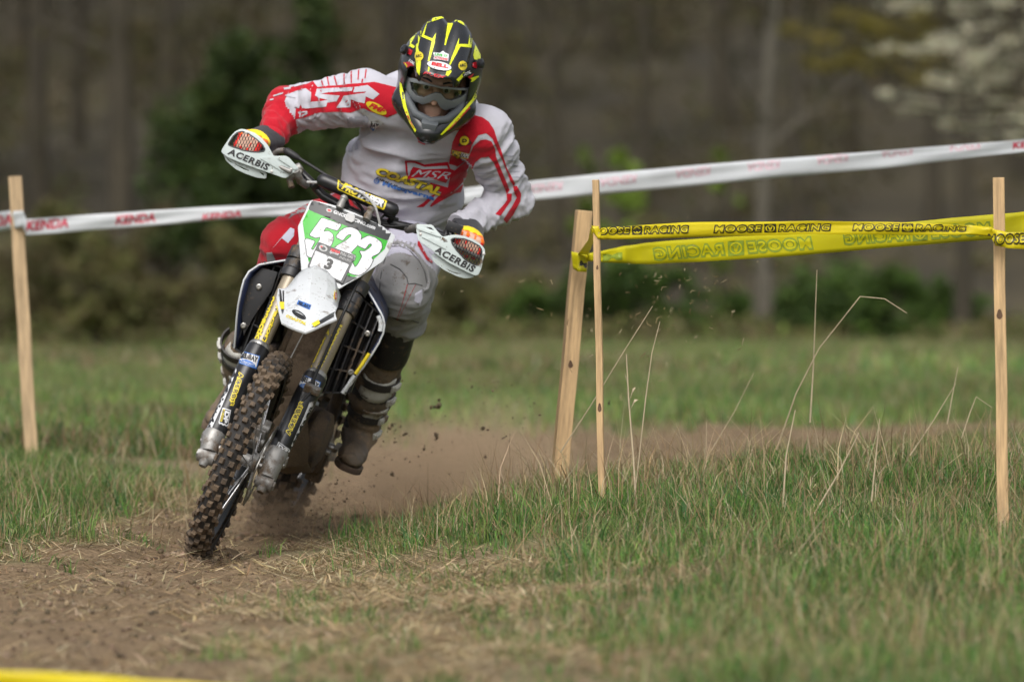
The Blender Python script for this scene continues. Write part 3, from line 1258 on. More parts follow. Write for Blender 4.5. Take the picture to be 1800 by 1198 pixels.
def stake(label, top, bot, wpx, Y, thick, yaw, mat, tilt_y=0.0):
    t0, b0 = W(top[0], top[1], Y + tilt_y), W(bot[0], bot[1], Y)
    ax = (t0 - b0).normalized()
    w = wpx * (Y + CAM_D) / FPX
    b0 = b0 - ax * .16
    side = Vector((math.cos(yaw), math.sin(yaw), 0))
    side = (side - ax * side.dot(ax)).normalized()
    dep = ax.cross(side)
    rings = []
    Ln = (t0 - b0).length
    for k in range(9):
        f = k / 8
        c = b0 + ax * Ln * f + side * (.0012 * math.sin(k * 1.9)) + dep * (.0015 * math.sin(k * 1.3 + 1))
        rings.append([c + side * (w / 2 * sx) + dep * (thick / 2 * sy) for sx, sy in ((-1, -1), (1, -1), (1, 1), (-1, 1))])
    mb = MB()
    mb.loft(rings)
    M = axisM(b0, t0)
    return tag(mb.build('wooden_stake', mat, None, True, 30, .0015, M=M, seg=1), label, 'stake', 'wooden stakes holding the tapes')


st_left = stake('blurred pale wooden stake at the left edge holding the white tape', (26, 310), (53, 765), 23, 4.0, .022, .1, WOOD2)
st_wide = stake('broad tan stake leaning right behind the thin stake', (1026, 370), (984, 830), 27, 1.0, .04, .22, WOOD)
st_thin = stake('thin narrow tan stake standing in front of the broad leaning stake', (1047, 316), (1058, 868), 11.5, -.3, .018, -.2, WOOD)
st_right = stake('tan wooden stake at the right edge with yellow tape wrapped round it', (1755, 312), (1764, 960), 20, -1.0, .022, -.12, WOOD)


KNOT = pmat('wood knot', (.10, .055, .03), .85, var=.4, vscale=80)
for st, px, py, a, b in ((st_thin, 1054, 716, 3.2, 8), (st_right, 1757, 552, 5, 9), (st_wide, 1003, 640, 4, 7), (st_thin, 1050, 470, 2, 4)):
    decal('knot', [[(px + a * math.cos(t) * (1 + .2 * math.sin(3 * t)), py + b * math.sin(t)) for t in np.linspace(0, 2 * math.pi, 17)[:-1]]], KNOT, st, bvh_hit(mesh_bvh(st)), .0006, 3)

# ------------------------------------------------------------------ barrier tapes
def tapemat(name, col, trans=.35, rough=.35):
    m, t, b = nodes_of(name)
    L = t.links.new
    tc = N(t, 'ShaderNodeTexCoord')
    n = N(t, 'ShaderNodeTexNoise', i_Scale=6.0, i_Detail=3.0)
    L(tc.outputs['Object'], n.inputs['Vector'])
    mr = N(t, 'ShaderNodeMapRange')
    mr.inputs['To Min'].default_value = .86
    mr.inputs['To Max'].default_value = 1.14
    L(n.outputs['Fac'], mr.inputs['Value'])
    v = N(t, 'ShaderNodeVectorMath', operation='SCALE')
    v.inputs[0].default_value = col
    L(mr.outputs[0], v.inputs['Scale'])
    L(v.outputs[0], b.inputs['Base Color'])
    b.inputs['Roughness'].default_value = rough
    tr = N(t, 'ShaderNodeBsdfTranslucent')
    L(v.outputs[0], tr.inputs['Color'])
    mx = N(t, 'ShaderNodeMixShader')
    mx.inputs[0].default_value = trans
    L(b.outputs[0], mx.inputs[1])
    L(tr.outputs[0], mx.inputs[2])
    L(mx.outputs[0], t.nodes['Material Output'].inputs['Surface'])
    return m


TAPE_Y = tapemat('yellow tape film', (.72, .60, .012))
TAPE_Y2 = tapemat('yellow tape film seen from the back', (.66, .60, .012))
TAPE_W = tapemat('white tape film', (.62, .64, .66))
INK_K = pmat('black tape ink', (.02, .018, .012), .45, var=.05)
INK_O = pmat('olive show through ink', (.20, .26, .02), .5, var=.1)
INK_R = pmat('red tape ink', (.42, .02, .05), .5, var=.1)
INK_P = pmat('pink show through ink', (.60, .42, .47), .5, var=.1)


def ribbon(name, secs, mat, M=None, parent=None, wav=.004, nsub=10, nw=6, seed=1, thick=.0006):
    """secs: (x_top, y_top, x_bot, y_bot, Y) in order along the tape"""
    A = [(W(a, b, Y), W(c, d, Y)) for a, b, c, d, Y in secs]
    rows = []
    for i in range(len(A) - 1):
        for k in range(nsub):
            t = k / nsub
            rows.append((A[i][0].lerp(A[i + 1][0], t), A[i][1].lerp(A[i + 1][1], t)))
    rows.append(A[-1])
    V, F = [], []
    for i, (p, q) in enumerate(rows):
        for j in range(nw):
            w = p.lerp(q, j / (nw - 1))
            w = w + Vector((0, 1, .15)) * wav * (math.sin(i * .37 + j * 1.1 + seed) + math.sin(i * .83 + seed * 2.1) * .7 + .8 * math.sin(j * 2.4 + i * .11))
            V.append(w)
    m = len(rows)
    for i in range(m - 1):
        for j in range(nw - 1):
            F.append((i * nw + j, i * nw + j + 1, (i + 1) * nw + j + 1, (i + 1) * nw + j))
    o = obj_from(name, [tuple(v) for v in V], F, mat, parent, True, smooth=180, M=M)
    sm = o.modifiers.new('film', 'SOLIDIFY')
    sm.thickness = thick
    sm.offset = 0
    return o


def TM(p):
    return Matrix.Translation(Vector(p))


white_t = thing('barrier_tape', 'white tape with red lettering stretched from left stake behind the rider to upper right', 'tape', loc=W(42, 398, 3.9))
wl = ribbon('tape_strip', [(-60, 378, -60, 412, 4.6), (-10, 374, -10, 408, 4.3), (15, 371, 15, 404, 4.0), (40, 370, 40, 398, 3.96), (46, 385, 46, 413, 3.95), (120, 380, 120, 408, 4.0), (260, 370, 260, 397, 4.0), (400, 362, 400, 385, 4.0), (512, 357, 512, 379, 4.0),
                           (640, 348, 640, 374, 4.0), (800, 332, 800, 360, 3.9), (920, 319, 920, 352, 3.9), (1050, 306, 1050, 343, 3.8), (1250, 288, 1250, 324, 3.6), (1420, 275, 1420, 308, 3.4), (1600, 261, 1600, 290, 3.2), (1740, 250, 1740, 273, 3.0), (1900, 236, 1900, 256, 2.8)], TAPE_W, parent=white_t, wav=.004)
hw = bvh_hit(mesh_bvh(wl))
lettering('KENDA', (46, 406), (120, 400), 18, INK_R, wl, hw, .002, .03, .25)
lettering('KENDA', (203, 395), (273, 390), 16, INK_R, wl, hw, .002, .03, .25)
lettering('KENDA', (355, 387), (424, 380), 11, INK_R, wl, hw, .002, .03, .25)
lettering('KENDA', (-52, 404), (22, 395), 19, INK_R, wl, hw, .002, .03, .25)
for a, b, ya, yb in ((990, 922, 338, 345), (1120, 1055, 325, 333), (1250, 1188, 311, 318), (1372, 1314, 300, 306), (1492, 1436, 288, 294), (1606, 1550, 276, 282), (1725, 1668, 266, 271)):
    lettering('KENDA', (a, ya - 19), (b, yb - 19), 16, INK_P, wl, hw, .002, .03, .2, up=(0, 15))
lettering('KENDA', (1780, 262), (1850, 255), 12, INK_R, wl, hw, .002, .03, .2)

yt = thing('barrier_tape', 'yellow tape with black lettering looped between the thin stake and the right stake', 'tape', loc=W(1045, 430, .2))
back = ribbon('tape_strip', [(1022, 449, 1022, 459, .98), (1036, 445, 1036, 459, .9), (1062, 440, 1062, 461, .85), (1100, 432, 1100, 463, .8), (1140, 426, 1140, 464, .7), (1230, 419, 1230, 460, .5), (1430, 407, 1430, 447, .1), (1600, 390, 1600, 432, -.3), (1745, 377, 1745, 421, -.8), (1800, 372, 1800, 414, -.95), (1900, 362, 1900, 404, -1.1)], TAPE_Y2, parent=yt, wav=.003, seed=4)
front = ribbon('tape_strip', [(1040, 396, 1040, 410, -.29), (1052, 402, 1052, 421, -.30), (1075, 399, 1075, 421, -.33), (1200, 391, 1200, 418, -.5), (1430, 388, 1430, 411, -.75), (1600, 391, 1600, 413, -.9), (1700, 396, 1700, 412, -1.0), (1742, 399, 1742, 416, -1.03), (1750, 404, 1750, 432, -1.05), (1772, 408, 1772, 436, -1.06), (1810, 408, 1810, 438, -1.08), (1900, 402, 1900, 434, -1.2)], TAPE_Y, parent=yt, wav=.003, seed=9)
wrap = ribbon('tape_wrap', [(1004, 442, 1007, 472, .93), (1016, 444, 1016, 477, .915), (1034, 448, 1031, 478, .92)], TAPE_Y2, parent=yt, wav=.002, nsub=5, seed=3)
link_ = ribbon('tape_wrap', [(1046, 396, 1040, 404, -.31), (1040, 398, 1052, 420, -.315), (1052, 397, 1058, 418, -.31)], TAPE_Y, parent=yt, wav=.001, nsub=4, seed=2)
link2 = ribbon('tape_wrap', [(1038, 400, 1048, 408, -.28), (1034, 422, 1044, 424, .3), (1016, 446, 1034, 448, .915)], TAPE_Y2, parent=yt, wav=.001, nsub=6, seed=5)
hb, hf = bvh_hit(mesh_bvh(back)), bvh_hit(mesh_bvh(front))


def moose(p0, p1, h, dark, light, par, hit, up=None, sh=.15):
    """the printed words: dark block letters with film-coloured cores, a round badge between"""
    p0, p1 = Vector(p0), Vector(p1)
    d = p1 - p0
    u = Vector(up) if up else Vector((d.y, -d.x)).normalized() * h
    n = d.normalized()
    for s, a, b in (('MOOSE', 0, .42), ('RACING', .545, 1.0)):
        lettering(s, p0 + d * a, p0 + d * b, h, dark, par, hit, .0018, .085, sh, up=u, space_=1.12)
        lettering(s, p0 + d * (a + .012) + u * .14, p0 + d * (b - .012) + u * .14, h, light, par, hit, .0026, .018, sh, up=u * .72, space_=1.2)
    c = p0 + d * .482 + u * .5
    q = d.length * .050
    decal('badge', [[tuple(c + n * q * sx + u * .52 * sy) for sx, sy in ((-1, -1), (1, -1), (1, 1), (-1, 1))]], dark, par, hit, .0018)
    decal('badge', [([tuple(c + n * q * .8 * math.cos(t) + u * .42 * math.sin(t)) for t in np.linspace(0, 2 * math.pi, 20)[:-1]], [[tuple(c + n * q * .6 * math.cos(t) + u * .32 * math.sin(t)) for t in np.linspace(0, 2 * math.pi, 20)[:-1]]]), [tuple(c + n * q * a + u * b) for a, b in ((-.4, .2), (-.2, .2), (0, -.05), (.2, .2), (.4, .2), (.1, -.3), (-.1, -.3))]], light, par, hit, .0026, step=4)


moose((1035, 414), (1212, 410), 15, INK_K, TAPE_Y, front, hf)
moose((1254, 410), (1462, 407), 15, INK_K, TAPE_Y, front, hf)
moose((1498, 406), (1700, 408), 14, INK_K, TAPE_Y, front, hf)
moose((1735, 432), (1900, 425), 21, INK_K, TAPE_Y, front, hf)
moose((1431, 439), (1148, 459), 24, INK_O, TAPE_Y2, back, hb, up=(-1, -25))
moose((1745, 414), (1482, 432), 23, INK_O, TAPE_Y2, back, hb, up=(-1, -26))
lettering('M', (1094, 456), (1060, 459), 13, INK_O, back, hb, .002, .06, up=(0, -13))
lettering('M', (1031, 472), (1018, 466), 10, INK_K, wrap, bvh_hit(mesh_bvh(wrap)), .002, .06, up=(2, -9))

low = thing('barrier_tape', 'blurred strip of yellow tape close to the ground in the lower left corner', 'tape', loc=W(100, 1190, -6.1))
ribbon('tape_strip', [(-120, 1172, -120, 1226, -6.0), (0, 1177, 0, 1230, -6.05), (150, 1185, 150, 1238, -6.1), (330, 1198, 330, 1250, -6.15), (480, 1210, 480, 1262, -6.2)], TAPE_Y, parent=low, wav=.004)

# ================================================================== BACKGROUND WOOD
BARK = pmat('grey brown bark', (.036, .029, .017), .9, var=.3, vscale=5, bump=.5, bscale=14, stretch=(1, 1, .25))
BARK_L = pmat('pale bark', (.085, .075, .056), .9, var=.25, vscale=5, bump=.4, bscale=14)


def limb(mb, p, d, L_, r, depth, rnd_, up=.25):
    n = 4
    pts, rr = [p], [r]
    q, dd = p.copy(), d.normalized()
    for i in range(n):
        dd = (dd + Vector((rnd_.uniform(-.22, .22), rnd_.uniform(-.22, .22), rnd_.uniform(-.1, .1) + up * .18))).normalized()
        q = q + dd * L_ / n
        pts.append(q.copy())
        rr.append(r * (1 - .7 * (i + 1) / n))
    mb.tube(pts, rr, 5, caps=False)
    if depth > 0:
        for k in range(rnd_.randint(3, 5)):
            i = rnd_.randint(1, n)
            a = rnd_.uniform(0, 6.28)
            nd = (dd * .55 + Vector((math.cos(a), math.sin(a), rnd_.uniform(-.1, .7))) * .8).normalized()
            limb(mb, pts[i], nd, L_ * rnd_.uniform(.4, .65), rr[i] * .6, depth - 1, rnd_, up)


def bare_tree(seed, h, r, low=.25):
    rnd_ = random.Random(seed)
    tr, br = MB(), MB()
    pts, rr = [], []
    for i in range(9):
        f = i / 8
        pts.append(Vector((.18 * math.sin(f * 3 + seed) * f, .15 * math.cos(f * 2.3 + seed * 2) * f, h * f - .15)))
        rr.append(r * (1.25 if i == 0 else 1 - .75 * f))
    tr.tube(pts, rr, 8)
    for k in range(17):
        f = rnd_.uniform(low, 1)
        i = min(int(f * 8), 7)
        p = pts[i].lerp(pts[i + 1], f * 8 - i)
        a = rnd_.uniform(0, 6.28)
        limb(br, p, Vector((math.cos(a), math.sin(a), rnd_.uniform(.1, .8))), h * rnd_.uniform(.16, .34) * (1.15 - .6 * f), rr[i] * .42, 2, rnd_)
    return tr, br


def leafcloud(cs, rads, n, size, pal, jit=.3, flat=1.0, hole=0.0):
    """leaf-sized faces spread through lumps; returns V, T, C"""
    cs, rads = np.array(cs, float), np.array(rads, float)
    if rads.ndim == 1:
        rads = np.repeat(rads[:, None], 3, 1)
    w = rads.prod(1) ** (2 / 3)
    k = RNG.choice(len(cs), n, p=w / w.sum())
    u = RNG.normal(size=(n, 3))
    u /= np.linalg.norm(u, axis=1)[:, None]
    rr = RNG.random(n) ** .45
    c = cs[k] + u * rr[:, None] * rads[k]
    if hole:
        kp = vnoise(c, 1.0 / hole, 77) > -.28
        c, k = c[kp], k[kp]
        n = len(c)
    a = RNG.normal(size=(n, 3))
    a /= np.linalg.norm(a, axis=1)[:, None]
    b = np.cross(a, RNG.normal(size=(n, 3)))
    b /= np.linalg.norm(b, axis=1)[:, None]
    s = size * (.55 + .9 * RNG.random((n, 1)))
    V = np.stack([c - a * s, c + b * s * .45, c + a * s, c - b * s * .45], 1).reshape(-1, 3)
    T = np.arange(n * 4).reshape(n, 4)
    tone = (1 + .35 * (RNG.random((len(cs), 1)) * 2 - 1))[k]
    C = np.repeat(pick(np.array(pal), n, jit) * tone, 4, 0)
    return V, T, C


LEAF_M = leafmat('leaves', rough=.6, trans=.3)


def leaf_part(name, parent, V, T, C, M):
    A = np.array(M.inverted())
    o = fast_mesh(name, V @ A[:3, :3].T + A[:3, 3], T, C, mats=[LEAF_M])
    o.parent = parent
    return o


# bare trees standing in the wood: four shapes, copied with their limbs
protos = []
for s, h, r in ((3, 9, .10), (11, 10.5, .14), (23, 8, .075), (37, 11, .19)):
    tr, br = bare_tree(s, h, r)
    protos.append((tr, br))
spots = [(70, 56, 1, .1), (140, 60, 0, 2), (215, 53, 3, 1.1), (300, 64, 1, 4), (30, 66, 3, 3), (455, 70, 0, 5), (520, 58, 2, .6), (610, 72, 1, 1.6), (690, 62, 0, 2.9), (870, 60, 1, 3.3), (930, 76, 3, 2.2),
         (985, 55, 2, 5.1), (1065, 66, 0, 1.0), (1130, 58, 2, 3.7), (1190, 74, 3, .4), (1270, 62, 1, 4.4), (1400, 55, 0, 2.4), (1445, 68, 3, 5.6), (1500, 60, 2, 1.3), (1580, 72, 1, .9), (1640, 56, 0, 3.1), (1730, 64, 3, 4.9), (1790, 58, 1, 2.0), (260, 78, 2, 0), (800, 80, 3, 2), (1330, 82, 1, 5), (-40, 57, 1, 1), (1850, 60, 3, 3)]
first = {}
for i, (px, Y, k, rz) in enumerate(spots):
    x = W(px, 500, Y).x
    M = Matrix.Translation((x, Y, hill_z(x, Y))) @ Matrix.Rotation(rz, 4, 'Z')
    t = thing('bare_tree', 'bare brown leafless tree standing among others in the dim wood', 'tree', M=M, group='bare trees in the wood behind the field')
    if k not in first:
        a = protos[k][0].build('trunk', BARK, t, False, 60)
        b = protos[k][1].build('branches', BARK, t, False, 60)
        first[k] = (a, b)
    else:
        for o in first[k]:
            c = o.copy()
            COL.objects.link(c)
            c.parent = t
# pale trunk near the field's edge
pt_ = W(1343, 585, 46)
t = thing('bare_tree', 'pale grey tree trunk at the field edge behind the yellow tape', 'tree', loc=(pt_.x, 46, -.1))
mb = MB()
mb.tube([(0, 0, -.2), (.01, 0, .5), (-.02, 0, 1.1), (0, .02, 2.2), (.12, 0, 4), (.1, .1, 7)], [.13, .105, .09, .08, .07, .04], 9)
mb.build('trunk', BARK_L, t)
mb = MB()
rr_ = random.Random(5)
for k in range(12):
    a = rr_.uniform(0, 6.28)
    limb(mb, Vector((.05, 0, rr_.uniform(2, 6.5))), Vector((math.cos(a), math.sin(a), .6)), 1.6, .03, 2, rr_)
mb.build('branches', BARK_L, t)

# far wood that reads as one mass of thin stems
mb = MB()
rr_ = random.Random(9)
for k in range(330):
    Y = rr_.uniform(66, 120)
    x = rr_.uniform(-.115, .115) * (Y + CAM_D)
    z = hill_z(x, Y)
    r = rr_.uniform(.025, .10)
    a = rr_.uniform(-.6, .6)
    mb.tube([(x, Y, z - .2), (x + a * .3, Y, z + 3), (x + a, Y, z + 9)], [r, r * .85, r * .4], 5, caps=False)
woods = mb.build('woods', BARK, None, False, 60)
tag(woods, 'dim mass of thin leafless stems far up the wooded hillside', 'woods', kind='stuff')


def bush(name, label, cat, px, py, Y, wpx, hpx, n, size, pal, group=None, lumps_=14, seed=0, flat=.8, stem=True, hole=.25, shape='round'):
    rs = np.random.default_rng(seed + 100)
    s = (Y + CAM_D) / FPX
    b = W(px, py, Y)
    w, h = wpx * s / 2, hpx * s
    cs, rd = [], []
    for k in range(lumps_):
        f = rs.random()
        lim = {'round': math.sin(math.pi * (.15 + .8 * f)), 'cone': 1.05 - .95 * f, 'flat': 1.0}[shape]
        a = rs.random() * 6.28
        q = math.sqrt(rs.random()) * lim * .8
        cs.append((b.x + math.cos(a) * q * w, Y + math.sin(a) * q * w * flat, b.z + h * (.08 + .86 * f)))
        e = w * rs.uniform(.26, .5) * (lim * .6 + .4)
        rd.append((e, e * flat, e * rs.uniform(.7, 1.1)))
    V, T, C = leafcloud(cs, rd, n, size, pal, hole=hole)
    M = Matrix.Translation((b.x, Y, b.z))
    t = thing(name, label, cat, M=M, group=group)
    leaf_part('foliage', t, V, T, C, M)
    if stem:
        mb = MB()
        rr2 = random.Random(seed)
        for k in range(5):
            c = rr2.choice(cs)
            mb.tube([(0, 0, -.15), ((c[0] - b.x) * .4, (c[1] - Y) * .4, (c[2] - b.z) * .5), (c[0] - b.x, c[1] - Y, c[2] - b.z)], [.03, .022, .008], 5, caps=False)
        mb.build('stem', BARK, t)
    return t


EVER = [(.032, .055, .013), (.044, .070, .015), (.026, .044, .012), (.055, .078, .018)]
GRN = [(.055, .100, .018), (.075, .125, .022), (.042, .078, .016)]
OLV = [(.115, .115, .036), (.09, .10, .030), (.14, .13, .05), (.095, .078, .034)]
BRN = [(.15, .12, .062), (.11, .085, .045), (.19, .155, .085), (.095, .09, .036)]
SPR = [(.14, .21, .025), (.115, .175, .025), (.16, .23, .035)]

bush('cedar_tree', 'dark green evergreen cedar behind the rider on the left', 'tree', 430, 575, 42, 330, 540, 17000, .055, EVER, seed=1, lumps_=60, shape='round', hole=.16)
bush('cedar_tree', 'taller dark green evergreen partly hidden behind the rider', 'tree', 540, 575, 45, 300, 700, 16000, .055, EVER, seed=2, lumps_=70, shape='cone', hole=.12)
for i, (px, w, h, Y, lb) in enumerate(((1085, 210, 150, 42, 'low dark green bush at the field edge just right of the thin stake'), (1195, 190, 125, 44, 'low dark green bush below the middle of the yellow tape'), (1470, 270, 145, 42, 'widest low green bush right of the tall straight stalk'), (1570, 200, 125, 41, 'low green bush between the widest bush and the right stake'),
                                    (1655, 170, 105, 44, 'low green bush just left of the right stake'), (960, 170, 100, 45, 'low green bush left of the broad leaning stake'), (1290, 120, 80, 47, 'small green bush left of the pale trunk'), (1390, 110, 95, 46, 'small green bush right of the pale trunk'))):
    bush('green_bush', lb, 'bush', px, 597, Y, w, h, 3600, .045, GRN, 'low green bushes along the field edge', seed=10 + i, flat=.7)
for i, (px, w, h, Y, lb) in enumerate(((40, 240, 210, 41, 'olive brown shrub behind the left stake'), (170, 220, 180, 39, 'olive shrub under the second red word on the white tape'), (285, 200, 225, 42, 'tall brownish shrub under the white tape left of the cedar'), (395, 190, 200, 40, 'olive shrub in front of the dark cedar'),
                                    (455, 160, 165, 43, 'brown shrub close to the left of the bike'), (105, 160, 270, 45, 'tallest brown shrub between the left stake and the cedar'), (-40, 150, 170, 40, 'brown shrub cut by the left edge'), (830, 190, 170, 46, 'olive brown shrub showing right of the rider below the white tape'), (920, 160, 130, 47, 'brown shrub left of the broad leaning stake'))):
    bush('brown_shrub', lb, 'shrub', px, 592, Y, w, h, 3200, .045, OLV if i % 2 else BRN + OLV, 'olive brown shrubs along the field edge', seed=30 + i, hole=.18)
for i, (px, py, w, h, Y, lb) in enumerate(((1105, 560, 100, 370, 52, 'tallest leafy green sapling above the yellow tape'), (1030, 560, 80, 320, 53, 'slim leafy sapling behind the thin stake'), (1270, 560, 80, 340, 52, 'leafy green sapling right of the tallest sapling'))):
    bush('sapling', lb, 'sapling', px, py, Y, w, h, 800, .05, SPR, 'saplings with fresh leaves', seed=50 + i, lumps_=9)
# rough grass and brush that nobody could count
cs, rd, tone_ = [], [], []
for k in range(640):
    Y = RNG.uniform(53, 72)
    px = RNG.uniform(-500, 2300)
    s = (Y + CAM_D) / FPX
    p = W(px, RNG.uniform(-20, 560), Y)
    cs.append((p.x, Y, max(p.z, hill_z(p.x, Y) + .2)))
    e = RNG.uniform(.25, .75)
    rd.append((e, e, e * RNG.uniform(.5, 1.3)))
V, T, C = leafcloud(cs, rd, 62000, .048, [(.060, .044, .019), (.046, .036, .015), (.08, .06, .026), (.055, .054, .015), (.072, .068, .018), (.042, .048, .013)], hole=.5)
thk = fast_mesh('thicket', V, T, C, mats=[LEAF_M])
tag(thk, 'dim tangle of brown and olive twigs and old leaves filling the wood', 'thicket', kind='stuff')
cs, rd = [], []
for k in range(260):
    px = RNG.uniform(-500, 2300)
    Y = RNG.uniform(45, 56)
    s = (Y + CAM_D) / FPX
    hh = (110 if px < 520 else 40) * s
    p = W(px, 590, Y)
    cs.append((p.x, Y, -.1 + max(0, Y - 51) * .24 + hh * .5))
    rd.append((.35, .25, hh * .6))
for k in range(260):
    px = RNG.uniform(-500, 2300)
    Y = RNG.uniform(39, 50)
    p = W(px, 590, Y)
    cs.append((p.x, Y, float(height(np.array([p.x]), np.array([Y]))[0]) + .10))
    rd.append((.45, .3, RNG.uniform(.10, .30)))
V, T, C = leafcloud(cs, rd, 60000, .05, BRN + OLV + OLV + [(.13, .17, .04), (.11, .15, .035)], hole=.2)
und = fast_mesh('undergrowth', V, T, C, mats=[LEAF_M])
tag(und, 'tangle of brown weeds and brush along the foot of the wood', 'undergrowth', kind='stuff')


def blossom_tree(name, label, limbs, Y, pal, n, size, rad, trunk):
    tp = W(trunk[0], trunk[1], Y)
    M = Matrix.Translation((tp.x, Y, -.1))
    t = thing(name, label, 'tree', M=M)
    mb, cs, rd = MB(), [], []
    rr2 = random.Random(3)
    top = W(trunk[0], trunk[2], Y)
    mb.tube([(tp.x, Y, .0), (tp.x + .05, Y, 1.2), (top.x, Y, top.z)], [.11, .09, .06], 8)
    o = mb.build('trunk', BARK, t, True)
    mb = MB()
    for l in limbs:
        pts = [W(px, py, Y + rr2.uniform(-.6, .6)) for px, py in l]
        pts = [Vector((tp.x + .03, Y, pts[0].z - .3))] + pts
        mb.tube(pts, [.035 * (1 - .75 * i / len(pts)) for i in range(len(pts))], 5, caps=False)
        for a, b in zip(pts[1:-1], pts[2:]):
            m = max(2, int((b - a).length / .14))
            for k in range(m):
                c = a.lerp(b, (k + rr2.random()) / m) + Vector((rr2.uniform(-.05, .05), rr2.uniform(-.25, .25), rr2.uniform(-.07, .07)))
                cs.append(tuple(c))
                e = rad * rr2.uniform(.6, 1.3)
                rd.append((e * 1.25, e, e * .6))
    mb.build('branches', BARK, t, True)
    V, T, C = leafcloud(cs, rd, n, size, pal, jit=.25, hole=.11)
    leaf_part('blossom', t, V, T, C, M)
    return t


blossom_tree('blossoming_tree', 'tree with cream white blossom sprays at the upper right corner', [
    [(1840, 30), (1740, 10), (1640, 8), (1570, 22)], [(1840, 60), (1760, 45), (1690, 60), (1640, 75)], [(1850, 100), (1760, 105), (1690, 95), (1560, 90)], [(1850, 150), (1770, 140), (1700, 150), (1640, 135)],
    [(1850, 190), (1760, 185), (1680, 190), (1590, 180), (1530, 165)], [(1850, 220), (1770, 215), (1690, 215), (1610, 195)], [(1850, 20), (1780, 75), (1720, 120), (1660, 165)], [(1860, 250), (1780, 245), (1720, 240)]],
    36, [(.55, .52, .40), (.46, .44, .32), (.36, .34, .23)], 9500, .019, .115, (1875, 590, 0))
blossom_tree('budding_tree', 'tree with yellow green buds left of the white blossom', [
    [(1650, 120), (1560, 95), (1470, 78), (1395, 60)], [(1640, 150), (1560, 125), (1480, 112), (1410, 105)], [(1650, 60), (1570, 55), (1500, 40), (1460, 20)], [(1660, 30), (1600, 20), (1560, 5)]],
    43, [(.19, .155, .026), (.15, .125, .022), (.11, .095, .02)], 4600, .024, .15, (1690, 590, 20))
for (px, py, Y) in ((560, 300, 43), (255, 330, 45), (300, 345, 45)):
    pass
bush('flowering_shrub', 'shrub with pale buds between the cedar and the white tape', 'shrub', 275, 590, 43, 120, 290, 700, .035, [(.16, .15, .09), (.10, .10, .05)], seed=71, lumps_=12)

# ================================================================== DIRT BIKE
WHITE_PL = pmat('white plastic', (.50, .52, .535), .36, var=.06, mud=.31, spec=.5)
GUARD_PL = pmat('pale grey green plastic', (.42, .475, .47), .4, var=.06, mud=.24)
NAVY_PL = pmat('navy plastic', (.018, .026, .065), .35, mud=.32)
BLACK_PL = pmat('black plastic', (.014, .014, .016), .45, mud=.34)
BLACK_CL = pmat('black rubber', (.012, .012, .013), .6, mud=.14)
BLACK_SM = pmat('black smooth paint', (.012, .012, .014), .32, mud=.06)
TYRE_M = pmat('muddy tyre rubber', (.020, .018, .017), .8, var=.3, mud=.42, bump=.3, bscale=120)
KNOB_M = pmat('muddy knob rubber', (.070, .053, .040), .9, var=.5, mudk=1.15, mud=.70, bump=.35, bscale=150)
RIM_M = pmat('dark rim', (.03, .032, .036), .4, .6, mud=.3)
SPOKE_M = pmat('spoke steel', (.35, .35, .36), .4, .9, mud=.35)
STEEL = pmat('bare steel', (.36, .35, .33), .38, .9, var=.15, mud=.32)
ALU = pmat('muddy cast aluminium', (.22, .215, .205), .5, .55, var=.25, mud=.50)
CLAMP_M = pmat('scuffed cast clamp', (.235, .23, .22), .45, .45, var=.35, mud=.44, bump=.2, bscale=90)
BRONZE = pmat('bronze fork tube', (.255, .215, .155), .34, .25, var=.12, mud=.24)
FRAME_M = pmat('mud caked frame', (.055, .045, .042), .7, .2, var=.4, mud=.72, bump=.5, bscale=70)
MUDDY = pmat('mud caked panel', (.085, .055, .034), .92, var=.4, mud=.8, bump=.7, bscale=60)
SEAT_M = pmat('seat cover', (.02, .02, .022), .7, var=.3, bump=.3, bscale=90, mud=.2)
GREEN = pmat('green print', (.035, .36, .025), .40, var=.05, mud=.20)
DKGREY = pmat('dark grey print', (.032, .034, .036), .42, var=.08, mud=.16)
WHITE_PR = pmat('white print', (.60, .61, .63), .42, var=.05, mud=.34)
BLACK_PR = pmat('black print', (.012, .012, .013), .45, mud=.12)
YEL_PR = pmat('yellow print', (.66, .52, .02), .45, var=.08, mud=.10)
RED_PR = pmat('red print', (.50, .012, .018), .45, var=.06)
BLUE_PR = pmat('blue print', (.03, .13, .42), .45, var=.06, mud=.1)
GREY_PR = pmat('grey print', (.38, .38, .38), .5, mud=.2)

bike = thing('dirt_bike', 'muddy white and navy dirt bike numbered 523 leaning through the turn towards us', 'dirt bike', M=BIKE)
ST_O, ST_AX = Vector((-.022, 0, .339)), Vector((-.446, 0, .895)).normalized()
STEER = Matrix.Translation(ST_O) @ Matrix.Rotation(R(3.0), 4, ST_AX) @ Matrix.Translation(-ST_O)


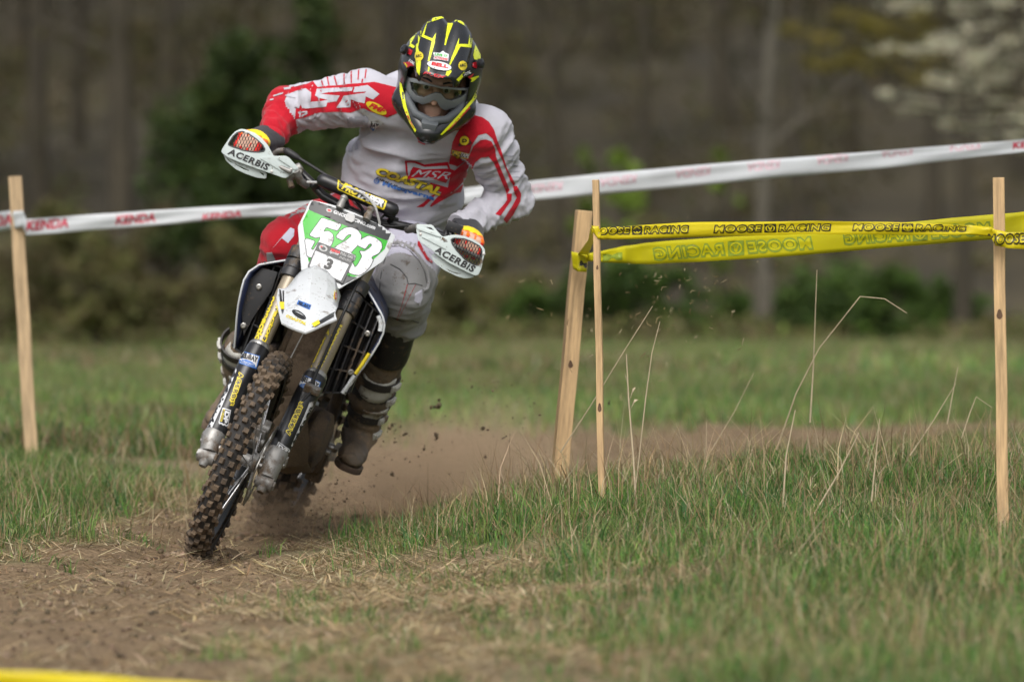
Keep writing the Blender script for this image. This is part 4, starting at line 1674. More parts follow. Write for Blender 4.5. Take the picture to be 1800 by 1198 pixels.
def wheel(name, cx, cz, Ro, tw, rim_r, X, knob_rows, nk, label=None):
    """tyre with knobs, rim, hub, spokes, brake disc; axle along y"""
    c = Vector((cx, 0, cz))
    hub = MB()
    A = Matrix.Translation(c) @ Matrix.Rotation(math.pi / 2, 4, 'X')     # lathe z -> -y
    hub.lathe([(.02, -.062), (.032, -.06), (.034, -.045), (.020, -.035), (.020, .035), (.034, .045), (.032, .06), (.02, .062)], A, 20)
    for v in hub.v:
        v[:] = X @ v
    root = hub.build(name, ALU, bike)
    # tyre carcass: profile round the rim
    prof = []
    hgt = Ro - rim_r
    for k in range(15):
        a = math.pi * (k / 14)
        prof.append((rim_r + .004 + (hgt - .016) * math.sin(a) ** .8, -tw / 2 * .86 * math.cos(a) * (1 if abs(math.cos(a)) < .95 else .82)))
    ty = MB()
    n = 72
    rings = []
    for k in range(n + 1):
        t = 2 * math.pi * k / n
        rings.append([X @ (c + Vector((r * math.cos(t), y, r * math.sin(t)))) for r, y in prof])
    ty.loft(rings[:-1] + [rings[0]], closed=False, caps=False)
    rt = random.Random(4)
    for k in range(nk):
        for (off, rows) in enumerate(knob_rows):
            t = 2 * math.pi * (k + .5 * off) / nk
            for (yy, w, l, hh) in rows:
                # position on the crown
                a = math.acos(max(-1, min(1, -yy / (tw / 2 * .86))))
                r0 = rim_r + .004 + (hgt - .016) * math.sin(a) ** .8
                nr = Vector((math.cos(t), 0, math.sin(t)))
                tg = Vector((-math.sin(t), 0, math.cos(t)))
                tilt = -yy / (tw / 2) * .85
                up = (nr * math.cos(tilt) - Vector((0, 1, 0)) * math.sin(tilt)).normalized()
                sd = up.cross(tg)
                h2 = hh * rt.uniform(.92, 1.05)
                base = c + nr * r0 + Vector((0, yy, 0)) - up * .004
                q = []
                for e, s_ in ((0, 1.12), (h2 + .004, .88)):
                    q.append([X @ (base + up * e + tg * (l / 2 * s_ * i) + sd * (w / 2 * s_ * j)) for i, j in ((-1, -1), (1, -1), (1, 1), (-1, 1))])
                ty.loft(q, m=1)
    ty.build('tyre', [TYRE_M, KNOB_M], root, smooth=35)
    rm = MB()
    pr = [(rim_r + .004, -tw * .26), (rim_r - .004, -tw * .27), (rim_r - .016, -tw * .15), (rim_r - .019, 0), (rim_r - .016, tw * .15), (rim_r - .004, tw * .27), (rim_r + .004, tw * .26), (rim_r - .002, 0)]
    rings = []
    for k in range(65):
        t = 2 * math.pi * k / 64
        rings.append([X @ (c + Vector((r * math.cos(t), y, r * math.sin(t)))) for r, y in pr])
    rm.loft(rings, closed=True, caps=False)
    rm.build('rim', RIM_M, root)
    sp = MB()
    for k in range(36):
        s = 1 if k % 2 else -1
        t0 = 2 * math.pi * k / 36
        t1 = t0 + (.55 if (k // 2) % 2 else -.55)
        p0 = c + Vector((.033 * math.cos(t1), s * .045, .033 * math.sin(t1)))
        p1 = c + Vector(((rim_r - .016) * math.cos(t0), s * .006, (rim_r - .016) * math.sin(t0)))
        sp.tube([X @ p0, X @ p1], .0021, 5)
    sp.build('spokes', SPOKE_M, root)
    dk = MB()
    dr = .13 if cx > -.5 else .11
    dy = .072
    outer, inner = [], []
    for k in range(72):
        t = 2 * math.pi * k / 72
        ro = dr + .004 * math.cos(t * 12)
        outer.append(c + Vector((ro * math.cos(t), dy, ro * math.sin(t))))
        inner.append(c + Vector(((dr - .028) * math.cos(t), dy, (dr - .028) * math.sin(t))))
    V = [X @ p for p in outer + inner] + [X @ (p + Vector((0, .003, 0))) for p in outer + inner]
    F = []
    for k in range(72):
        j = (k + 1) % 72
        F += [(k, j, 72 + j, 72 + k), (144 + k, 216 + k, 216 + j, 144 + j), (k, 144 + k, 144 + j, j), (72 + k, 72 + j, 216 + j, 216 + k)]
    dk.add(V, F)
    for k in range(6):
        t = 2 * math.pi * k / 6
        dk.tube([X @ (c + Vector((.03 * math.cos(t), dy - .012, .03 * math.sin(t)))), X @ (c + Vector(((dr - .022) * math.cos(t + .35), dy + .001, (dr - .022) * math.sin(t + .35))))], .0045, 6)
    dk.build('brake_disc', STEEL, root)
    return root


rowA = [(-.014, .015, .017, .012), (.014, .015, .017, .012), (-.034, .010, .019, .009), (.034, .010, .019, .009)]
rowB = [(0, .016, .016, .012), (-.026, .012, .016, .011), (.026, .012, .016, .011)]
front_wheel = wheel('front_wheel', 0, .35, .350, .088, .272, STEER, [rowA, rowB], 38)
rA = [(-.022, .022, .021, .018), (.022, .022, .021, .018), (-.058, .016, .026, .015), (.058, .016, .026, .015)]
rB = [(0, .026, .020, .018), (-.043, .02, .022, .016), (.043, .02, .022, .016)]
rear_wheel = wheel('rear_wheel', -1.46, .335, .338, .140, .235, Matrix.Identity(4), [rA, rB], 32)

# ------------------------------------------------------------------ fork
def fork_leg(side, top, clamp_t, clamp_b, lip, guard_b, axle):
    """points traced down the leg: picture coordinates on the fork plane"""
    P_top, P_ct, P_cb, P_lip, P_gb, P_ax = [LF(*q) for q in (top, clamp_t, clamp_b, lip, guard_b, axle)]
    ax = (P_ax - P_top).normalized()
    mb = MB()
    mb.tube([P_top, P_lip.lerp(P_top, .02), P_lip + ax * .01], [.0275, .0265, .0255], 24)
    leg = mb.build('fork_leg', BRONZE, bike, smooth=50)
    # rubber gaiter band below the lower clamp
    mb = MB()
    d = (P_cb - P_ct)
    mb.tube([P_ct - d * .02, P_ct, P_ct + d * .48, P_ct + d * .5, P_ct + d * .52, P_cb, P_cb + d * .02], [.030, .0335, .0335, .0315, .0335, .0335, .030], 24)
    mb.build('clamp_band', BLACK_PL, leg, smooth=50, bevel=.001)
    # guard shell
    mb = MB()
    A = axisM(P_lip, P_gb)
    L_ = (P_gb - P_lip).length
    rings = []
    prof = [(0, .034), (.012, .0375), (.10 * 1, .0375), (.13, .0355), (L_ * .6, .0345), (L_ - .01, .0325), (L_, .030)]
    for z, r in prof:
        rings.append([A @ Vector((r * math.cos(t) * (1.0), r * math.sin(t), z)) for t in np.linspace(0, 2 * math.pi, 29)[:-1]])
    mb.loft(rings)
    g = mb.build('fork_guard', BLACK_SM, leg, smooth=50)
    mb = MB()
    mb.tube([P_lip - ax * .012, P_lip - ax * .004, P_lip + ax * .006], [.0300, .0345, .0350], 26)
    mb.build('seal_ring', STEEL, leg, smooth=50)
    # axle clamp: cast lug with pinch bolts
    mb = MB()
    D = (P_ax - P_gb)
    u = Vector((0, 1, 0))
    w = ax.cross(u).normalized()
    mb.tube([P_gb - ax * .004, P_gb + ax * .012, P_gb + ax * .03, P_ax + ax * .006], [.033, .0345, .0315, .029], 14)
    c = P_ax + ax * .02
    mb.tube([c - u * .026, c + u * .026], .0235, 16)
    mb.tube([c - u * .032, c + u * .032], .0155, 6)
    for s in (-1, 1):
        mb.box(P_gb + ax * .018 + u * s * .030 - w * .014, (.018, .014, .034), Matrix.Rotation(.47, 3, 'Y'))
        mb.tube([P_gb + ax * .010 + u * s * .031 - w * .005, P_gb + ax * .010 + u * s * .031 - w * .034], .0065, 6)
        mb.tube([P_gb + ax * .032 + u * s * .030 - w * .005, P_gb + ax * .032 + u * s * .030 - w * .032], .0055, 6)
    mb.tube([c + ax * .005, c + ax * .036], [.022, .012], 12)
    mb.build('axle_clamp', CLAMP_M, leg, smooth=40, bevel=.0012)
    return leg, g


leg_r, guard_r = fork_leg(-1, (556, 392), (520, 462), (508, 490), (456, 610), (378, 762), (368, 792))
leg_l, guard_l = fork_leg(1, (664, 424), (622, 520), (606, 552), (556, 660), (489, 793), (470, 838))
mb = MB()
mb.tube([STEER @ Vector((0, -.11, .35)), STEER @ Vector((0, .11, .35))], .0105, 12)
mb.build('axle', STEEL, bike)
# triple clamps bridging the two legs
for nm, a, b in (('lower_triple_clamp', (526, 450), (628, 508)), ('upper_triple_clamp', (552, 398), (656, 438))):
    p, q = LF(*a), LF(*b)
    mb = MB()
    up = Vector((-.446, 0, .895))
    mb.loft([[c + up * s1 * .018 + Vector((s2 * .03 - .012, 0, 0)) for s1, s2 in ((-1, -1), (1, -1), (1, 1), (-1, 1))] for c in (p, p.lerp(q, .25) - Vector((.02, 0, 0)), p.lerp(q, .75) - Vector((.02, 0, 0)), q)])
    for c in (p, q):
        mb.tube([c - up * .021, c + up * .021], .035, 20)
    mb.build(nm, BLACK_PL, bike, bevel=.002)
# brake caliper and hose on the rider's left leg
cal = LF(472, 770, -.03) + Vector((-.02, -.035, 0))
mb = MB()
mb.box(cal, (.07, .05, .075), Matrix.Rotation(.5, 3, 'Y'))
mb.tube([cal + Vector((.03, -.02, .025)), cal + Vector((.03, .03, .025))], .014, 12)
mb.tube([cal + Vector((.03, -.02, -.02)), cal + Vector((.03, .03, -.02))], .014, 12)
mb.build('brake_caliper', ALU, bike, bevel=.004)
hgl = bvh_hit(mesh_bvh(guard_l))
hgr = bvh_hit(mesh_bvh(guard_r))
hll, hlr = bvh_hit(mesh_bvh(leg_l)), bvh_hit(mesh_bvh(leg_r))
pth = [LF(640, 470, .035), LF(606, 545, .045), LF(590, 580, .05), LF(575, 615, .046), LF(553, 662, .046), LF(545, 690, .043), LF(518, 722, .03), LF(494, 745, .02), LF(484, 775, .015), LF(481, 800, .0), LF(476, 820, -.02)]
mb = MB()
mb.tube(pth, .0048, 8)
mb.build('brake_hose', BLACK_CL, bike, smooth=60)
p = LF(549, 684, .046)
mb = MB()
mb.box(p, (.022, .052, .024), Matrix.Rotation(.47, 3, 'Y'))
for s in (-1, 1):
    mb.tube([p + Vector((.0, s * .016, 0)), p + Vector((.016, s * .016, .006))], .0055, 6)
mb.build('hose_clamp', ALU, bike, bevel=.003)

# print on the legs
c65 = lambda pts: crop(420, 500, 3.327, pts)
c5 = lambda pts: crop(330, 480, 3.744, pts)
DARKG = pmat('black guard graphic', (.010, .011, .013), .3, mud=.10)
decal('guard_stripe', [c5([(316, 610), (322, 640), (232, 860), (148, 1042), (118, 1010), (120, 985), (215, 790), (290, 640)])], WHITE_PR, guard_r, hgr, .0010, 6)
decal('guard_stripe', [c65([(462, 672), (440, 765), (330, 945), (285, 1040), (262, 1000), (296, 962), (400, 720), (412, 690)])], WHITE_PR, guard_l, hgl, .0010, 6)


def badge(par, hit, quad, s, rim=BLUE_PR):
    """white sticker with black letters over a blue arc"""
    a, b, c, d = [Vector(q) for q in quad]              # tl tr br bl
    q = lambda u, v: tuple((a.lerp(b, u)).lerp(d.lerp(c, u), v))
    decal('sticker', [[q(0, 0), q(1, 0), q(1, 1), q(0, 1)]], rim, par, hit, .0012, 5)
    decal('sticker', [[q(.05, .06), q(.95, .06), q(.95, .92), q(.05, .92)]], WHITE_PR, par, hit, .0018, 5)
    decal('sticker', [[q(.08, .9), q(.14, .74), q(.3, .6), q(.5, .54), q(.7, .6), q(.86, .74), q(.92, .9)]], rim, par, hit, .0024, 5)
    lettering(s, q(.07, .56), q(.93, .56), 1, BLACK_PR, par, hit, .0028, .05, up=Vector(q(.5, .12)) - Vector(q(.5, .56)), bend=.15)
    lettering('LUBRICANTS', q(.2, .84), q(.8, .84), 1, WHITE_PR, par, hit, .003, .01, up=Vector(q(.5, .72)) - Vector(q(.5, .84)))


badge(guard_r, hgr, c5([(346, 508), (476, 545), (452, 630), (326, 588)]), 'BEL-RAY')
badge(guard_l, hgl, c65([(372, 525), (480, 570), (452, 650), (345, 588)]), 'BEL-RAY')


def tech(par, hit, p0, p1, h):
    lettering('ACERBiS', p0, p1, h, YEL_PR, par, hit, .0012, .10, -.1, space_=1.1)
    p0, p1 = Vector(p0), Vector(p1)
    d = p1 - p0
    u = Vector((d.y, -d.x)).normalized() * h
    lettering('ACERBiS', p0 + d * .03 + u * .15, p1 - d * .03 + u * .15, h, BLACK_PR, par, hit, .0020, .015, -.1, up=u * .7, space_=1.25)


# letters run up the leg on both sides
tech(guard_r, hgr, c5([(340, 645)])[0], c5([(264, 870)])[0], 9.5) if False else tech(guard_r, hgr, (419, 713), (437, 654), 0) if False else None
tech(guard_r, hgr, c5([(298, 878)])[0], c5([(374, 660)])[0], -10) if False else tech(guard_r, hgr, c5([(338, 646)])[0], c5([(264, 866)])[0], 10)
tech(guard_l, hgl, c65([(298, 886)])[0], c65([(388, 690)])[0], 10.5)
lettering('DUNLOP', c5([(262, 690)])[0], c5([(136, 968)])[0], 6.0, BLACK_PR, guard_r, hgr, .0018, .03, -.2)
lettering('DUNLOP', c65([(338, 925)])[0], c65([(436, 722)])[0], 6.5, BLACK_PR, guard_l, hgl, .0018, .03, .2)


def dp(par, hit, quad):
    a, b, c, d = [Vector(q) for q in quad]
    q = lambda u, v: tuple((a.lerp(b, u)).lerp(d.lerp(c, u), v))
    o = [q(0, .0), q(.92, .0), q(1, .2), q(.94, .35), q(1, .5), q(.94, .7), q(.98, .9), q(.9, 1), q(0, 1)]
    decal('sticker', [o], WHITE_PR, par, hit, .0014, 5)
    decal('sticker', [[q(.06, .07), q(.85, .07), q(.9, .22), q(.84, .36), q(.9, .5), q(.84, .7), q(.88, .84), q(.84, .93), q(.06, .93)]], BLACK_PR, par, hit, .0020, 5)
    lettering('DP', q(.12, .62), q(.82, .62), 1, WHITE_PR, par, hit, .0026, .06, up=Vector(q(.5, .12)) - Vector(q(.5, .62)))
    decal('sticker', [[q(.08, .68), q(.8, .68), q(.8, .9), q(.08, .9)]], YEL_PR, par, hit, .0024, 5)
    lettering('BRAKES', q(.14, .87), q(.76, .87), 1, BLACK_PR, par, hit, .003, .02, up=Vector(q(.5, .72)) - Vector(q(.5, .87)))


dp(guard_r, hgr, c5([(284, 900), (262, 1012), (200, 992), (230, 884)]))
dp(guard_l, hgl, c65([(232, 918), (300, 965), (285, 1012), (206, 972)]))
lettering('connection', (478, 519), (443, 607), 9.5, BLACK_PR, leg_r, hlr, .0010, .10)
lettering('connection', (478, 519), (443, 607), 9, YEL_PR, leg_r, hlr, .0018, .05)
lettering('Factory', (486, 535), (455, 606), -9, BLACK_PR, leg_r, hlr, .0010, .10, up=(10, 3.5)) if False else None
lettering('Factory', (484, 536), (457, 607), 10, BLACK_PR, leg_r, hlr, .0010, .10)
lettering('Factory', (484, 536), (457, 607), 9.5, YEL_PR, leg_r, hlr, .0018, .05)
lettering('connection', (560, 656), (602, 572), 10.5, BLACK_PR, leg_l, hll, .0010, .10)
lettering('connection', (560, 656), (602, 572), 10, YEL_PR, leg_l, hll, .0018, .05)
lettering('Factory', (549, 648), (583, 578), 9, YEL_PR, leg_l, hll, .0018, .05)

# ------------------------------------------------------------------ number plate
c3 = lambda pts: crop(520, 340, 6.655, pts)
PL_OFF = .085
plate_hit = plane_hit(FK, .498 * .35 + PL_OFF)
plate_o = rnd(c3([(178, 55), (440, 135), (700, 228), (720, 238), (1040, 365), (1060, 385), (1168, 440), (1160, 480), (1092, 640), (1020, 765), (760, 962), (490, 1122), (420, 1060), (300, 990), (75, 945), (50, 620), (28, 345), (110, 190), (150, 95)]), 2)
cxp, cyp = 605, 425
plate = sheet('number_plate', plate_o, (), WHITE_PL, bike, plate_hit, .008, 7, .0018, bulge=lambda x, y: -.000004 * ((x - cxp) ** 2) * 1.0)
hp = bvh_hit(mesh_bvh(plate))
decal('plate_band', [rnd(c3([(196, 80), (440, 160), (700, 252), (1040, 390), (1118, 440), (1112, 470), (1076, 555), (600, 385), (146, 190), (160, 140)]), 2)], DKGREY, plate, hp, .0006, 6)
decal('plate_field', [c3([(146, 190), (600, 385), (1076, 555), (1040, 650), (900, 780), (760, 952), (680, 975), (590, 960), (400, 900), (150, 800), (108, 540), (80, 330)])], GREEN, plate, hp, .0006, 6)
decal('plate_base', [c3([(600, 960), (720, 982), (545, 1072), (440, 1020), (420, 960)])], DKGREY, plate, hp, .0008, 6)
five = [(303, 288), (533, 362), (487, 435), (352, 392), (318, 452), (380, 440), (428, 475), (442, 530), (420, 590), (350, 690), (260, 742), (180, 748), (135, 735), (108, 545), (125, 528), (224, 560), (178, 642), (186, 664), (212, 655), (290, 530), (282, 502), (240, 522), (160, 487)]
two = [(470, 510), (520, 440), (580, 402), (650, 398), (722, 430), (766, 490), (755, 565), (700, 630), (660, 670), (640, 700), (700, 730), (680, 790), (440, 690), (455, 630), (600, 545), (652, 500), (650, 478), (622, 476), (590, 495), (550, 550)]
three = [(720, 605), (770, 535), (850, 495), (930, 520), (1000, 575), (1008, 635), (970, 700), (890, 737), (882, 760), (905, 775), (870, 850), (800, 925), (740, 957), (660, 942), (600, 915), (630, 712), (740, 745), (668, 860), (676, 880), (715, 840), (775, 740), (745, 672), (800, 680), (850, 650), (892, 608), (882, 585), (855, 590), (810, 650)]
three = [(720, 605), (770, 535), (850, 495), (930, 520), (1000, 575), (1008, 635), (970, 700), (890, 737), (882, 760), (905, 775), (870, 850), (800, 925), (740, 957), (660, 942), (603, 915), (660, 800), (690, 870), (722, 838), (778, 735), (745, 672), (800, 680), (850, 650), (892, 608), (882, 585), (855, 590), (810, 650)]
for nm, g in (('five', five), ('two', two), ('three', three)):
    o = rnd(c3(g), 1.6)
    decal('numeral', [grow(o, 1.3)], BLACK_PR, plate, hp, .0010, 6)
    decal('numeral', [o], WHITE_PR, plate, hp, .0016, 6)
lettering('GNCC', c3([(436, 232)])[0], c3([(590, 290)])[0], 6.2, WHITE_PR, plate, hp, .0014, .04)
lettering('RACING', c3([(606, 296)])[0], c3([(806, 378)])[0], 6.2, WHITE_PR, plate, hp, .0014, .04)
lettering('.com', c3([(810, 382)])[0], c3([(922, 424)])[0], 5.0, WHITE_PR, plate, hp, .0014, .04)
ell = lambda cx, cy, a, b, th=0: [(cx + a * math.cos(t) * math.cos(th) - b * math.sin(t) * math.sin(th), cy + a * math.cos(t) * math.sin(th) + b * math.sin(t) * math.cos(th)) for t in np.linspace(0, 2 * math.pi, 22)[:-1]]
decal('emblem', [c3(ell(390, 198, 36, 24, .3))], GREY_PR, plate, hp, .0014, 4)
decal('emblem', [c3(ell(390, 198, 20, 12, .3))], RED_PR, plate, hp, .0020, 4)
# grey fixing strap end bolted through the top of the plate
sheet('fixing_tab', rnd(c3([(585, 255), (620, 232), (690, 262), (690, 320), (655, 352), (620, 335), (572, 318)]), 2), (), GREY_PR, plate, plate_hit, .008, 5, .001, off=.007)
# small class plate
small_o = rnd(c3([(265, 573), (692, 735), (548, 1062), (500, 1040), (330, 950), (150, 880), (135, 855)]), 1.5)
small = sheet('class_plate', small_o, (), DKGREY, bike, plate_hit, .004, 6, .0008, off=.006)
hs_ = bvh_hit(mesh_bvh(small))
decal('class_panel', [rnd(c3([(228, 668), (622, 832), (526, 1022), (330, 930), (160, 855)]), 1.2)], WHITE_PR, small, hs_, .0006, 6)
lettering('3', c3([(318, 875)])[0], c3([(408, 905)])[0], 20, BLACK_PR, small, hs_, .0012, .06, .1)
lettering('KENDA', c3([(405, 672)])[0], c3([(515, 708)])[0], 5.0, RED_PR, small, hs_, .0012, .06)
lettering('FULL GAS', c3([(520, 712)])[0], c3([(662, 765)])[0], 5.0, GREY_PR, small, hs_, .0012, .02)
lettering('Sprint', c3([(385, 700)])[0], c3([(495, 735)])[0], 6.0, WHITE_PR, small, hs_, .0012, .01, .3)
lettering('ENDURO', c3([(505, 755)])[0], c3([(640, 805)])[0], 4.0, GREY_PR, small, hs_, .0012, .0, .2)
decal('emblem', [c3(ell(320, 640, 52, 36, .4))], GREY_PR, small, hs_, .0008, 5)
decal('emblem', [c3(ell(322, 642, 30, 20, .4))], DKGREY, small, hs_, .0012, 5)
decal('emblem', [c3(ell(300, 622, 14, 10, .4))], RED_PR, small, hs_, .0014, 5)

# ------------------------------------------------------------------ front fender
secs = [(-.20, [(512, 498), (520, 487), (531, 476), (553, 467), (575, 477), (588, 492), (598, 520)]),
        (-.11, [(501, 511), (513, 500), (526, 486), (548, 476), (573, 487), (588, 503), (594, 533)]),
        (-.03, [(489, 508), (503, 510), (521, 500), (547, 492), (575, 506), (590, 520), (593, 540)]),
        (.05, [(486, 524), (503, 524), (520, 517), (545, 514), (570, 524), (584, 534), (592, 542)]),
        (.13, [(489, 545), (505, 547), (521, 543), (542, 545), (562, 550), (576, 552), (589, 550)]),
        (.19, [(493, 563), (507, 566), (521, 567), (538, 570), (556, 568), (572, 563), (591, 557)]),
        (.215, [(495, 567), (507, 573), (521, 579), (537, 584), (550, 579), (571, 569), (592, 561)]),
        (.213, [(495, 569), (507, 576), (521, 582), (537, 587), (550, 582), (571, 572), (592, 563)])]
V, F = [], []
for x, r in secs:
    for i in range(len(r) - 1):
        for k in range(4):
            a, b = LX(*r[i], x), LX(*r[i + 1], x)
            V.append(a.lerp(b, k / 4))
    V.append(LX(*r[-1], x))
m = len(V) // len(secs)
for i in range(len(secs) - 1):
    for j in range(m - 1):
        F.append((i * m + j, i * m + j + 1, (i + 1) * m + j + 1, (i + 1) * m + j))
fender = obj_from('front_fender', [tuple(v) for v in V], F, WHITE_PL, bike, False, smooth=14)
sm = fender.modifiers.new('sub', 'SUBSURF')
sm.subdivision_type = 'SIMPLE'
sm.levels = sm.render_levels = 1
sm = fender.modifiers.new('thick', 'SOLIDIFY')
sm.thickness = .005
sm.offset = 0
hfn = bvh_hit(mesh_bvh(fender))
c4 = lambda pts: crop(460, 300, 3.993, pts)
for g in ([(122, 832), (134, 830), (150, 960), (146, 1010), (140, 1000), (126, 900)], [(145, 828), (156, 826), (158, 960), (152, 1005), (150, 1000)],
          [(515, 990), (522, 1005), (440, 1050), (385, 1085), (380, 1070), (430, 1040)], [(500, 1012), (522, 1022), (450, 1062), (380, 1100), (350, 1100), (420, 1060)]):
    decal('fender_stripe', [c4(g)], BLACK_PR, fender, hfn, .004, 5)
for g in ([(124, 925), (158, 925), (158, 975), (134, 975)], [(352, 1075), (400, 1050), (412, 1075), (370, 1100)]):
    decal('fender_stripe', [c4(g)], YEL_PR, fender, hfn, .0048, 5)
q = c4([(258, 910), (348, 945), (335, 980), (246, 940)])
decal('sticker', [q], BLUE_PR, fender, hfn, .004, 5)
lettering('BEL-RAY', c4([(256, 942)])[0], c4([(336, 974)])[0], 6.0, BLACK_PR, fender, hfn, .0048, .05)
for e in (ell(262, 1012, 56, 22, .55), ):
    i_ = ell(266, 1012, 42, 12, .55)
    decal('emblem', [(c4(e), [c4(i_)])], BLACK_PR, fender, hfn, .004, 4)
decal('emblem', [c4([(225, 985), (300, 1025), (300, 1040), (285, 1036), (225, 1000)])], BLACK_PR, fender, hfn, .0045, 4)
lettering('COASTAL', c4([(168, 1030)])[0], c4([(308, 1088)])[0], 5.2, YEL_PR, fender, hfn, .0048, .05, .2)
decal('sticker', [c4(ell(514, 880, 12, 42, .05))], YEL_PR, fender, hfn, .004, 4)
decal('sticker', [c4(ell(515, 880, 7, 26, .05))], RED_PR, fender, hfn, .0048, 4)

# mud caked inner guard seen between the legs
mb = MB()
xs = -.30
mb.prism([LX(524, 560, xs), LX(604, 560, xs), LX(590, 600, xs), LX(560, 660, xs), LX(545, 690, xs), LX(470, 700, xs), LX(484, 660, xs)], (-.02, 0, 0))
mb.build('inner_guard', MUDDY, bike, bevel=.004)
mb = MB()
mb.tube([LX(534, 584, xs + .012), LX(505, 640, xs + .012), LX(481, 690, xs + .012)], .0018, 6)
mb.build('guard_edge', GREY_PR, bike)

# ------------------------------------------------------------------ radiators and shrouds
def shroud(name, edge, xf, back, mat, into):
    """front edge traced; the panel sweeps back along the tank"""
    e = [LX(px, py, xf + dx) for px, py, dx in edge]
    mb = MB()
    rows = []
    for p in e:
        row = []
        for k in range(7):
            f = k / 6
            row.append(p + Vector((-back * f, into * (.055 * f * f + .012 * math.sin(f * 3.1)), .05 * f * (1 if p.z > .72 else .3) - (.0 if p.z > .7 else -.10 * f))))
        rows.append(row)
    mb.loft(rows, closed=False, caps=False)
    o = mb.build(name, mat, bike, smooth=60)
    sm = o.modifiers.new('thick', 'SOLIDIFY')
    sm.thickness = .007
    sm.offset = 0
    # pale rolled lip
    lp = MB()
    lp.tube([p + Vector((.002, -into * .004, 0)) for p in e], .0032, 6)
    lp.build('shroud_lip', WHITE_PL, o)
    return o


sh_r = shroud('radiator_shroud', [(505, 458, -.02), (480, 462, 0), (458, 466, 0), (440, 478, .01), (431, 493, .02), (426, 512, .02), (421, 536, .01), (418, 562, 0), (416, 590, -.02), (414, 612, -.04)], -.30, .42, NAVY_PL, 1)
sh_l = shroud('radiator_shroud', [(636, 500, -.05), (646, 512, -.02), (657, 530, 0), (666, 546, .01), (671, 556, .01), (674, 569, .01), (672, 584, .01), (664, 602, 0), (653, 620, 0), (640, 640, -.02), (622, 664, -.03), (604, 692, -.05)], -.30, .42, NAVY_PL, -1)
# white / yellow graphic along the left shroud's rolled edge
for (pts, mt, r) in (([(668, 556), (673, 570), (671, 583)], WHITE_PL, .0075), ([(652, 622), (640, 641), (628, 658)], YEL_PR, .006), ([(626, 661), (605, 692)], WHITE_PL, .006)):
    mb = MB()
    mb.tube([LX(a, b, -.287) + Vector((0, -.006, 0)) for a, b in pts], r, 8)
    mb.build('shroud_trim', mt, sh_l, smooth=60)


def grille(quad, xf, nslat, nbar, outer=None):
    """black louvred radiator guard: long slats and short cross bars"""
    a, b, c, d = [LX(px, py, xf) for px, py in quad]     # tl tr br bl
    q = lambda u, v: (a.lerp(b, u)).lerp(d.lerp(c, u), v)
    mb = MB()
    mb.prism([q(0, 0) - Vector((.05, 0, 0)), q(1, 0) - Vector((.05, 0, 0)), q(1, 1) - Vector((.05, 0, 0)), q(0, 1) - Vector((.05, 0, 0))], (-.03, 0, 0))
    core = mb.build('radiator', BLACK_PL, bike)
    for k in range(nslat):
        u = k / (nslat - 1)
        s = MB()
        p0, p1 = q(u, 0), q(u, 1)
        s.loft([[p + Vector((.0, w, 0)) + Vector((dx, dx * .35, 0)) for w, dx in ((-.003, 0), (.003, 0), (.003, -.04), (-.003, -.04))] for p in (p0, p1)])
        s.build('slat', BLACK_PL, core, bevel=.0008, seg=1)
    for k in range(nbar):
        v = k / (nbar - 1)
        s = MB()
        s.loft([[p + Vector((dx, 0, h)) for dx, h in ((-.002, -.003), (-.002, .003), (-.03, .003), (-.03, -.003))] for p in (q(0, v), q(1, v))])
        s.build('cross_bar', BLACK_PL, core, bevel=.0008, seg=1)
    return core


gl = grille([(622, 512), (668, 552), (612, 690), (556, 690)], -.335, 5, 5)
gr = grille([(470, 462), (508, 474), (452, 640), (412, 612)], -.335, 4, 4)
# dark inner panels with washers
mb = MB()
mb.prism([LX(460, 470, -.318), LX(488, 478, -.318), LX(478, 510, -.318), LX(444, 560, -.318), LX(428, 590, -.318), LX(424, 545, -.318), LX(434, 496, -.318)], (-.006, 0, 0))
pn = mb.build('inner_panel', BLACK_PL, bike, bevel=.002)
for (px, py, x, par) in ((455, 504, -.315, pn), (428, 572, -.315, pn), (646, 586, -.325, gl), (617, 654, -.325, gl)):
    p = LX(px, py, x)
    mb = MB()
    M_ = Matrix.Translation(p) @ Matrix.Rotation(math.pi / 2, 4, 'Y')
    mb.lathe([(.0095, -.004), (.0095, .003), (.0075, .0045), (.005, .0045), (.0045, .002), (.001, .002)], M_, 18)
    mb.build('bolt', STEEL, par, smooth=40)

# tank, seat, rear fender
def body(name, secs_, mat, par=bike):
    """x, zc, half width, half height, squareness"""
    mb = MB()
    rings = []
    for x, zc, hw, hh, e in secs_:
        r = []
        for t in np.linspace(0, 2 * math.pi, 25)[:-1]:
            ct, s_ = math.cos(t), math.sin(t)
            r.append(Vector((x, hw * math.copysign(abs(ct) ** e, ct), zc + hh * math.copysign(abs(s_) ** e, s_))))
        rings.append(r)
    mb.loft(rings)
    return mb.build(name, mat, par, smooth=60)


body('fuel_tank', [(-.44, .93, .05, .05, .7), (-.47, .915, .11, .085, .7), (-.58, .90, .135, .11, .7), (-.72, .875, .12, .11, .75), (-.80, .86, .08, .10, .8)], BLACK_PL)
body('seat', [(-.60, .965, .045, .018, .6), (-.66, .955, .06, .04, .6), (-.85, .925, .078, .055, .6), (-1.15, .925, .09, .06, .6), (-1.38, .945, .085, .045, .6), (-1.46, .955, .06, .02, .6)], SEAT_M)
body('rear_fender', [(-1.30, .885, .085, .018, .5), (-1.50, .91, .09, .014, .5), (-1.72, .935, .08, .010, .5), (-1.84, .93, .05, .006, .5)], WHITE_PL)
for s in (-1, 1):
    mb = MB()
    mb.prism([(-.95, s * .105, .86), (-1.45, s * .10, .90), (-1.42, s * .105, .78), (-1.1, s * .115, .60), (-.95, s * .11, .66)], (0, s * .006, 0))
    mb.build('side_panel', WHITE_PL, bike, bevel=.003)

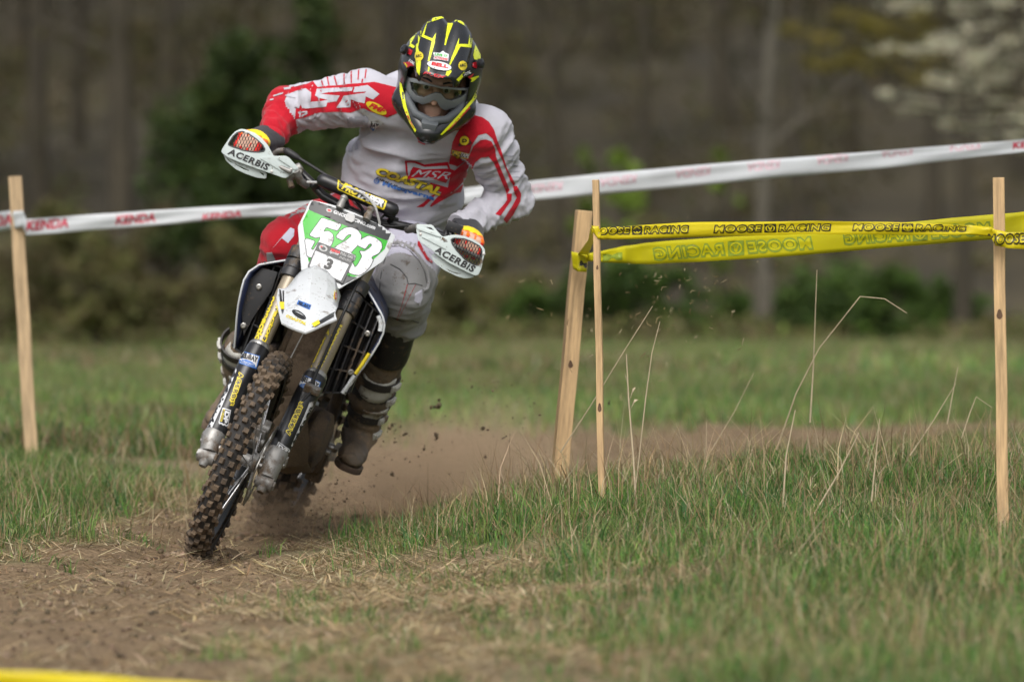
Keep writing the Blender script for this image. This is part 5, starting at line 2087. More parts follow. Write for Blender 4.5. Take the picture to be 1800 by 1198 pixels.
# frame, engine, skid plate, exhaust
mb = MB()
for s in (-1, 1):
    mb.tube([(-.36, s * .012, .93), (-.40, s * .035, .78), (-.47, s * .06, .55), (-.55, s * .075, .40), (-.70, s * .085, .335), (-1.0, s * .085, .335)], .017, 10)
    mb.tube([(-.40, s * .03, .93), (-.62, s * .085, .80), (-.85, s * .105, .66), (-1.0, s * .11, .48), (-1.0, s * .09, .335)], .018, 10)
    mb.tube([(-.80, s * .09, .72), (-1.15, s * .09, .84), (-1.45, s * .07, .89)], .012, 8)
    mb.tube([(-1.0, s * .09, .5), (-1.3, s * .085, .83)], .011, 8)
mb.tube([(-.345, 0, .86), (-.41, 0, 1.02)], .030, 14)
mb.build('frame', FRAME_M, bike, smooth=60)
mb = MB()
mb.box((-.74, 0, .43), (.34, .17, .17))
mb.lathe([(.0, -.005), (.085, 0), (.10, .02), (.095, .06), (.06, .075), (0, .078)], Matrix.Translation((-.70, .085, .43)) @ Matrix.Rotation(-math.pi / 2, 4, 'X'), 24)
mb.lathe([(.0, -.005), (.095, 0), (.11, .02), (.10, .055), (.05, .07), (0, .072)], Matrix.Translation((-.72, -.085, .43)) @ Matrix.Rotation(math.pi / 2, 4, 'X'), 24)
for k in range(9):
    mb.box((-.63 - .012 * k * .3, 0, .53 + .018 * k), (.15, .15, .007))
mb.box((-.635, 0, .61), (.12, .12, .17))
mb.box((-.63, 0, .72), (.15, .13, .06))
mb.build('engine', FRAME_M, bike, bevel=.006)
mb = MB()
mb.loft([[Vector((x, y, z)) for x, y, z in r] for r in (
    [(-.475, -.07, .56), (-.47, -.03, .55), (-.47, .03, .55), (-.475, .07, .56)],
    [(-.52, -.12, .44), (-.49, -.05, .42), (-.49, .05, .42), (-.52, .12, .44)],
    [(-.58, -.14, .36), (-.56, -.06, .315), (-.56, .06, .315), (-.58, .14, .36)],
    [(-.72, -.145, .33), (-.72, -.07, .295), (-.72, .07, .295), (-.72, .145, .33)],
    [(-1.0, -.12, .33), (-1.0, -.07, .295), (-1.0, .07, .295), (-1.0, .12, .33)])], closed=False, caps=False)
o = mb.build('skid_plate', MUDDY, bike, smooth=30)
o.modifiers.new('thick', 'SOLIDIFY').thickness = .006
mb = MB()
mb.tube([(-.55, -.0, .66), (-.50, -.035, .645), (-.475, -.07, .60), (-.50, -.115, .55), (-.58, -.135, .56), (-.72, -.125, .62), (-.95, -.12, .70), (-1.1, -.125, .76)], [.022, .022, .022, .022, .022, .023, .024, .026], 14)
mb.tube([(-1.1, -.13, .765), (-1.14, -.135, .775), (-1.48, -.14, .85), (-1.52, -.14, .855)], [.03, .048, .048, .03], 16)
mb.build('exhaust', FRAME_M, bike, smooth=60)
# swingarm, shock, chain
mb = MB()
for s in (-1, 1):
    mb.loft([[Vector((x, s * y + dy, z + dz)) for dy, dz in ((-.016, -h), (.016, -h), (.016, h), (-.016, h))] for x, y, z, h in ((-.93, .085, .44, .03), (-1.15, .095, .40, .035), (-1.40, .095, .345, .024), (-1.52, .095, .335, .022))])
mb.box((-1.0, 0, .43), (.09, .17, .06))
mb.build('swingarm', ALU, bike, bevel=.004)
mb = MB()
for k in range(1, 60):
    pass
hel = [Vector((-1.06 + .05 * (k / 80) + .042 * math.cos(k * .55), .042 * math.sin(k * .55), .46 + .26 * k / 80)) for k in range(81)]
mb.tube(hel, .007, 6)
mb.tube([(-1.06, 0, .42), (-1.0, 0, .80)], .02, 10)
mb.build('rear_shock', WHITE_PL, bike, smooth=60)
mb = MB()
mb.box((-.965, .115, .345), (.09, .06, .07))
mb.box((-.99, .125, .30), (.06, .05, .05))
mb.build('linkage_guard', MUDDY, bike, bevel=.008)
for s in (-1, 1):
    mb = MB()
    mb.tube([(-.94, s * .10, .405), (-.93, s * .17, .405)], .013, 10)
    mb.box((-.93, s * .205, .412), (.052, .085, .012))
    for k in range(5):
        mb.box((-.906 - .012 * k, s * .205, .422), (.004, .08, .012))
    mb.build('foot_peg', STEEL, bike, bevel=.0015, seg=1)
# shift lever and its bracket, traced beside the peg
mb = MB()
p = [LX(px, py, -.80) for px, py in ((553, 812), (545, 806), (538, 818), (560, 812))]
mb.tube([(-.90, .115, .38), (-.82, .135, .385), (-.76, .15, .40)], .007, 8)
mb.tube([(-.76, .14, .40), (-.76, .175, .402)], .010, 10)
mb.build('shift_lever', STEEL, bike, smooth=60)
mb = MB()
mb.tube([(-.86, -.13, .36), (-.75, -.145, .37), (-.68, -.15, .40)], .007, 8)
mb.box((-.67, -.155, .405), (.03, .04, .01))
mb.build('brake_pedal', STEEL, bike, bevel=.002)

# ------------------------------------------------------------------ handlebar, cables, guards
XB = -.42
bp = [(418, 246, -.50), (446, 262, -.485), (500, 290, -.455), (528, 303, -.445), (548, 322, -.43), (568, 344, -.42), (592, 358, -.415), (640, 382, -.415), (668, 392, -.42), (692, 394, -.43), (725, 401, -.445), (762, 410, -.455), (815, 428, -.485), (846, 440, -.50)]
mb = MB()
pts = [LX(a, b, x) for a, b, x in bp]
mb.tube(pts, .0145, 12)
bar = mb.build('handlebar', BLACK_SM, bike, smooth=60)
for i0, i1 in ((0, 2), (12, 14)):
    mb = MB()
    a, b = (pts[0], pts[2].lerp(pts[1], .3)) if i0 == 0 else (pts[13], pts[11].lerp(pts[12], .3))
    prof = []
    A = axisM(a, b)
    L_ = (b - a).length
    mb.lathe([(.015, -.004), (.017, 0)] + [(.0165 + .0016 * (k % 2), .004 + (L_ - .016) * k / 24) for k in range(25)] + [(.024, L_ - .010), (.026, L_ - .006), (.024, L_), (.015, L_)], A, 16)
    mb.build('grip', BLACK_CL, bar, smooth=40)
# crossbar with its round pad
c0, c1 = LX(558, 313, XB + .05), LX(700, 373, XB + .05)
mb = MB()
A = axisM(c0, c1)
L_ = (c1 - c0).length
mb.lathe([(.006, 0), (.014, .004), (.021, .012), (.0225, .03), (.0225, L_ - .03), (.021, L_ - .012), (.014, L_ - .004), (.006, L_)], A, 24)
pad = mb.build('bar_pad', BLACK_SM, bar, smooth=50)
hpad = bvh_hit(mesh_bvh(pad))
c2 = lambda pts: crop(380, 110, 4.99, pts)
decal('pad_border', [(c4([(535, 62), (548, 75), (560, 90), (868, 205), (880, 215), (862, 270), (850, 275), (540, 135), (530, 125)]), [c4([(545, 75), (560, 96), (868, 215), (850, 262), (545, 130), (540, 120)])])], YEL_PR, pad, hpad, .0012, 5)
lettering('PRO', c4([(556, 128)])[0], c4([(668, 180)])[0], 13, YEL_PR, pad, hpad, .0016, .06, .2)
lettering('TAPER', c4([(664, 182)])[0], c4([(846, 258)])[0], 13, WHITE_PR, pad, hpad, .0016, .06, .2)
for a, b in (((566, 320), (552, 330)), ((694, 372), (684, 390))):
    mb = MB()
    mb.tube([LX(*a, XB + .03), LX(*b, XB)], .010, 10)
    mb.build('crossbar_mount', BLACK_SM, bar, bevel=.001)
for a, b in (((604, 352), (608, 366)), ((642, 370), (646, 384))):
    mb = MB()
    mb.tube([LX(a[0], a[1], XB + .012), LX(b[0], b[1], XB + .012)], .016, 12)
    mb.build('bar_clamp', BLACK_SM, bar, bevel=.001)
# fork caps showing over the plate
for px, py in ((603, 352), (650, 372)):
    p = LX(px, py, XB + .10)
    mb = MB()
    u = Vector((-.446, 0, .895))
    mb.lathe([(.012, -.03), (.0125, -.012), (.0105, -.008), (.0105, .002), (.0125, .004), (.0125, .012), (.008, .0165), (.001, .017)], axisM(p, p + u), 18)
    mb.build('fork_cap', ALU, bike, smooth=40)
mb = MB()
mb.tube([LX(a, b, x) for a, b, x in ((540, 320, -.40), (565, 321, -.38), (590, 324, -.36), (615, 330, -.35), (636, 339, -.34), (650, 350, -.335), (660, 364, -.335), (667, 390, -.34), (668, 420, -.36))], .0042, 8)
mb.build('brake_hose', GREY_PR, bar, smooth=60)
mb = MB()
mb.tube([LX(a, b, x) for a, b, x in ((522, 276, -.42), (545, 290, -.41), (580, 312, -.40), (612, 334, -.40), (640, 372, -.42))], .0050, 8)
mb.tube([LX(a, b, x) for a, b, x in ((500, 264, -.43), (504, 266, -.43), (520, 275, -.42), (527, 279, -.42))], [.0085, .0125, .0105, .006], 12)
mb.build('throttle_cable', BLACK_CL, bar, smooth=60)
mb = MB()
mb.tube([LX(a, b, x) for a, b, x in ((482, 277, -.45), (483, 269, -.445), (489, 265, -.44), (500, 264, -.43))], .0085, 12)
mb.build('cable_elbow', ALU, bar, smooth=60)
mb = MB()
mb.tube([LX(a, b, x) for a, b, x in ((700, 386, -.40), (676, 378, -.38), (664, 388, -.37), (650, 420, -.40))], .0048, 8)
mb.tube([LX(a, b, x) for a, b, x in ((735, 400, -.41), (715, 396, -.40), (690, 398, -.39), (672, 396, -.38))], .0042, 8)
mb.build('clutch_cable', BLACK_CL, bar, smooth=60)
for nm, q in (('brake_master_cylinder', [(508, 314), (518, 300), (530, 292)]), ('clutch_perch', [(790, 404), (800, 398), (806, 404)])):
    mb = MB()
    p = [LX(a, b, -.40) for a, b in q]
    mb.tube(p, [.013, .020, .014], 12)
    mb.box(p[1] + Vector((.005, 0, -.004)), (.03, .05, .03))
    mb.tube([p[0], p[0] + Vector((.01, .02, -.022))], .010, 10)
    mb.build(nm, ALU if nm[0] == 'b' else BLACK_SM, bar, bevel=.003)
for nm, q in (('brake_lever', [(512, 302), (480, 288), (440, 274), (405, 262)]), ('clutch_lever', [(776, 420), (805, 434), (830, 446), (850, 456)])):
    mb = MB()
    mb.tube([LX(a, b, -.36 - .01 * i) for i, (a, b) in enumerate(q)], [.008, .0065, .006, .007], 8)
    mb.build(nm, ALU, bar, smooth=60)

GX_ = -.365
g_hit = plane_hit((1, 0, .12), GX_ + .12 * 1.18)


def handguard(cr, outer, win, lip, lipholes, raised, holes, txt, hub, wirecol, cx_, cy_):
    bl = lambda x, y: -.0000028 * ((x - cx_) ** 2 + (y - cy_) ** 2) + .010
    o = sheet('handguard', rnd(cr(outer), 2), [cr(win)] + [cr(h) for h in holes], GUARD_PL, bike, g_hit, .0075, 6, .0016, bulge=bl)
    sheet('lower_lip', rnd(cr(lip), 2), [cr(h) for h in lipholes], GUARD_PL, o, g_hit, .006, 6, .0014, off=-.016, bulge=bl)
    # moulded rib and fixing end
    for r in raised:
        sheet('moulded_rib', rnd(cr(r), 1.5), (), GUARD_PL, o, g_hit, .004, 6, .0015, off=.0036, bulge=bl)
    sheet('window_rim', rnd(grow(cr(win), 1.6), 1.5), [grow(cr(win), -.6)], BLACK_PL, o, g_hit, .004, 5, .0006, off=.0012, bulge=bl)
    # woven guard in the window
    mb = MB()
    w = cr(win)
    xs = [p[0] for p in w]
    ys = [p[1] for p in w]
    for sgn in (1, -1):
        k = -40
        while k < 60:
            run = []
            for t in np.linspace(min(ys) - 2, max(ys) + 2, 40):
                x = min(xs) + k * 5.2 + sgn * (t - min(ys)) * (.30 if sgn > 0 else .55)
                if inpoly((x, t), w):
                    p, n = g_hit(x, t)
                    run.append(BIKE_I @ (p + n * (bl(x, t) - .004)))
                else:
                    if len(run) > 1:
                        mb.tube([run[0], run[-1]], .0010, 4)
                    run = []
            if len(run) > 1:
                mb.tube([run[0], run[-1]], .0011, 4)
            k += 1
    mb.build('mesh_grille', BLACK_CL, o, smooth=60)
    hh = bvh_hit(mesh_bvh(o))
    (p0, p1, h) = txt
    lettering('ACERBiS', p0, p1, h, BLACK_PR, o, hh, .0012, .045, .12, space_=1.15)
    for px, py in hub:
        p, n = g_hit(px, py)
        mb = MB()
        q = p + n * (bl(px, py) + .0005)
        mb.lathe([(.005, -.004), (.005, .0015), (.002, .002)], axisM(BIKE_I @ q, BIKE_I @ (q + n)), 10)
        mb.build('screw', STEEL, o)
    return o


cA = lambda pts: crop(380, 210, 9.983, pts)
cB = lambda pts: crop(720, 370, 9.2125, pts)
hg_r = handguard(cA, [(440, 165), (520, 180), (680, 240), (800, 330), (900, 440), (990, 600), (1010, 645), (1230, 640), (1290, 680), (1445, 855), (1230, 1022), (1180, 1024), (980, 955), (700, 860), (400, 750), (200, 660), (100, 585), (90, 545), (170, 420), (250, 300), (340, 205)],
                 [(220, 430), (300, 300), (380, 232), (460, 218), (560, 252), (700, 350), (810, 450), (858, 530), (840, 560), (760, 575), (640, 573), (480, 540), (300, 480), (228, 450)],
                 [(110, 600), (200, 655), (420, 750), (700, 850), (880, 930), (870, 1030), (700, 1010), (500, 940), (330, 860), (170, 720)],
                 [[(310, 765), (560, 880), (575, 900), (480, 870), (340, 790)], [(740, 905), (830, 945), (830, 985)], [(165, 655), (240, 720), (300, 760), (240, 740), (180, 685)]],
                 [[(770, 690), (880, 645), (1000, 655), (1100, 740), (1230, 915), (1180, 930), (960, 800)], [(1090, 650), (1228, 645), (1285, 690), (1420, 850), (1390, 890), (1250, 800), (1080, 690)]],
                 [[(820, 715), (890, 710), (955, 785), (900, 765)], [(1165, 680), (1235, 700), (1300, 775)]],
                 (cA([(190, 606)])[0], cA([(900, 902)])[0], 12), cA([(978, 918), (1252, 915), (1312, 876), (533, 230)]), None, 450, 275)
hg_l = handguard(cB, [(110, 215), (365, 230), (520, 415), (550, 430), (640, 405), (760, 395), (900, 420), (1020, 460), (1130, 530), (1215, 610), (1220, 690), (1190, 780), (1165, 920), (1110, 1045), (1050, 1050), (900, 980), (640, 850), (430, 700), (360, 640), (170, 510), (130, 440), (105, 300)],
                 [(680, 475), (720, 455), (880, 465), (1000, 510), (1130, 580), (1165, 640), (1165, 740), (1145, 850), (1100, 883), (1030, 868), (900, 790), (780, 660), (700, 550)],
                 [(345, 740), (390, 680), (430, 700), (700, 870), (1050, 1050), (1000, 1078), (880, 1088), (760, 1055), (560, 960), (400, 840)],
                 [[(560, 920), (700, 985), (850, 1020), (760, 1020), (640, 975)], [(380, 730), (450, 755), (400, 765)]],
                 [[(190, 425), (540, 470), (600, 640), (440, 560)], [(115, 260), (380, 330), (520, 415), (500, 440), (300, 370), (120, 300)]],
                 [[(255, 265), (345, 275), (400, 325), (320, 300)], [(430, 525), (505, 535), (560, 590), (500, 570)]],
                 (cB([(383, 668)])[0], cB([(1025, 1008)])[0], 12.5), cB([(175, 318), (178, 385), (1203, 700)]), None, 790, 440)
# guard stems to the bar
for a, b, c in (((520, 300), (528, 318), (540, 326)), ((735, 398), (724, 402), (716, 404))):
    mb = MB()
    mb.tube([LX(*a, -.375), LX(*b, -.40), LX(*c, -.425)], [.012, .013, .012], 10)
    mb.build('guard_mount', ALU, bar, smooth=60)

# ================================================================== RIDER
def weave(name, col, var=.06, rough=.85, bump=.6, mud=0.0, sheen=.15, scale=42):
    return pmat(name, col, rough, var=var, vscale=6, bump=bump, bscale=scale, mud=mud, sheen=sheen, spec=.2)


SKIN = pmat('skin', (.56, .34, .25), .5, var=.12, vscale=30, bump=.05, bscale=200)
J_WHITE = weave('white jersey cloth', (.43, .425, .475))
J_RED = weave('red jersey cloth', (.40, .006, .018))
J_GREY = weave('grey jersey cloth', (.31, .31, .36))
P_WHITE = weave('white pants cloth', (.47, .465, .56), mud=.06)
P_GREY = weave('grey pants leather', (.28, .28, .287), .12, .7, .55, mud=.22, scale=36)
P_RED = weave('red pants cloth', (.38, .008, .018))
GL_BLACK = weave('black glove cloth', (.025, .025, .030), .15, .75)
GL_RED = weave('red glove cloth', (.72, .03, .02), .1, .75)
GL_ORG = weave('orange glove cloth', (.75, .14, .01), .1, .75)
GL_YEL = weave('yellow glove cloth', (.75, .55, .02), .1, .75)
BOOT_M = pmat('muddy boot leather', (.105, .080, .056), .65, var=.5, mudk=1.7, mud=.62, mscale=.7, bump=.5, bscale=55)
BOOT_W = pmat('muddy white boot plastic', (.50, .49, .45), .5, var=.25, mudk=1.5, mud=.40)
STRAP_M = pmat('dark boot strap', (.028, .026, .025), .6, var=.3, mudk=1.6, mud=.40)
SEAM_M = weave('dark seam', (.10, .10, .105))
SOLE_M = pmat('boot sole', (.07, .045, .03), .85, var=.3, mud=.6)
H_BLACK = pmat('black helmet shell', (.009, .010, .012), .26, var=.05, mud=.06, coat=.3)
H_YEL = pmat('fluorescent yellow helmet paint', (.66, .72, .015), .32, var=.05)
H_RED = pmat('dark red helmet paint', (.36, .012, .02), .34, var=.06)
H_LINER = pmat('helmet liner', (.020, .022, .026), .85, var=.2, bump=.2, bscale=120)
H_GREY = pmat('grey helmet rubber', (.085, .095, .105), .6, var=.1)
GOG_M = pmat('grey goggle frame', (.20, .215, .23), .42, var=.08)
GOG_S = pmat('green goggle strap', (.03, .22, .12), .5, var=.3)
LEAF_T = None


def w3(px, py, Y):
    return np.array(tuple(W(px, py, Y)))


def V3(a):
    return Vector(tuple(float(q) for q in a))


# hands first: they sit on the grips, and the sleeves run to them
bx_, by_, bz_ = (np.array(tuple(v)) for v in (_f, _le, _up))


def grip_frame(i0, i1, fr):
    a, b = BIKE @ pts_bar[i0], BIKE @ pts_bar[i1]
    out = np.array(tuple((a - b).normalized()))
    fw = bx_ - out * (bx_ @ out)
    fw /= np.linalg.norm(fw)
    up = np.cross(out, fw)
    if up[2] < 0:
        up = -up
    return np.array(tuple(a.lerp(b, fr))), out, fw, up


pts_bar = [LX(a, b, x) for a, b, x in bp]
HAND_R = grip_frame(0, 2, .30)
HAND_L = grip_frame(13, 11, .32)


def hand_prims(H):
    c, out, fw, up = H
    q = lambda o, f, u: c + out * o + fw * f + up * u
    P, tagm = [], []
    base = [(-.034, 1.0), (-.011, 1.05), (.012, 1.0), (.034, .9)]
    for o, s in base:
        K, A, B, C = q(o, -.004, .034), q(o * 1.02, .034, .027 * s), q(o * 1.02, .040 * s, -.012), q(o, .010, -.031 * s)
        P += [('c', K, .0125, A, .0112), ('c', A, .0112, B, .0100), ('c', B, .0100, C, .0088)]
        tagm += [2, 1, 1]
    wr = q(.004, -.105, .050)
    P += [('c', wr, .034, q(0, -.02, .030), .030, out, .62)]
    tagm += [0]
    P += [('c', q(-.030, -.055, .028), .019, q(-.050, -.018, -.010), .014), ('c', q(-.050, -.018, -.010), .014, q(-.052, .016, -.028), .0115)]
    tagm += [0, 1]
    P += [('c', wr, .034, q(.008, -.16, .075), .037)]
    tagm += [0]
    return P, tagm, wr, q(.008, -.16, .075)


PR_R, TG_R, WR_R, CF_R = hand_prims(HAND_R)
PR_L, TG_L, WR_L, CF_L = hand_prims(HAND_L)

SH_R, EL_R = w3(648, 172, .56), w3(502, 193, .70)
SH_L, EL_L = w3(850, 232, .52), w3(900, 352, .66)
CU_R = WR_R * .45 + CF_R * .55 + np.array([0, 0, .006])
CU_L = WR_L * .55 + CF_L * .45
PEL = w3(693, 388, .95)
CHEST, BELLY = w3(742, 205, .66), w3(700, 330, .82)
LR = SH_L - SH_R
LR /= np.linalg.norm(LR)

rider = None
# ---- head frame
HR, HP = R(10.5), R(22)
hx_, hf0 = np.array([math.cos(HR), 0, -math.sin(HR)]), np.array([0, -1.0, 0])
hu0 = np.array([math.sin(HR), 0, math.cos(HR)])
hf_ = hf0 * math.cos(HP) - hu0 * math.sin(HP)
hu_ = hu0 * math.cos(HP) + hf0 * math.sin(HP)
HO = w3(770, 146, .42)
HM = np.stack([hx_, hf_, hu_], 1)


def hl(x, f, u):
    return HO + HM @ np.array([x, f, u])


# ---- the body: one continuous figure under the clothes
KN_R, KN_L = w3(507, 428, .52), w3(712, 496, .52)
AN_R, AN_L = np.array(tuple(BIKE @ Vector((-.965, -.190, .485)))), np.array(tuple(BIKE @ Vector((-.965, .215, .492))))
HIP_R, HIP_L = PEL - LR * .10, PEL + LR * .10
body_p = [('c', CHEST, .125, BELLY, .115, LR, .78), ('c', BELLY, .115, PEL, .12, LR, .78), ('c', SH_R, .055, SH_L, .055), ('c', CHEST + np.array([0, -.02, .06]), .06, hl(0, -.03, -.06), .055),
          ('c', SH_R, .055, EL_R, .042), ('c', EL_R, .042, WR_R, .028), ('c', SH_L, .055, EL_L, .042), ('c', EL_L, .042, WR_L, .028),
          ('c', HIP_R, .085, KN_R, .055), ('c', KN_R, .055, w3(428, 612, .80), .040), ('c', w3(428, 612, .80), .040, AN_R, .028), ('c', HIP_L, .085, KN_L, .055), ('c', KN_L, .055, w3(678, 625, .76), .040), ('c', w3(678, 625, .76), .040, AN_L, .028),
          ('c', AN_R, .028, AN_R + bx_ * .10 - bz_ * .07, .02), ('c', AN_L, .028, AN_L + bx_ * .10 - bz_ * .07, .02)]
for (PP) in (PR_R, PR_L):
    for p in PP:
        body_p.append(('c', p[1], p[2] * .72, p[3], p[4] * .72))
bv, bf = surf(body_p, .011, .02)
bv = relax(bv, bf, 1)
head_p = [('e', hl(0, -.018, .035), HM, (.074, .094, .108)), ('e', hl(0, .028, -.052), HM, (.053, .058, .062)), ('e', hl(-.034, .058, -.022), HM, (.028, .026, .026)), ('e', hl(.034, .058, -.022), HM, (.028, .026, .026)),
          ('c', hl(-.045, .062, .036), .013, hl(-.012, .080, .030), .012), ('c', hl(.045, .062, .036), .013, hl(.012, .080, .030), .012),
          ('c', hl(0, .080, .020), .009, hl(0, .106, -.026), .012), ('c', hl(-.014, .088, -.030), .008, hl(.014, .088, -.030), .008),
          ('c', hl(-.018, .080, -.060), .007, hl(.018, .080, -.060), .007), ('c', hl(-.015, .079, -.071), .008, hl(.015, .079, -.071), .008), ('e', hl(0, .075, -.095), HM, (.022, .018, .018)),
          ('e', hl(-.078, -.01, .0), HM, (.012, .022, .032)), ('e', hl(.078, -.01, .0), HM, (.012, .022, .032)), ('c', hl(0, -.02, -.02), .055, hl(0, -.045, -.12), .055)]
hv, hf = surf(head_p, .0045, .012, subs=[('e', hl(-.032, .090, .012), HM, (.017, .013, .010)), ('e', hl(.032, .090, .012), HM, (.017, .013, .010)), ('c', hl(-.02, .094, -.0655), .0022, hl(.02, .094, -.0655), .0022)])
hv = relax(hv, hf, 1)
RM = Matrix.Translation(V3(PEL))
allv = np.concatenate([bv, hv])
allf = np.concatenate([bf, hf + len(bv)])
rider = obj_from('person', allv, allf, SKIN, None, True, smooth=180, M=RM)
tag(rider, 'motocross rider in red and white jersey and black yellow helmet crouched on the dirt bike', 'person')
for s in (-1, 1):
    e = V3(hl(s * .032, .0775, .012))
    mb = MB()
    A = Matrix.Translation(e) @ Matrix(((hx_[0], hu_[0], hf_[0]), (hx_[1], hu_[1], hf_[1]), (hx_[2], hu_[2], hf_[2]))).to_4x4()
    mb.lathe([(.0125 * math.sin(t), -.0125 * math.cos(t)) for t in np.linspace(.05, 2.55, 12)], A, 18)
    mb.lathe([(.0001, .0127), (.003, .0124), (.0065, .0110), (.0066, .0103)], A, 16, m=1)
    mb.build('eye', [pmat('eye white', (.7, .68, .66), .2, var=.03) if s < 0 else bpy.data.materials['eye white'], BLACK_PR], rider, True, 60)
    b0, b1 = V3(hl(s * .018, .091, .034)), V3(hl(s * .050, .076, .037))
    mb = MB()
    mb.tube([b0, b0.lerp(b1, .5) + V3(hu_ * .004 + hf_ * .004), b1], [.0035, .004, .002], 6)
    mb.build('eyebrow', BOOT_M if False else SEAT_M, rider, True)


def cloth(name, prims, mats, vox, k, folds, label_of=None, rel=2, thick=None, subs=()):
    V, F = surf(prims, vox, k, subs=subs)
    V = relax(V, F, rel)
    Nn = vnormals(V, F)
    V = V + Nn * folds(V)[:, None]
    mi = None
    if label_of is not None:
        C = V[F].mean(1)
        mi = label_of(C)
    return obj_from(name, V, F, mats, rider, True, mi, 180)


def fold_field(limbs, amp=.006):
    """rings bunched along limbs: ridges across each limb's axis, broken up by noise"""
    def f(V):
        out = np.zeros(len(V))
        wsum = np.full(len(V), 1e-6)
        for i, (a, b, r, fr, am) in enumerate(limbs):
            ab = b - a
            L_ = np.linalg.norm(ab)
            u = ab / L_
            t = (V - a) @ u
            tt = np.clip(t, 0, L_)
            rad = V - a - tt[:, None] * u
            d = np.linalg.norm(rad, axis=1)
            w = np.exp(-((d - r) / (.6 * r)) ** 2) * sstep(-.06, .02, t) * sstep(L_ + .06, L_ - .02, t)
            e1 = np.cross(u, [0.3, .5, .8])
            e1 /= np.linalg.norm(e1)
            e2 = np.cross(u, e1)
            ang1, ang2 = rad @ e1 / np.maximum(d, 1e-4), rad @ e2 / np.maximum(d, 1e-4)
            Q = np.stack([t * fr + 1.3 * ang1 * .5 + i * 7, ang1 * .9 + i, ang2 * .9], 1)
            n = vnoise(Q, 1.0, 5 + i)
            n2 = vnoise(Q * np.array([2.1, 1.4, 1.4]), 1.0, 50 + i)
            rg = 1 - np.abs(n) * 2
            out += w * am * (rg * .75 + .45 * (1 - 2 * np.abs(n2)) + .25 * vnoise(Q * 4.3, 1.0, 90 + i))
            wsum += w
        return out / np.maximum(wsum, 1)
    return f


# ---- jersey
jp = [('c', CHEST + LR * .008 + np.array([0, 0, .005]), .150, BELLY + LR * .01, .140, LR, .79),
      ('c', BELLY + LR * .01, .140, BELLY * .55 + PEL * .45 + np.array([0.01, 0, .0]), .150, LR, .76),
      ('c', SH_R, .074, SH_L, .076),
      ('c', SH_R, .080, EL_R, .060), ('c', EL_R, .058, CU_R, .043), ('c', SH_L, .080, EL_L, .057), ('c', EL_L, .057, CU_L, .046),
      ('c', CHEST + np.array([0, -.03, .07]), .085, hl(0, -.03, -.09), .075)]
jersey = cloth('jersey', jp, [J_WHITE, J_RED], .0062, .035,
               fold_field([(SH_R, EL_R, .07, 24, .013), (EL_R, CU_R, .05, 28, .011), (SH_L, EL_L, .07, 24, .014), (EL_L, CU_L, .055, 30, .011), (CHEST, BELLY, .17, 12, .024), (BELLY, PEL, .17, 22, .017)]),
               label_of=lambda C: np.where((nearest_prim(jp, C) == 4) | ((nearest_prim(jp, C) == 3) & (np.linalg.norm(C - EL_R, axis=1) < .085)), 1, 0))
hj = bvh_hit(mesh_bvh(jersey))
k2 = lambda pts: crop(380, 110, 4.99, pts)
k3 = lambda pts: crop(600, 160, 4.438, pts)
D1, D2, D3 = .0016, .0028, .0040
decal('red_panel', [k2([(1640, 235), (1597, 222), (1500, 198), (1385, 170), (1300, 180), (1190, 186), (1060, 202), (960, 206), (890, 216), (850, 165), (790, 190), (700, 205), (610, 230), (600, 290), (690, 300), (700, 400), (690, 500), (780, 480), (900, 440), (1060, 432), (1180, 440), (1290, 400), (1340, 425), (1500, 482), (1600, 440), (1660, 400)])], J_RED, jersey, hj, D1, 3)
decal('white_panel', [k2([(600, 292), (700, 250), (785, 228), (832, 262), (832, 335), (800, 400), (755, 400), (745, 370), (728, 402), (684, 392), (694, 312)])], J_WHITE, jersey, hj, D2, 3)
decal('white_panel', [k2([(885, 232), (1205, 216), (1192, 250), (985, 262), (915, 278), (1085, 290), (1060, 340), (975, 352), (965, 388), (775, 404), (832, 345), (905, 340), (985, 330), (905, 312), (868, 292)])], J_WHITE, jersey, hj, D2, 3)
decal('white_panel', [k2([(1215, 216), (1330, 200), (1432, 278), (1375, 325), (1312, 298), (1302, 358), (1238, 345), (1186, 322), (1176, 392), (1055, 398), (1092, 345), (1120, 292), (1190, 282), (1300, 268), (1318, 256), (1205, 262)])], J_WHITE, jersey, hj, D2, 3)
for a, b in (((1120, 88), (1126, 192)), ((1185, 68), (1186, 180)), ((1250, 58), (1244, 152)), ((1315, 62), (1305, 140)), ((975, 128), (990, 205)), ((1036, 120), (1060, 205)), ((925, 158), (940, 208)), ((1285, 145), (1278, 178))):
    d = Vector(b) - Vector(a)
    n_ = Vector((-d.y, d.x)).normalized() * 6
    decal('red_stripe', [k2([tuple(Vector(a) + n_), tuple(Vector(b) + n_ * .8), tuple(Vector(b) - n_ * .8), tuple(Vector(a) - n_)])], J_RED, jersey, hj, D1, 3)
for a, b, w_ in (((720, 440), (800, 430), 8), ((750, 470), (800, 440), 9), ((800, 515), (880, 450), 14), ((850, 515), (925, 440), 10), ((740, 425), (735, 480), 7)):
    d = Vector(b) - Vector(a)
    n_ = Vector((-d.y, d.x)).normalized() * w_
    decal('white_stripe', [k2([tuple(Vector(a) + n_), tuple(Vector(b) + n_ * .8), tuple(Vector(b) - n_ * .8), tuple(Vector(a) - n_)])], J_WHITE, jersey, hj, D2, 3)
for q in ([(655, 195), (745, 180), (762, 196), (690, 215)], [(590, 225), (650, 215), (658, 232), (600, 240)], [(500, 290), (590, 262), (588, 275), (505, 300)], [(475, 325), (505, 318), (505, 330), (472, 335)]):
    decal('white_stripe', [k2(q)], J_WHITE, jersey, hj, D2, 3)
decal('badge', [k2(ell(1405, 400, 100, 40, .5))], YEL_PR, jersey, hj, D2, 3)
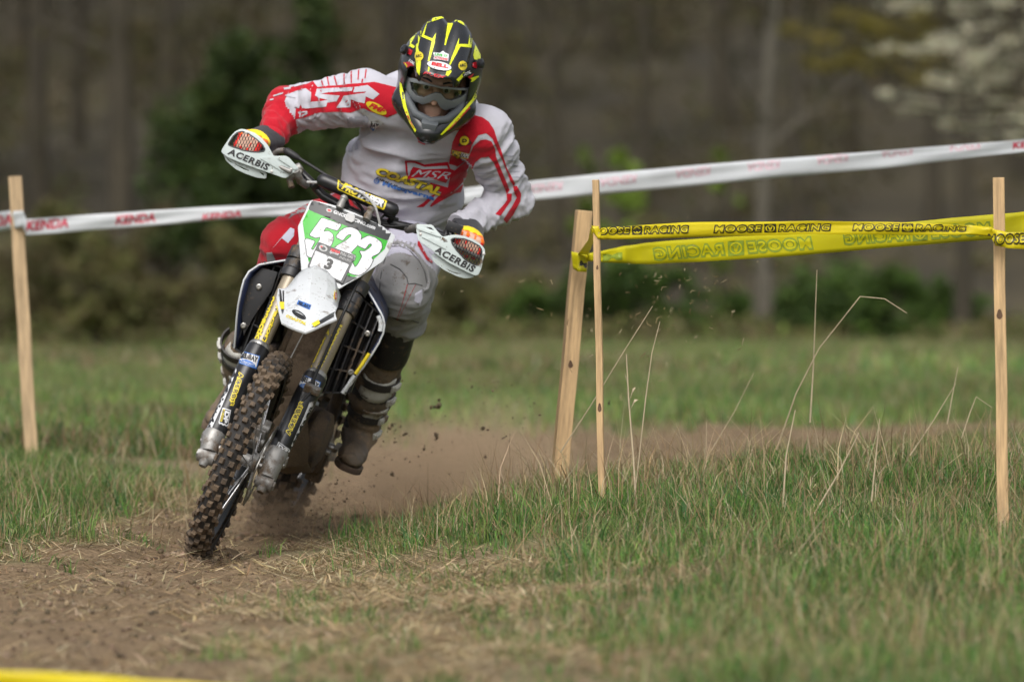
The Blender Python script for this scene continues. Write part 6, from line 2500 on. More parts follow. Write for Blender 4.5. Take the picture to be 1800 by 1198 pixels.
lettering('FMF', k2([(1335, 388)])[0], k2([(1478, 450)])[0], 9, RED_PR, jersey, hj, D3, .05, .3)
decal('badge', [k2([(1262, 398), (1300, 415), (1478, 530), (1380, 608), (1335, 480), (1265, 440)])], GREY_PR, jersey, hj, D2, 3)
decal('badge', [k2([(1340, 505), (1430, 545), (1380, 606)])], WHITE_PR, jersey, hj, D3, 3)
decal('badge', [k2([(1348, 560), (1395, 575), (1382, 602)])], BLUE_PR, jersey, hj, D3 + .0006, 3)
lettering('RAY', k2([(1350, 560)])[0], k2([(1420, 575)])[0], 8, BLACK_PR, jersey, hj, D3 + .0010, .05)
decal('side_panel', [k2([(1145, 480), (1335, 470), (1330, 560), (1360, 620), (1235, 690), (1250, 760), (1160, 790), (1160, 620)])], J_GREY, jersey, hj, D1, 3)
# left shoulder and sleeve
decal('red_panel', [k3([(1040, 190), (1100, 205), (1150, 240), (1190, 300), (1215, 380), (1250, 470), (1290, 600), (1356, 722), (1345, 742), (1318, 702), (1255, 540), (1212, 450), (1180, 372), (1130, 330), (1070, 345), (1020, 420), (985, 530), (905, 590), (880, 580), (838, 568), (868, 400), (900, 330), (960, 250)])], J_RED, jersey, hj, D1, 3)
decal('red_panel', [k3([(985, 530), (1030, 430), (1085, 382), (1130, 378), (1172, 395), (1200, 450), (1206, 510), (1250, 620), (1312, 770), (1292, 805), (1240, 680), (1190, 560), (1150, 512), (1090, 520), (1042, 560), (1030, 600), (980, 640), (930, 790), (880, 800), (700, 902), (690, 892), (782, 790), (702, 762), (692, 712), (830, 752), (850, 650), (905, 600)])], J_RED, jersey, hj, D1 + .0004, 3)
decal('red_stripe', [k3([(1340, 740), (1370, 740), (1402, 800), (1396, 860), (1342, 960), (1290, 1032), (1265, 1000), (1330, 900), (1368, 830), (1350, 800)])], J_RED, jersey, hj, D1, 3)
decal('red_stripe', [k3([(1290, 800), (1330, 800), (1326, 850), (1242, 972), (1200, 960), (1270, 880), (1292, 850)])], J_RED, jersey, hj, D1, 3)
decal('red_panel', [k3([(585, 905), (640, 870), (690, 820), (740, 800), (700, 850), (640, 905)])], J_RED, jersey, hj, D1, 3)
decal('red_panel', [k3([(598, 365), (670, 400), (650, 420), (600, 400)])], J_RED, jersey, hj, D1, 3)
for x0, y0, x1, y1 in ((1040, 600, 1170, 595), (1065, 640, 1190, 640), (1085, 680, 1205, 690), (1270, 500, 1345, 505), (1290, 540, 1365, 545), (1300, 580, 1380, 582), (1310, 625, 1395, 625), (1330, 670, 1415, 665), (1095, 730, 1225, 740), (1120, 770, 1240, 790)):
    decal('grey_stripe', [k3([(x0, y0), (x1, y1), (x1, y1 + 7), (x0, y0 + 7)])], J_GREY, jersey, hj, D1, 3)
# chest print
o_ = [(495, 540), (570, 542), (650, 572), (700, 566), (832, 552), (848, 605), (892, 622), (850, 660), (815, 716), (770, 700), (690, 676), (600, 672), (515, 690), (502, 620)]
decal('chest_badge', [k3(o_)], J_RED, jersey, hj, D2, 3)
decal('chest_badge', [k3([(512, 556), (572, 560), (650, 592), (822, 582), (832, 604), (640, 612), (560, 590), (540, 620), (530, 660), (520, 660)])], J_WHITE, jersey, hj, D3, 3)
lettering('MSR', k3([(545, 668)])[0], k3([(850, 690)])[0], 13, J_WHITE, jersey, hj, D3, .0, .5)
lettering('COASTAL', (659, 307), (774, 345), 15.5, BLACK_PR, jersey, hj, D2, .11, .25)
lettering('COASTAL', (660, 306), (773, 344), 14.5, YEL_PR, jersey, hj, D3, .055, .25)
lettering('DRILLING', (660, 314), (712, 336), 4.2, BLACK_PR, jersey, hj, D2, .03, .2)
lettering('Husqvarna', (671, 328), (762, 354), 10, BLUE_PR, jersey, hj, D2, .055, space_=1.1)
decal('emblem', [(k3(ell(276, 702, 22, 22)), [k3(ell(276, 702, 15, 15))])], BLUE_PR, jersey, hj, D2, 3)
lettering('H', k3([(268, 710)])[0], k3([(286, 714)])[0], 4, BLUE_PR, jersey, hj, D2, .03)
decal('badge', [k3(ell(962, 386, 36, 36))], YEL_PR, jersey, hj, D3, 3)
lettering('D', k3([(945, 400)])[0], k3([(982, 402)])[0], 6.5, BLACK_PR, jersey, hj, D3 + .0008, .06)
for q in ([(945, 315), (955, 325), (1020, 402), (1012, 408)], [(910, 425), (930, 395), (940, 405), (925, 425)], [(925, 425), (1010, 405), (1012, 412), (920, 432)]):
    decal('badge', [k3(q)], BLACK_PR, jersey, hj, D2 + .0004, 3)
decal('badge', [k3([(866, 455), (1002, 490), (992, 525), (900, 520), (862, 490)])], YEL_PR, jersey, hj, D2 + .0004, 3)
decal('badge', [k3([(872, 462), (998, 494), (988, 520), (905, 514), (868, 488)])], BLACK_PR, jersey, hj, D2 + .0010, 3)
lettering('PRO', k3([(874, 496)])[0], k3([(930, 508)])[0], 8, YEL_PR, jersey, hj, D3 + .0008, .06, .1)
lettering('TAPE', k3([(932, 508)])[0], k3([(996, 522)])[0], 8, WHITE_PR, jersey, hj, D3 + .0008, .04, .1)
# cuff seams
for c_, d_, r_, m_ in ((CU_R, CU_R - EL_R, .0445, J_RED), (CU_L, CU_L - EL_L, .0515, J_WHITE)):
    d_ = V3(d_).normalized()
    mb = MB()
    mb.tube([V3(c_) + d_ * .026, V3(c_) + d_ * .036, V3(c_) + d_ * .046], [r_ * .95, r_ * .99, r_ * .93], 24)
    mb.build('cuff', m_, jersey, True, 60)

# ---- pants
KB_L = KN_L * .45 + AN_L * .55
pp = [('c', BELLY * .35 + PEL * .65, .145, PEL, .155, LR, .78),
      ('c', PEL - LR * .09, .108, KN_R, .071), ('c', KN_R, .072, KN_R * .5 + AN_R * .5, .060),
      ('c', PEL + LR * .085, .112, KN_L + np.array([0, .04, .03]), .088), ('c', KN_L, .086, w3(704, 555, .66), .082), ('c', KN_L + np.array([0, .02, .01]), .086, KN_L + np.array([0, -.015, -.03]), .078)]
pants = cloth('pants', pp, [P_WHITE, P_RED, P_GREY], .0068, .03,
              fold_field([(PEL, KN_R, .09, 20, .014), (PEL, KN_L, .1, 16, .012), (KN_L, KB_L, .08, 22, .012), (KN_R, AN_R, .07, 22, .012)]),
              label_of=lambda C: np.array([0, 1, 1, 0, 2, 2])[nearest_prim(pp, C)])
hpn = bvh_hit(mesh_bvh(pants))
k6 = lambda pts: crop(330, 400, 4.99, pts)
k7 = lambda pts: crop(560, 420, 5.445, pts)
decal('white_panel', [k6([(735, 192), (825, 85), (900, 0), (935, 15), (932, 70), (880, 136), (825, 92)])], P_WHITE, pants, hpn, D1, 3.5)
decal('grey_panel', [k6([(690, 220), (740, 215), (776, 296), (700, 312)])], P_GREY, pants, hpn, D1, 3.5)
decal('grey_panel', [c4([(185, 340), (215, 290), (300, 240), (340, 225), (300, 290), (230, 310)])], P_GREY, pants, hpn, D1, 3.5)
decal('white_panel', [c4([(300, 240), (330, 130), (440, 0), (560, 60), (520, 160), (430, 190), (340, 210)])], P_WHITE, pants, hpn, D1, 3.5)
for q in ([(950, 20), (965, 25), (1040, 170), (1090, 215), (1085, 235), (1030, 200), (1010, 165), (945, 60)],):
    decal('red_stripe', [k7(q)], P_RED, pants, hpn, D2, 3.5)
for i in range(5):
    x = 720 + i * 42
    decal('grey_stripe', [k7([(x, 62 + i * 9), (x + 26, 66 + i * 9), (x + 46, 10 + i * 8), (x + 34, 6 + i * 8)])], P_GREY, pants, hpn, D1, 3.5)
decal('red_stripe', [c4([(1010, 310), (1075, 292), (1050, 320), (1020, 325)])], P_RED, pants, hpn, D1, 3.5)
for q in ([(845, 430), (858, 430), (800, 640), (752, 780), (742, 778), (790, 640)], [(925, 430), (936, 432), (850, 600), (760, 785), (752, 782), (840, 600)]):
    decal('stitching', [grow(k7(q), -.55)], P_RED, pants, hpn, D1, 3.5)
decal('white_panel', [k7([(925, 520), (990, 480), (995, 560), (970, 640), (915, 590)])], P_WHITE, pants, hpn, D1, 3.5)
# padded knee rim
mb = MB()
rim_ = [k7([q])[0] for q in ((690, 50), (760, 35), (860, 70), (960, 170), (1030, 280), (1058, 400), (1040, 480), (1000, 495))]
rp = [hpn(*q) for q in rim_]
rp = [h[0] + h[1] * .001 for h in rp if h]
mb.tube(rp, .0065, 8)
mb.build('knee_seam', P_GREY, pants, True, 60)
for sq in ([(690, 240), (780, 290), (845, 370), (858, 430), (920, 425), (992, 445)], [(600, 600), (640, 690), (720, 755), (800, 790), (900, 780), (955, 800)], [(700, 70), (790, 75), (880, 120), (960, 210), (1015, 320), (1035, 420)], [(640, 180), (600, 330), (585, 480), (590, 600)]):
    rp = [hpn(*q) for q in k7(sq)]
    rp = [h[0] + h[1] * .0005 for h in rp if h]
    if len(rp) > 2:
        mb = MB()
        mb.tube(rp, .0022, 6)
        mb.build('knee_seam', SEAM_M, pants, True, 60)
# belt under the jersey hem
mb = MB()
for a in (((742, 372, .80), (776, 368, .84)),):
    p, q = W(*a[0]), W(*a[1])
    mb.tube([p, p.lerp(q, .5), q], .013, 8)
mb.build('belt', NAVY_PL, pants, True, 60)

# ---- knee brace and boots
for KN, AN, hide in ((KN_R, AN_R, 1), (KN_L, AN_L, 0)):
    mb = MB()
    a, b = V3(KN * .62 + AN * .38), V3(KN * .34 + AN * .66)
    if not hide:
        a, b = W(708, 528, .60), W(680, 628, .745)
    mb.tube([a, a.lerp(b, .2), a.lerp(b, .5), a.lerp(b, .6), a.lerp(b, .9), b], [.070, .071, .067, .070, .069, .066], 20)
    mb.build('knee_brace', BLACK_PL, rider, True, 60)


def boot(side, top, AN, dip=0.0):
    toe_dir = bx_ * .97 + by_ * side * .16 - bz_ * dip
    toe_dir = toe_dir / np.linalg.norm(toe_dir)
    sd = np.cross(bz_, toe_dir)
    heel = AN - bz_ * .062 - toe_dir * .05
    ball = AN - bz_ * .070 + toe_dir * .115
    tip = AN - bz_ * .073 + toe_dir * .175
    mid = AN * .5 + top * .5 + toe_dir * .008
    sh = top - AN
    P = [('c', top, .066, mid, .064), ('c', mid, .064, AN - bz_ * .01, .053), ('c', AN - bz_ * .02, .052, heel, .040), ('c', AN + toe_dir * .02 - bz_ * .02, .052, ball, .040, bz_, 1.15), ('c', ball, .042, tip, .034, bz_, 1.25)]

    def folds(V):
        t = (V - AN) @ (sh / np.linalg.norm(sh))
        ank = np.exp(-((t - .01) / .07) ** 2)
        n = vnoise(np.stack([t * 60 + (V @ sd) * 8, (V @ toe_dir) * 16, (V @ sd) * 6], 1), 1.0, 61)
        step = .004 * np.sign(np.sin(t * 52)) * sstep(.06, .1, t)
        return ank * .005 * n + step * .5 + .003 * fbm(V, 26, 3, 62)
    V, F = surf(P, .0058, .02)
    V = relax(V, F, 1)
    V = V + vnormals(V, F) * folds(V)[:, None]
    bt = obj_from('boot', V, F, BOOT_M, rider, True, None, 180)
    # sole
    mb = MB()
    out = []
    for f, w in ((-.085, .030), (-.06, .038), (0, .036), (.06, .042), (.11, .048), (.16, .044), (.195, .030), (.205, .012)):
        out.append((f, w))
    ring = [AN - bz_ * .112 + toe_dir * f + sd * w for f, w in out] + [AN - bz_ * .112 + toe_dir * f - sd * w for f, w in reversed(out)]
    mb.prism([V3(q) for q in ring], V3(bz_ * .020))
    mb.build('sole', SOLE_M, bt, True, 40, .004)
    # buckled straps across the front
    su = sh / np.linalg.norm(sh)
    for h, r in ((.02, .056), (.085, .061), (.165, .068), (.225, .069)):
        c = AN + su * h + toe_dir * .004
        e1 = toe_dir - su * (toe_dir @ su)
        e1 /= np.linalg.norm(e1)
        e2 = np.cross(su, e1)
        mb = MB()
        rg = []
        for t in np.linspace(-2.0, 2.0, 17):
            q = c + (e1 * math.cos(t) + e2 * math.sin(t)) * r
            nn = e1 * math.cos(t) + e2 * math.sin(t)
            rg.append([V3(q + su * s1 * .014 + nn * s2) for s1, s2 in ((-1, -.002), (1, -.002), (1, .0045), (-1, .0045))])
        mb.loft(rg)
        st = mb.build('strap', STRAP_M, bt, True, 40, .001, seg=1)
        ang = 1.05 * (1 if (e2 @ (by_ * side)) > 0 else -1)
        nn = e1 * math.cos(ang) + e2 * math.sin(ang)
        mb = MB()
        Rm = Matrix((tuple(np.cross(su, nn)), tuple(su), tuple(nn))).transposed()
        mb.box(V3(c + nn * (r + .005)), (.045, .024, .010), Rm)
        mb.box(V3(c + nn * (r + .011)), (.026, .016, .006), Rm)
        mb.build('buckle', BOOT_W, bt, True, 40, .003)
    # pale shin plate and toe guard
    hb_ = mesh_bvh(bt)
    for (h0, h1, a0, a1, mt) in ((.19, .262, -.75, .95, BOOT_W), (.11, .15, -.2, .9, BOOT_W)):
        Vv, Ff = [], []
        nu, nv = 9, 5
        for i in range(nu):
            for j in range(nv):
                a = a0 + (a1 - a0) * i / (nu - 1)
                h = h0 + (h1 - h0) * j / (nv - 1) - .02 * math.cos(a * 1.6)
                e1 = toe_dir - su * (toe_dir @ su)
                e1 /= np.linalg.norm(e1)
                e2 = np.cross(su, e1)
                nn = e1 * math.cos(a) + e2 * math.sin(a)
                c = AN + su * h
                hit = hb_.ray_cast(V3(c + nn * .2), V3(-nn))
                Vv.append((hit[0] if hit[0] else V3(c + nn * .07)) + V3(nn) * .004)
        for i in range(nu - 1):
            for j in range(nv - 1):
                Ff.append((i * nv + j, (i + 1) * nv + j, (i + 1) * nv + j + 1, i * nv + j + 1))
        pl = obj_from('shin_plate', [tuple(v) for v in Vv], Ff, mt, bt, True, smooth=60)
        pl.modifiers.new('thick', 'SOLIDIFY').thickness = .004
    return bt


boot_l = boot(1, w3(674, 632, .76), AN_L, .08)
boot_r = boot(-1, w3(428, 612, .80), AN_R, .30)

# ---- gloves
D1, D2, D3 = .0012, .0020, .0028
for PR, TG, H in ((PR_R, TG_R, HAND_R), (PR_L, TG_L, HAND_L)):
    V, F = surf(PR, .0031, .006)
    V = relax(V, F, 1)
    lab = np.array(TG)[nearest_prim(PR, V[F].mean(1))]
    C = V[F].mean(1)
    upc = (C - H[0]) @ H[3]
    fwc = (C - H[0]) @ H[2]
    lab = np.where((lab == 2) & (fwc > .004), 3, np.where(lab == 2, 2, lab))
    lab = np.where((lab == 0) & (fwc > -.012) & (upc > .02), 2, lab)
    gl_ = obj_from('glove', V, F, [GL_BLACK, GL_RED, GL_YEL, GL_ORG], rider, True, lab, 180)
    c = V3(PR[-1][1])
    d = (V3(PR[-1][3]) - c).normalized()
    mb = MB()
    mb.tube([c + d * .012, c + d * .018, c + d * .040, c + d * .046], [.0345, .0375, .0385, .0355], 20)
    mb.build('wrist_strap', GL_BLACK, gl_, True, 50)

# ---- helmet
hm_p = [('e', hl(0, -.012, .040), HM, (.133, .158, .142)), ('e', hl(-.070, -.005, -.055), HM, (.058, .115, .085)), ('e', hl(.070, -.005, -.055), HM, (.058, .115, .085)),
        ('c', hl(-.098, .055, -.055), .036, hl(-.012, .160, -.112), .030), ('c', hl(.098, .055, -.055), .036, hl(.012, .160, -.112), .030)]
hm_s = [('e', hl(0, -.004, .022), HM, (.112, .134, .132)), ('e', hl(0, .070, -.070), HM, (.066, .088, .060)), ('c', hl(0, -.02, -.02), .092, hl(0, -.06, -.30), .10),
        ('b', hl(0, .16, .018), HM, (.082, .10, .038), .016), ('b', hl(0, .18, -.028), HM, (.050, .06, .02), .016)]
hv, hfc = surf(hm_p, .0042, .022, subs=hm_s)
hv = relax(hv, hfc, 1)
C = (hv[hfc].mean(1) - HO) @ HM
inner = (np.linalg.norm((C - np.array([0, -.004, .022])) / np.array([.118, .140, .138]), axis=1) < 1) | ((np.linalg.norm((C - np.array([0, .07, -.07])) / np.array([.071, .093, .065]), axis=1) < 1))
helmet = obj_from('helmet', hv, hfc, [H_BLACK, H_LINER], rider, True, inner.astype(int), 180)
# the peak: arched plate with a central groove
prof_w = [(-1, -.030), (-.92, -.012), (-.72, .004), (-.5, .016), (-.3, .018), (-.12, .006), (0, -.002), (.12, .006), (.3, .018), (.5, .016), (.72, .004), (.92, -.012), (1, -.030)]
rows = []
for f, z, w, gr in ((.005, .205, .074, 1.0), (.03, .203, .083, 1.0), (.07, .188, .088, .9), (.11, .170, .087, .7), (.15, .149, .084, .45), (.19, .128, .078, .25), (.222, .112, .068, .15), (.236, .104, .056, .1)):
    row = []
    for u, dz in prof_w:
        row.append(V3(hl(u * w, f - .020 * u * u * (1 if f > .1 else .3), z + dz * (gr if abs(u) < .6 else 1) - (.0 if abs(u) < .6 else 0))))
    rows.append(row)
mb = MB()
mb.loft(rows, closed=False, caps=False)
peak = mb.build('peak', H_BLACK, helmet, True, 50)
hpk = bvh_hit(mesh_bvh(peak))
sm = peak.modifiers.new('thick', 'SOLIDIFY')
sm.thickness = .005
sm.offset = -1
k1 = lambda pts: crop(660, 10, 4.7917, pts)
hh_ = bvh_hit(mesh_bvh(helmet))
allb = multi_bvh(peak, helmet)
hpa = bvh_hit(allb)
Y_ = [[(575, 90), (600, 112), (560, 108), (400, 160), (360, 350), (385, 470), (372, 590), (350, 560), (330, 350), (350, 240), (385, 160), (420, 125), (500, 102)],
      [(700, 118), (830, 205), (852, 235), (845, 330), (815, 480), (790, 545), (700, 640), (680, 625), (770, 530), (800, 450), (820, 330), (822, 240), (790, 195), (690, 135)],
      [(420, 180), (440, 135), (410, 250), (480, 280), (510, 230), (498, 320), (455, 470), (440, 468), (475, 300), (388, 262)],
      [(560, 100), (612, 130), (690, 122), (655, 150), (620, 240), (592, 335), (582, 335), (600, 200), (606, 145)],
      [(800, 205), (822, 212), (805, 355), (715, 345), (625, 510), (640, 560), (612, 595), (590, 585), (640, 440), (705, 270), (700, 325), (780, 325)],
      [(452, 515), (440, 550), (448, 630), (438, 630)], ]
Y_[-1] = [(444, 515), (458, 515), (452, 555), (440, 555)]
decal('yellow_line', [k1(g) for g in Y_], H_YEL, peak, hpk, D1, 4)
decal('logo_plate', [k1(ell(537, 508, 110, 40, .2))], BLACK_PR, peak, hpk, D2, 4)
decal('logo_plate', [k1(ell(537, 508, 104, 35, .2))], WHITE_PR, peak, hpk, D3, 4)
lettering('BELL', k1([(470, 505)])[0], k1([(610, 533)])[0], 6.5, RED_PR, peak, hpk, D3 + .0008, .06)
lettering('FLEX', k1([(400, 580)])[0], k1([(592, 622)])[0], 5.5, RED_PR, peak, hpk, D2, .03, .2)
decal('logo_plate', [k1([(487, 395), (540, 400), (568, 382), (590, 400), (618, 412), (612, 470), (520, 455), (490, 455)])], WHITE_PR, peak, hpk, D2, 4)
lettering('LIVE IT', k1([(497, 422)])[0], k1([(606, 440)])[0], 4.5, GREEN, peak, hpk, D3, .05)
lettering('XTREME', k1([(492, 448)])[0], k1([(608, 466)])[0], 4.2, RED_PR, peak, hpk, D3, .03)
for cx_, cy_ in ((368, 428), (733, 506)):
    decal('logo_plate', [k1(ell(cx_, cy_, 36, 40))], YEL_PR, peak, hpk, D2, 4)
    lettering('ARC', k1([(cx_ - 26, cy_ + 14)])[0], k1([(cx_ + 26, cy_ + 6)])[0], 5.5, BLACK_PR, peak, hpk, D3, .04)
# shell paint either side
decal('yellow_line', [k1(g) for g in ([(205, 640), (222, 660), (262, 850), (300, 975), (345, 1050), (335, 1066), (290, 990), (236, 860), (206, 730)], [(885, 640), (890, 660), (845, 780), (700, 960), (560, 1090), (545, 1085), (690, 930), (810, 790), (860, 690)],
                                      [(300, 235), (370, 200), (350, 230), (300, 320), (335, 345), (320, 360), (262, 330), (240, 400), (230, 400), (260, 290)], [(840, 330), (905, 455), (900, 470), (830, 452), (822, 420)], [(240, 470), (300, 540), (355, 570), (370, 590), (330, 580), (270, 540)], [(870, 600), (820, 640), (740, 660), (700, 655), (800, 610), (868, 590)])], H_YEL, helmet, hh_, D1, 5)
decal('red_panel', [k1(g) for g in ([(300, 215), (365, 190), (340, 220), (290, 260)], [(262, 350), (315, 380), (300, 420), (262, 400)], [(232, 480), (290, 470), (345, 520), (340, 575), (280, 540)], [(858, 290), (900, 330), (905, 400), (880, 370)], [(820, 480), (880, 470), (850, 530), (815, 515)], [(830, 570), (800, 620), (720, 655), (740, 620)],
                                    [(250, 900), (262, 890), (330, 1040), (318, 1030)], [(790, 850), (800, 860), (640, 1030), (600, 1060), (620, 1030)])], H_RED, helmet, hh_, D1, 5)
lettering('100%', k1([(280, 470)])[0], k1([(340, 515)])[0], 5, WHITE_PR, helmet, hh_, D2, .03)
lettering('100%', k1([(724, 605)])[0], k1([(806, 570)])[0], 5.5, WHITE_PR, helmet, hh_, D2, .03)
# peak screws
for x in (-.118, .118):
    c = V3(hl(x, .045, .105))
    mb = MB()
    nn = V3(HM @ np.array([math.copysign(1, x) * .85, .25, .35])).normalized()
    mb.lathe([(.016, -.006), (.016, .006), (.012, .009), (.004, .009), (.0035, .006), (.001, .006)], axisM(c + nn * .004, c + nn), 18)
    mb.build('peak_screw', BLACK_SM, helmet, True, 40)
# chin bar: vent, inner pad and mouthpiece
mb = MB()
pd = [V3(hl(x, f, u)) for x, f, u in ((-.094, .055, -.020), (-.080, .100, -.040), (-.050, .140, -.062), (0, .158, -.072), (.050, .140, -.062), (.080, .100, -.040), (.094, .055, -.020))]
mb.tube(pd, [.011, .012, .013, .015, .013, .012, .011], 10)
mb.build('chin_pad', H_GREY, helmet, True, 60)
mb = MB()
mb.loft([[V3(hl(x * s, f, u)) for x, u in ((-.024, .016), (.024, .016), (.020, -.012), (-.020, -.012))] for s, f, u in ()] or [[V3(hl(x * s, f, u + dz)) for x, u in ((-.024, .014), (.024, .014), (.018, -.014), (-.018, -.014))] for s, f, dz in ((1.0, .150, -.075), (1.15, .176, -.082), (1.0, .184, -.086))])
mb.build('mouth_vent', H_GREY, helmet, True, 30, .003)
for k in range(4):
    mb = MB()
    z = -.106 - .008 * k
    w_ = .030 - .005 * k
    mb.tube([V3(hl(-w_, .168 + .004 * k, z)), V3(hl(0, .190 + .001 * k, z - .003)), V3(hl(w_, .168 + .004 * k, z))], .0022, 6)
    mb.build('vent_bar', H_BLACK, helmet, True, 60)

# ---- goggles on a curved face
ev, ef = surf([('e', hl(0, .0, .004), HM, (.122, .122, .125))], .007, .01)
gb = BVHTree.FromPolygons([V3(v) for v in ev], [tuple(f) for f in ef])
hg = bvh_hit(gb)
outer = [(252, 600), (330, 615), (440, 655), (560, 685), (700, 695), (815, 695), (814, 760), (775, 795), (738, 832), (660, 864), (592, 884), (548, 862), (515, 806), (485, 796), (455, 818), (395, 834), (312, 795), (280, 735), (246, 690)]
lens_ = [(288, 640), (400, 664), (560, 700), (700, 712), (768, 714), (764, 745), (720, 776), (645, 804), (592, 792), (552, 742), (505, 734), (455, 752), (405, 776), (340, 760), (300, 715)]
gog = sheet('goggles', k1(outer), [k1(lens_)], GOG_M, rider, hg, .020, 5, .0022)
mt, tt_, bb_ = nodes_of('clear goggle lens')
tb = N(tt_, 'ShaderNodeBsdfTransparent')
tb.inputs['Color'].default_value = (.86, .87, .83, 1)
gsy = N(tt_, 'ShaderNodeBsdfGlossy')
gsy.inputs['Roughness'].default_value = .06
fr = N(tt_, 'ShaderNodeFresnel')
fr.inputs['IOR'].default_value = 1.45
mx_ = N(tt_, 'ShaderNodeMixShader')
tt_.links.new(fr.outputs[0], mx_.inputs[0])
tt_.links.new(tb.outputs[0], mx_.inputs[1])
tt_.links.new(gsy.outputs[0], mx_.inputs[2])
tt_.links.new(mx_.outputs[0], tt_.nodes['Material Output'].inputs['Surface'])
sheet('lens', grow(k1(lens_), 1.0), (), mt, gog, hg, .0015, 6, off=-.007)
for x, q in ((-1, [(225, 580), (262, 600), (258, 690), (228, 660)]), (1, [(812, 700), (845, 690), (840, 745), (814, 758)])):
    sheet('strap', k1(q), (), GOG_S if x < 0 else NAVY_PL, gog, hg, .010, 6, .001, off=.002)

# ================================================================== FLYING DIRT AND DUST
k = 0
for px, py, Y, s in ((770, 708, 1.7, 12), (762, 716, 1.65, 7), (690, 748, 1.8, 9), (711, 762, 1.7, 7), (768, 764, 1.8, 9), (766, 772, 1.75, 6), (653, 772, 1.9, 6), (848, 752, 2.0, 8), (854, 802, 1.9, 6), (694, 776, 1.7, 4), (690, 834, 1.5, 7), (1070, 708, 1.2, 5),
                     (745, 790, 1.6, 6), (640, 862, 1.2, 4), (712, 806, 1.5, 4), (800, 640, 2.1, 3), (930, 700, 1.8, 3), (1015, 655, 1.2, 2.5), (830, 590, 2.0, 2.5), (590, 850, 1.1, 4), (605, 880, 1.2, 5), (556, 902, 1.1, 4), (676, 900, 1.0, 3)):
    c = W(px, py, Y)
    r = s * (Y + CAM_D) / FPX * .5
    V, T, C = lumps(np.zeros(5), np.zeros(5), np.zeros(5), np.array([r, r * .7, r * .6, r * .5, r * .4]))
    off = RNG.normal(0, r * .55, (5, 3))
    V = V + np.repeat(off, len(IV), 0)
    o = fast_mesh('dirt_clod', V, T, C, mats=[SOIL_M])
    o.location = c
    if k == 0:
        tag(o, 'largest dark clod of dirt flying behind the rider above the dust', 'clod', 'clods of dirt thrown up behind the bike')
    else:
        tag(o, 'small dark clod of dirt thrown into the air behind the bike', 'clod', 'clods of dirt thrown up behind the bike')
    k += 1
# fine grit and bits of straw in the air
n = 2600
px = np.concatenate([RNG.uniform(560, 960, 1000), RNG.normal(505, 75, 1600)])
py = np.concatenate([RNG.uniform(650, 940, 1000), RNG.normal(895, 38, 1600)])
Yg = RNG.uniform(.6, 3, n)
P3 = np.array([tuple(W(a, b, c)) for a, b, c in zip(px, py, Yg)])
V, T, C = lumps(P3[:, 0], P3[:, 1], P3[:, 2], .0008 + .0032 * RNG.random(n) ** 3)
o = fast_mesh('flying_dirt', V, T, C, mats=[SOIL_M])
tag(o, 'fine specks of dirt in the air round the rear wheel', 'dirt', kind='stuff')
n = 150
px = np.concatenate([RNG.normal(1170, 75, 95), RNG.uniform(640, 1200, 55)])
py = np.concatenate([RNG.normal(530, 55, 95), RNG.uniform(480, 860, 55)])
V, F, C = [], [], []
for a, b in zip(px, py):
    c = np.array(tuple(W(a, b, RNG.uniform(.4, 3.0))))
    d = RNG.normal(size=3)
    d /= np.linalg.norm(d)
    e = np.cross(d, [0.2, 1, .1])
    e /= np.linalg.norm(e)
    L_ = RNG.uniform(.003, .017)
    w_ = RNG.uniform(.0007, .0017)
    kx = len(V)
    bend = np.cross(d, e) * L_ * .3 + e * L_ * RNG.uniform(-.5, .5)
    V += [c - d * L_ - e * w_, c - d * L_ + e * w_, c + bend - e * w_, c + bend + e * w_, c + d * L_]
    F += [(kx, kx + 1, kx + 3), (kx, kx + 3, kx + 2), (kx + 2, kx + 3, kx + 4)]
    C += [DRIES[RNG.integers(0, 5)]] * 5
o = fast_mesh('flying_straw', np.array(V), np.array(F), np.array(C), mats=[STRAW_M])
tag(o, 'scraps of straw flying in the air behind the bike', 'straw', kind='stuff')


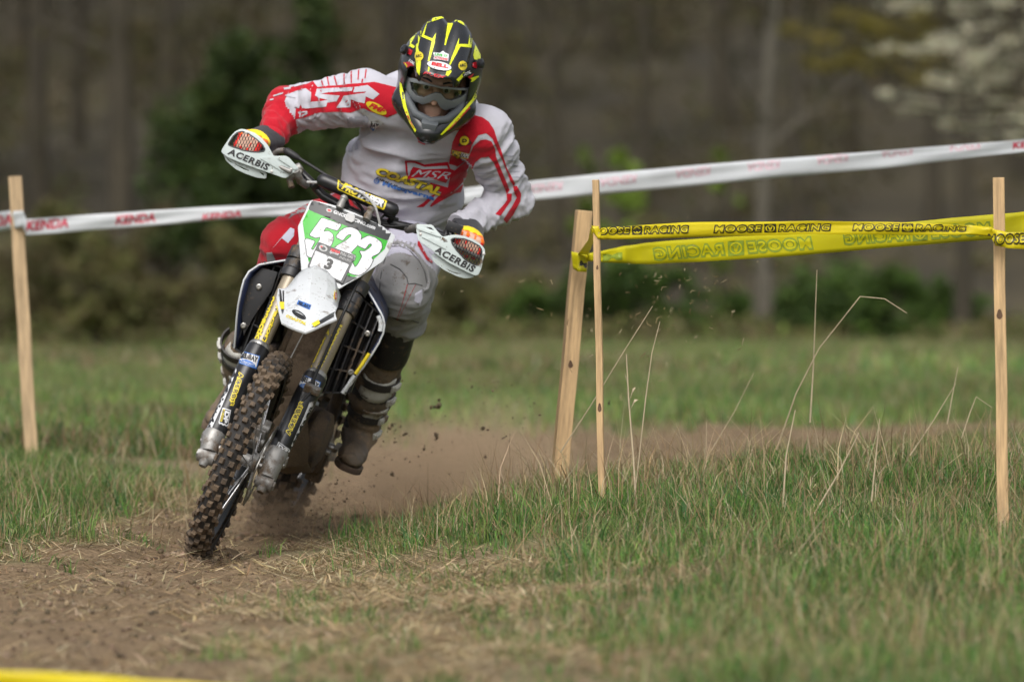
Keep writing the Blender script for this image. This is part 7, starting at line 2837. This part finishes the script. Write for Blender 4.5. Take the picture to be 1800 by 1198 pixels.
def dust(name, label, c, ax, rad, dens_, seed):
    m = bpy.data.materials.new('dust')
    m.use_nodes = True
    t = m.node_tree
    for q in list(t.nodes):
        t.nodes.remove(q)
    L = t.links.new
    out = N(t, 'ShaderNodeOutputMaterial')
    pv = N(t, 'ShaderNodeVolumePrincipled')
    pv.inputs['Color'].default_value = (.60, .45, .305, 1)
    pv.inputs['Anisotropy'].default_value = .1
    tc = N(t, 'ShaderNodeTexCoord')
    ln = N(t, 'ShaderNodeVectorMath', operation='LENGTH')
    L(tc.outputs['Object'], ln.inputs[0])
    fall = N(t, 'ShaderNodeMapRange')
    fall.interpolation_type = 'SMOOTHSTEP'
    fall.inputs['From Min'].default_value = 1.0
    fall.inputs['From Max'].default_value = .15
    L(ln.outputs['Value'], fall.inputs['Value'])
    no = N(t, 'ShaderNodeTexNoise', i_Scale=3.6, i_Detail=6.0, i_Roughness=.62)
    mp = N(t, 'ShaderNodeMapping')
    mp.inputs['Location'].default_value = (seed, seed * 2.3, 0)
    L(tc.outputs['Object'], mp.inputs[0])
    L(mp.outputs[0], no.inputs['Vector'])
    nr = N(t, 'ShaderNodeMapRange')
    nr.inputs['From Min'].default_value = .40
    nr.inputs['From Max'].default_value = .68
    L(no.outputs['Fac'], nr.inputs['Value'])
    m1 = N(t, 'ShaderNodeMath', operation='MULTIPLY')
    L(fall.outputs[0], m1.inputs[0])
    L(nr.outputs[0], m1.inputs[1])
    m2 = N(t, 'ShaderNodeMath', operation='MULTIPLY')
    L(m1.outputs[0], m2.inputs[0])
    m2.inputs[1].default_value = dens_
    L(m2.outputs[0], pv.inputs['Density'])
    L(pv.outputs[0], out.inputs['Volume'])
    bm = bmesh.new()
    bmesh.ops.create_icosphere(bm, subdivisions=3, radius=1.0)
    me = bpy.data.meshes.new(name)
    bm.to_mesh(me)
    bm.free()
    me.materials.append(m)
    o = bpy.data.objects.new(name, me)
    COL.objects.link(o)
    o.location = c
    o.rotation_euler = ax
    o.scale = rad
    return tag(o, label, 'dust', kind='stuff')


dust('dust_cloud', 'low brown cloud of dust blown up behind the rear wheel', W(720, 850, 2.1), (0, R(-12), R(20)), (.62, .5, .25), 8.5, 1.0)
dust('dust_cloud', 'thin plume of brown dust drifting right towards the broad stake', W(815, 790, 2.7), (0, R(-14), R(30)), (.52, .55, .22), 3.6, 4.0)

dust('dust_cloud', 'dense spray of soil and dust round the foot of the rear wheel', W(500, 905, 1.05), (0, R(-10), 0), (.30, .20, .13), 9.5, 7.0)
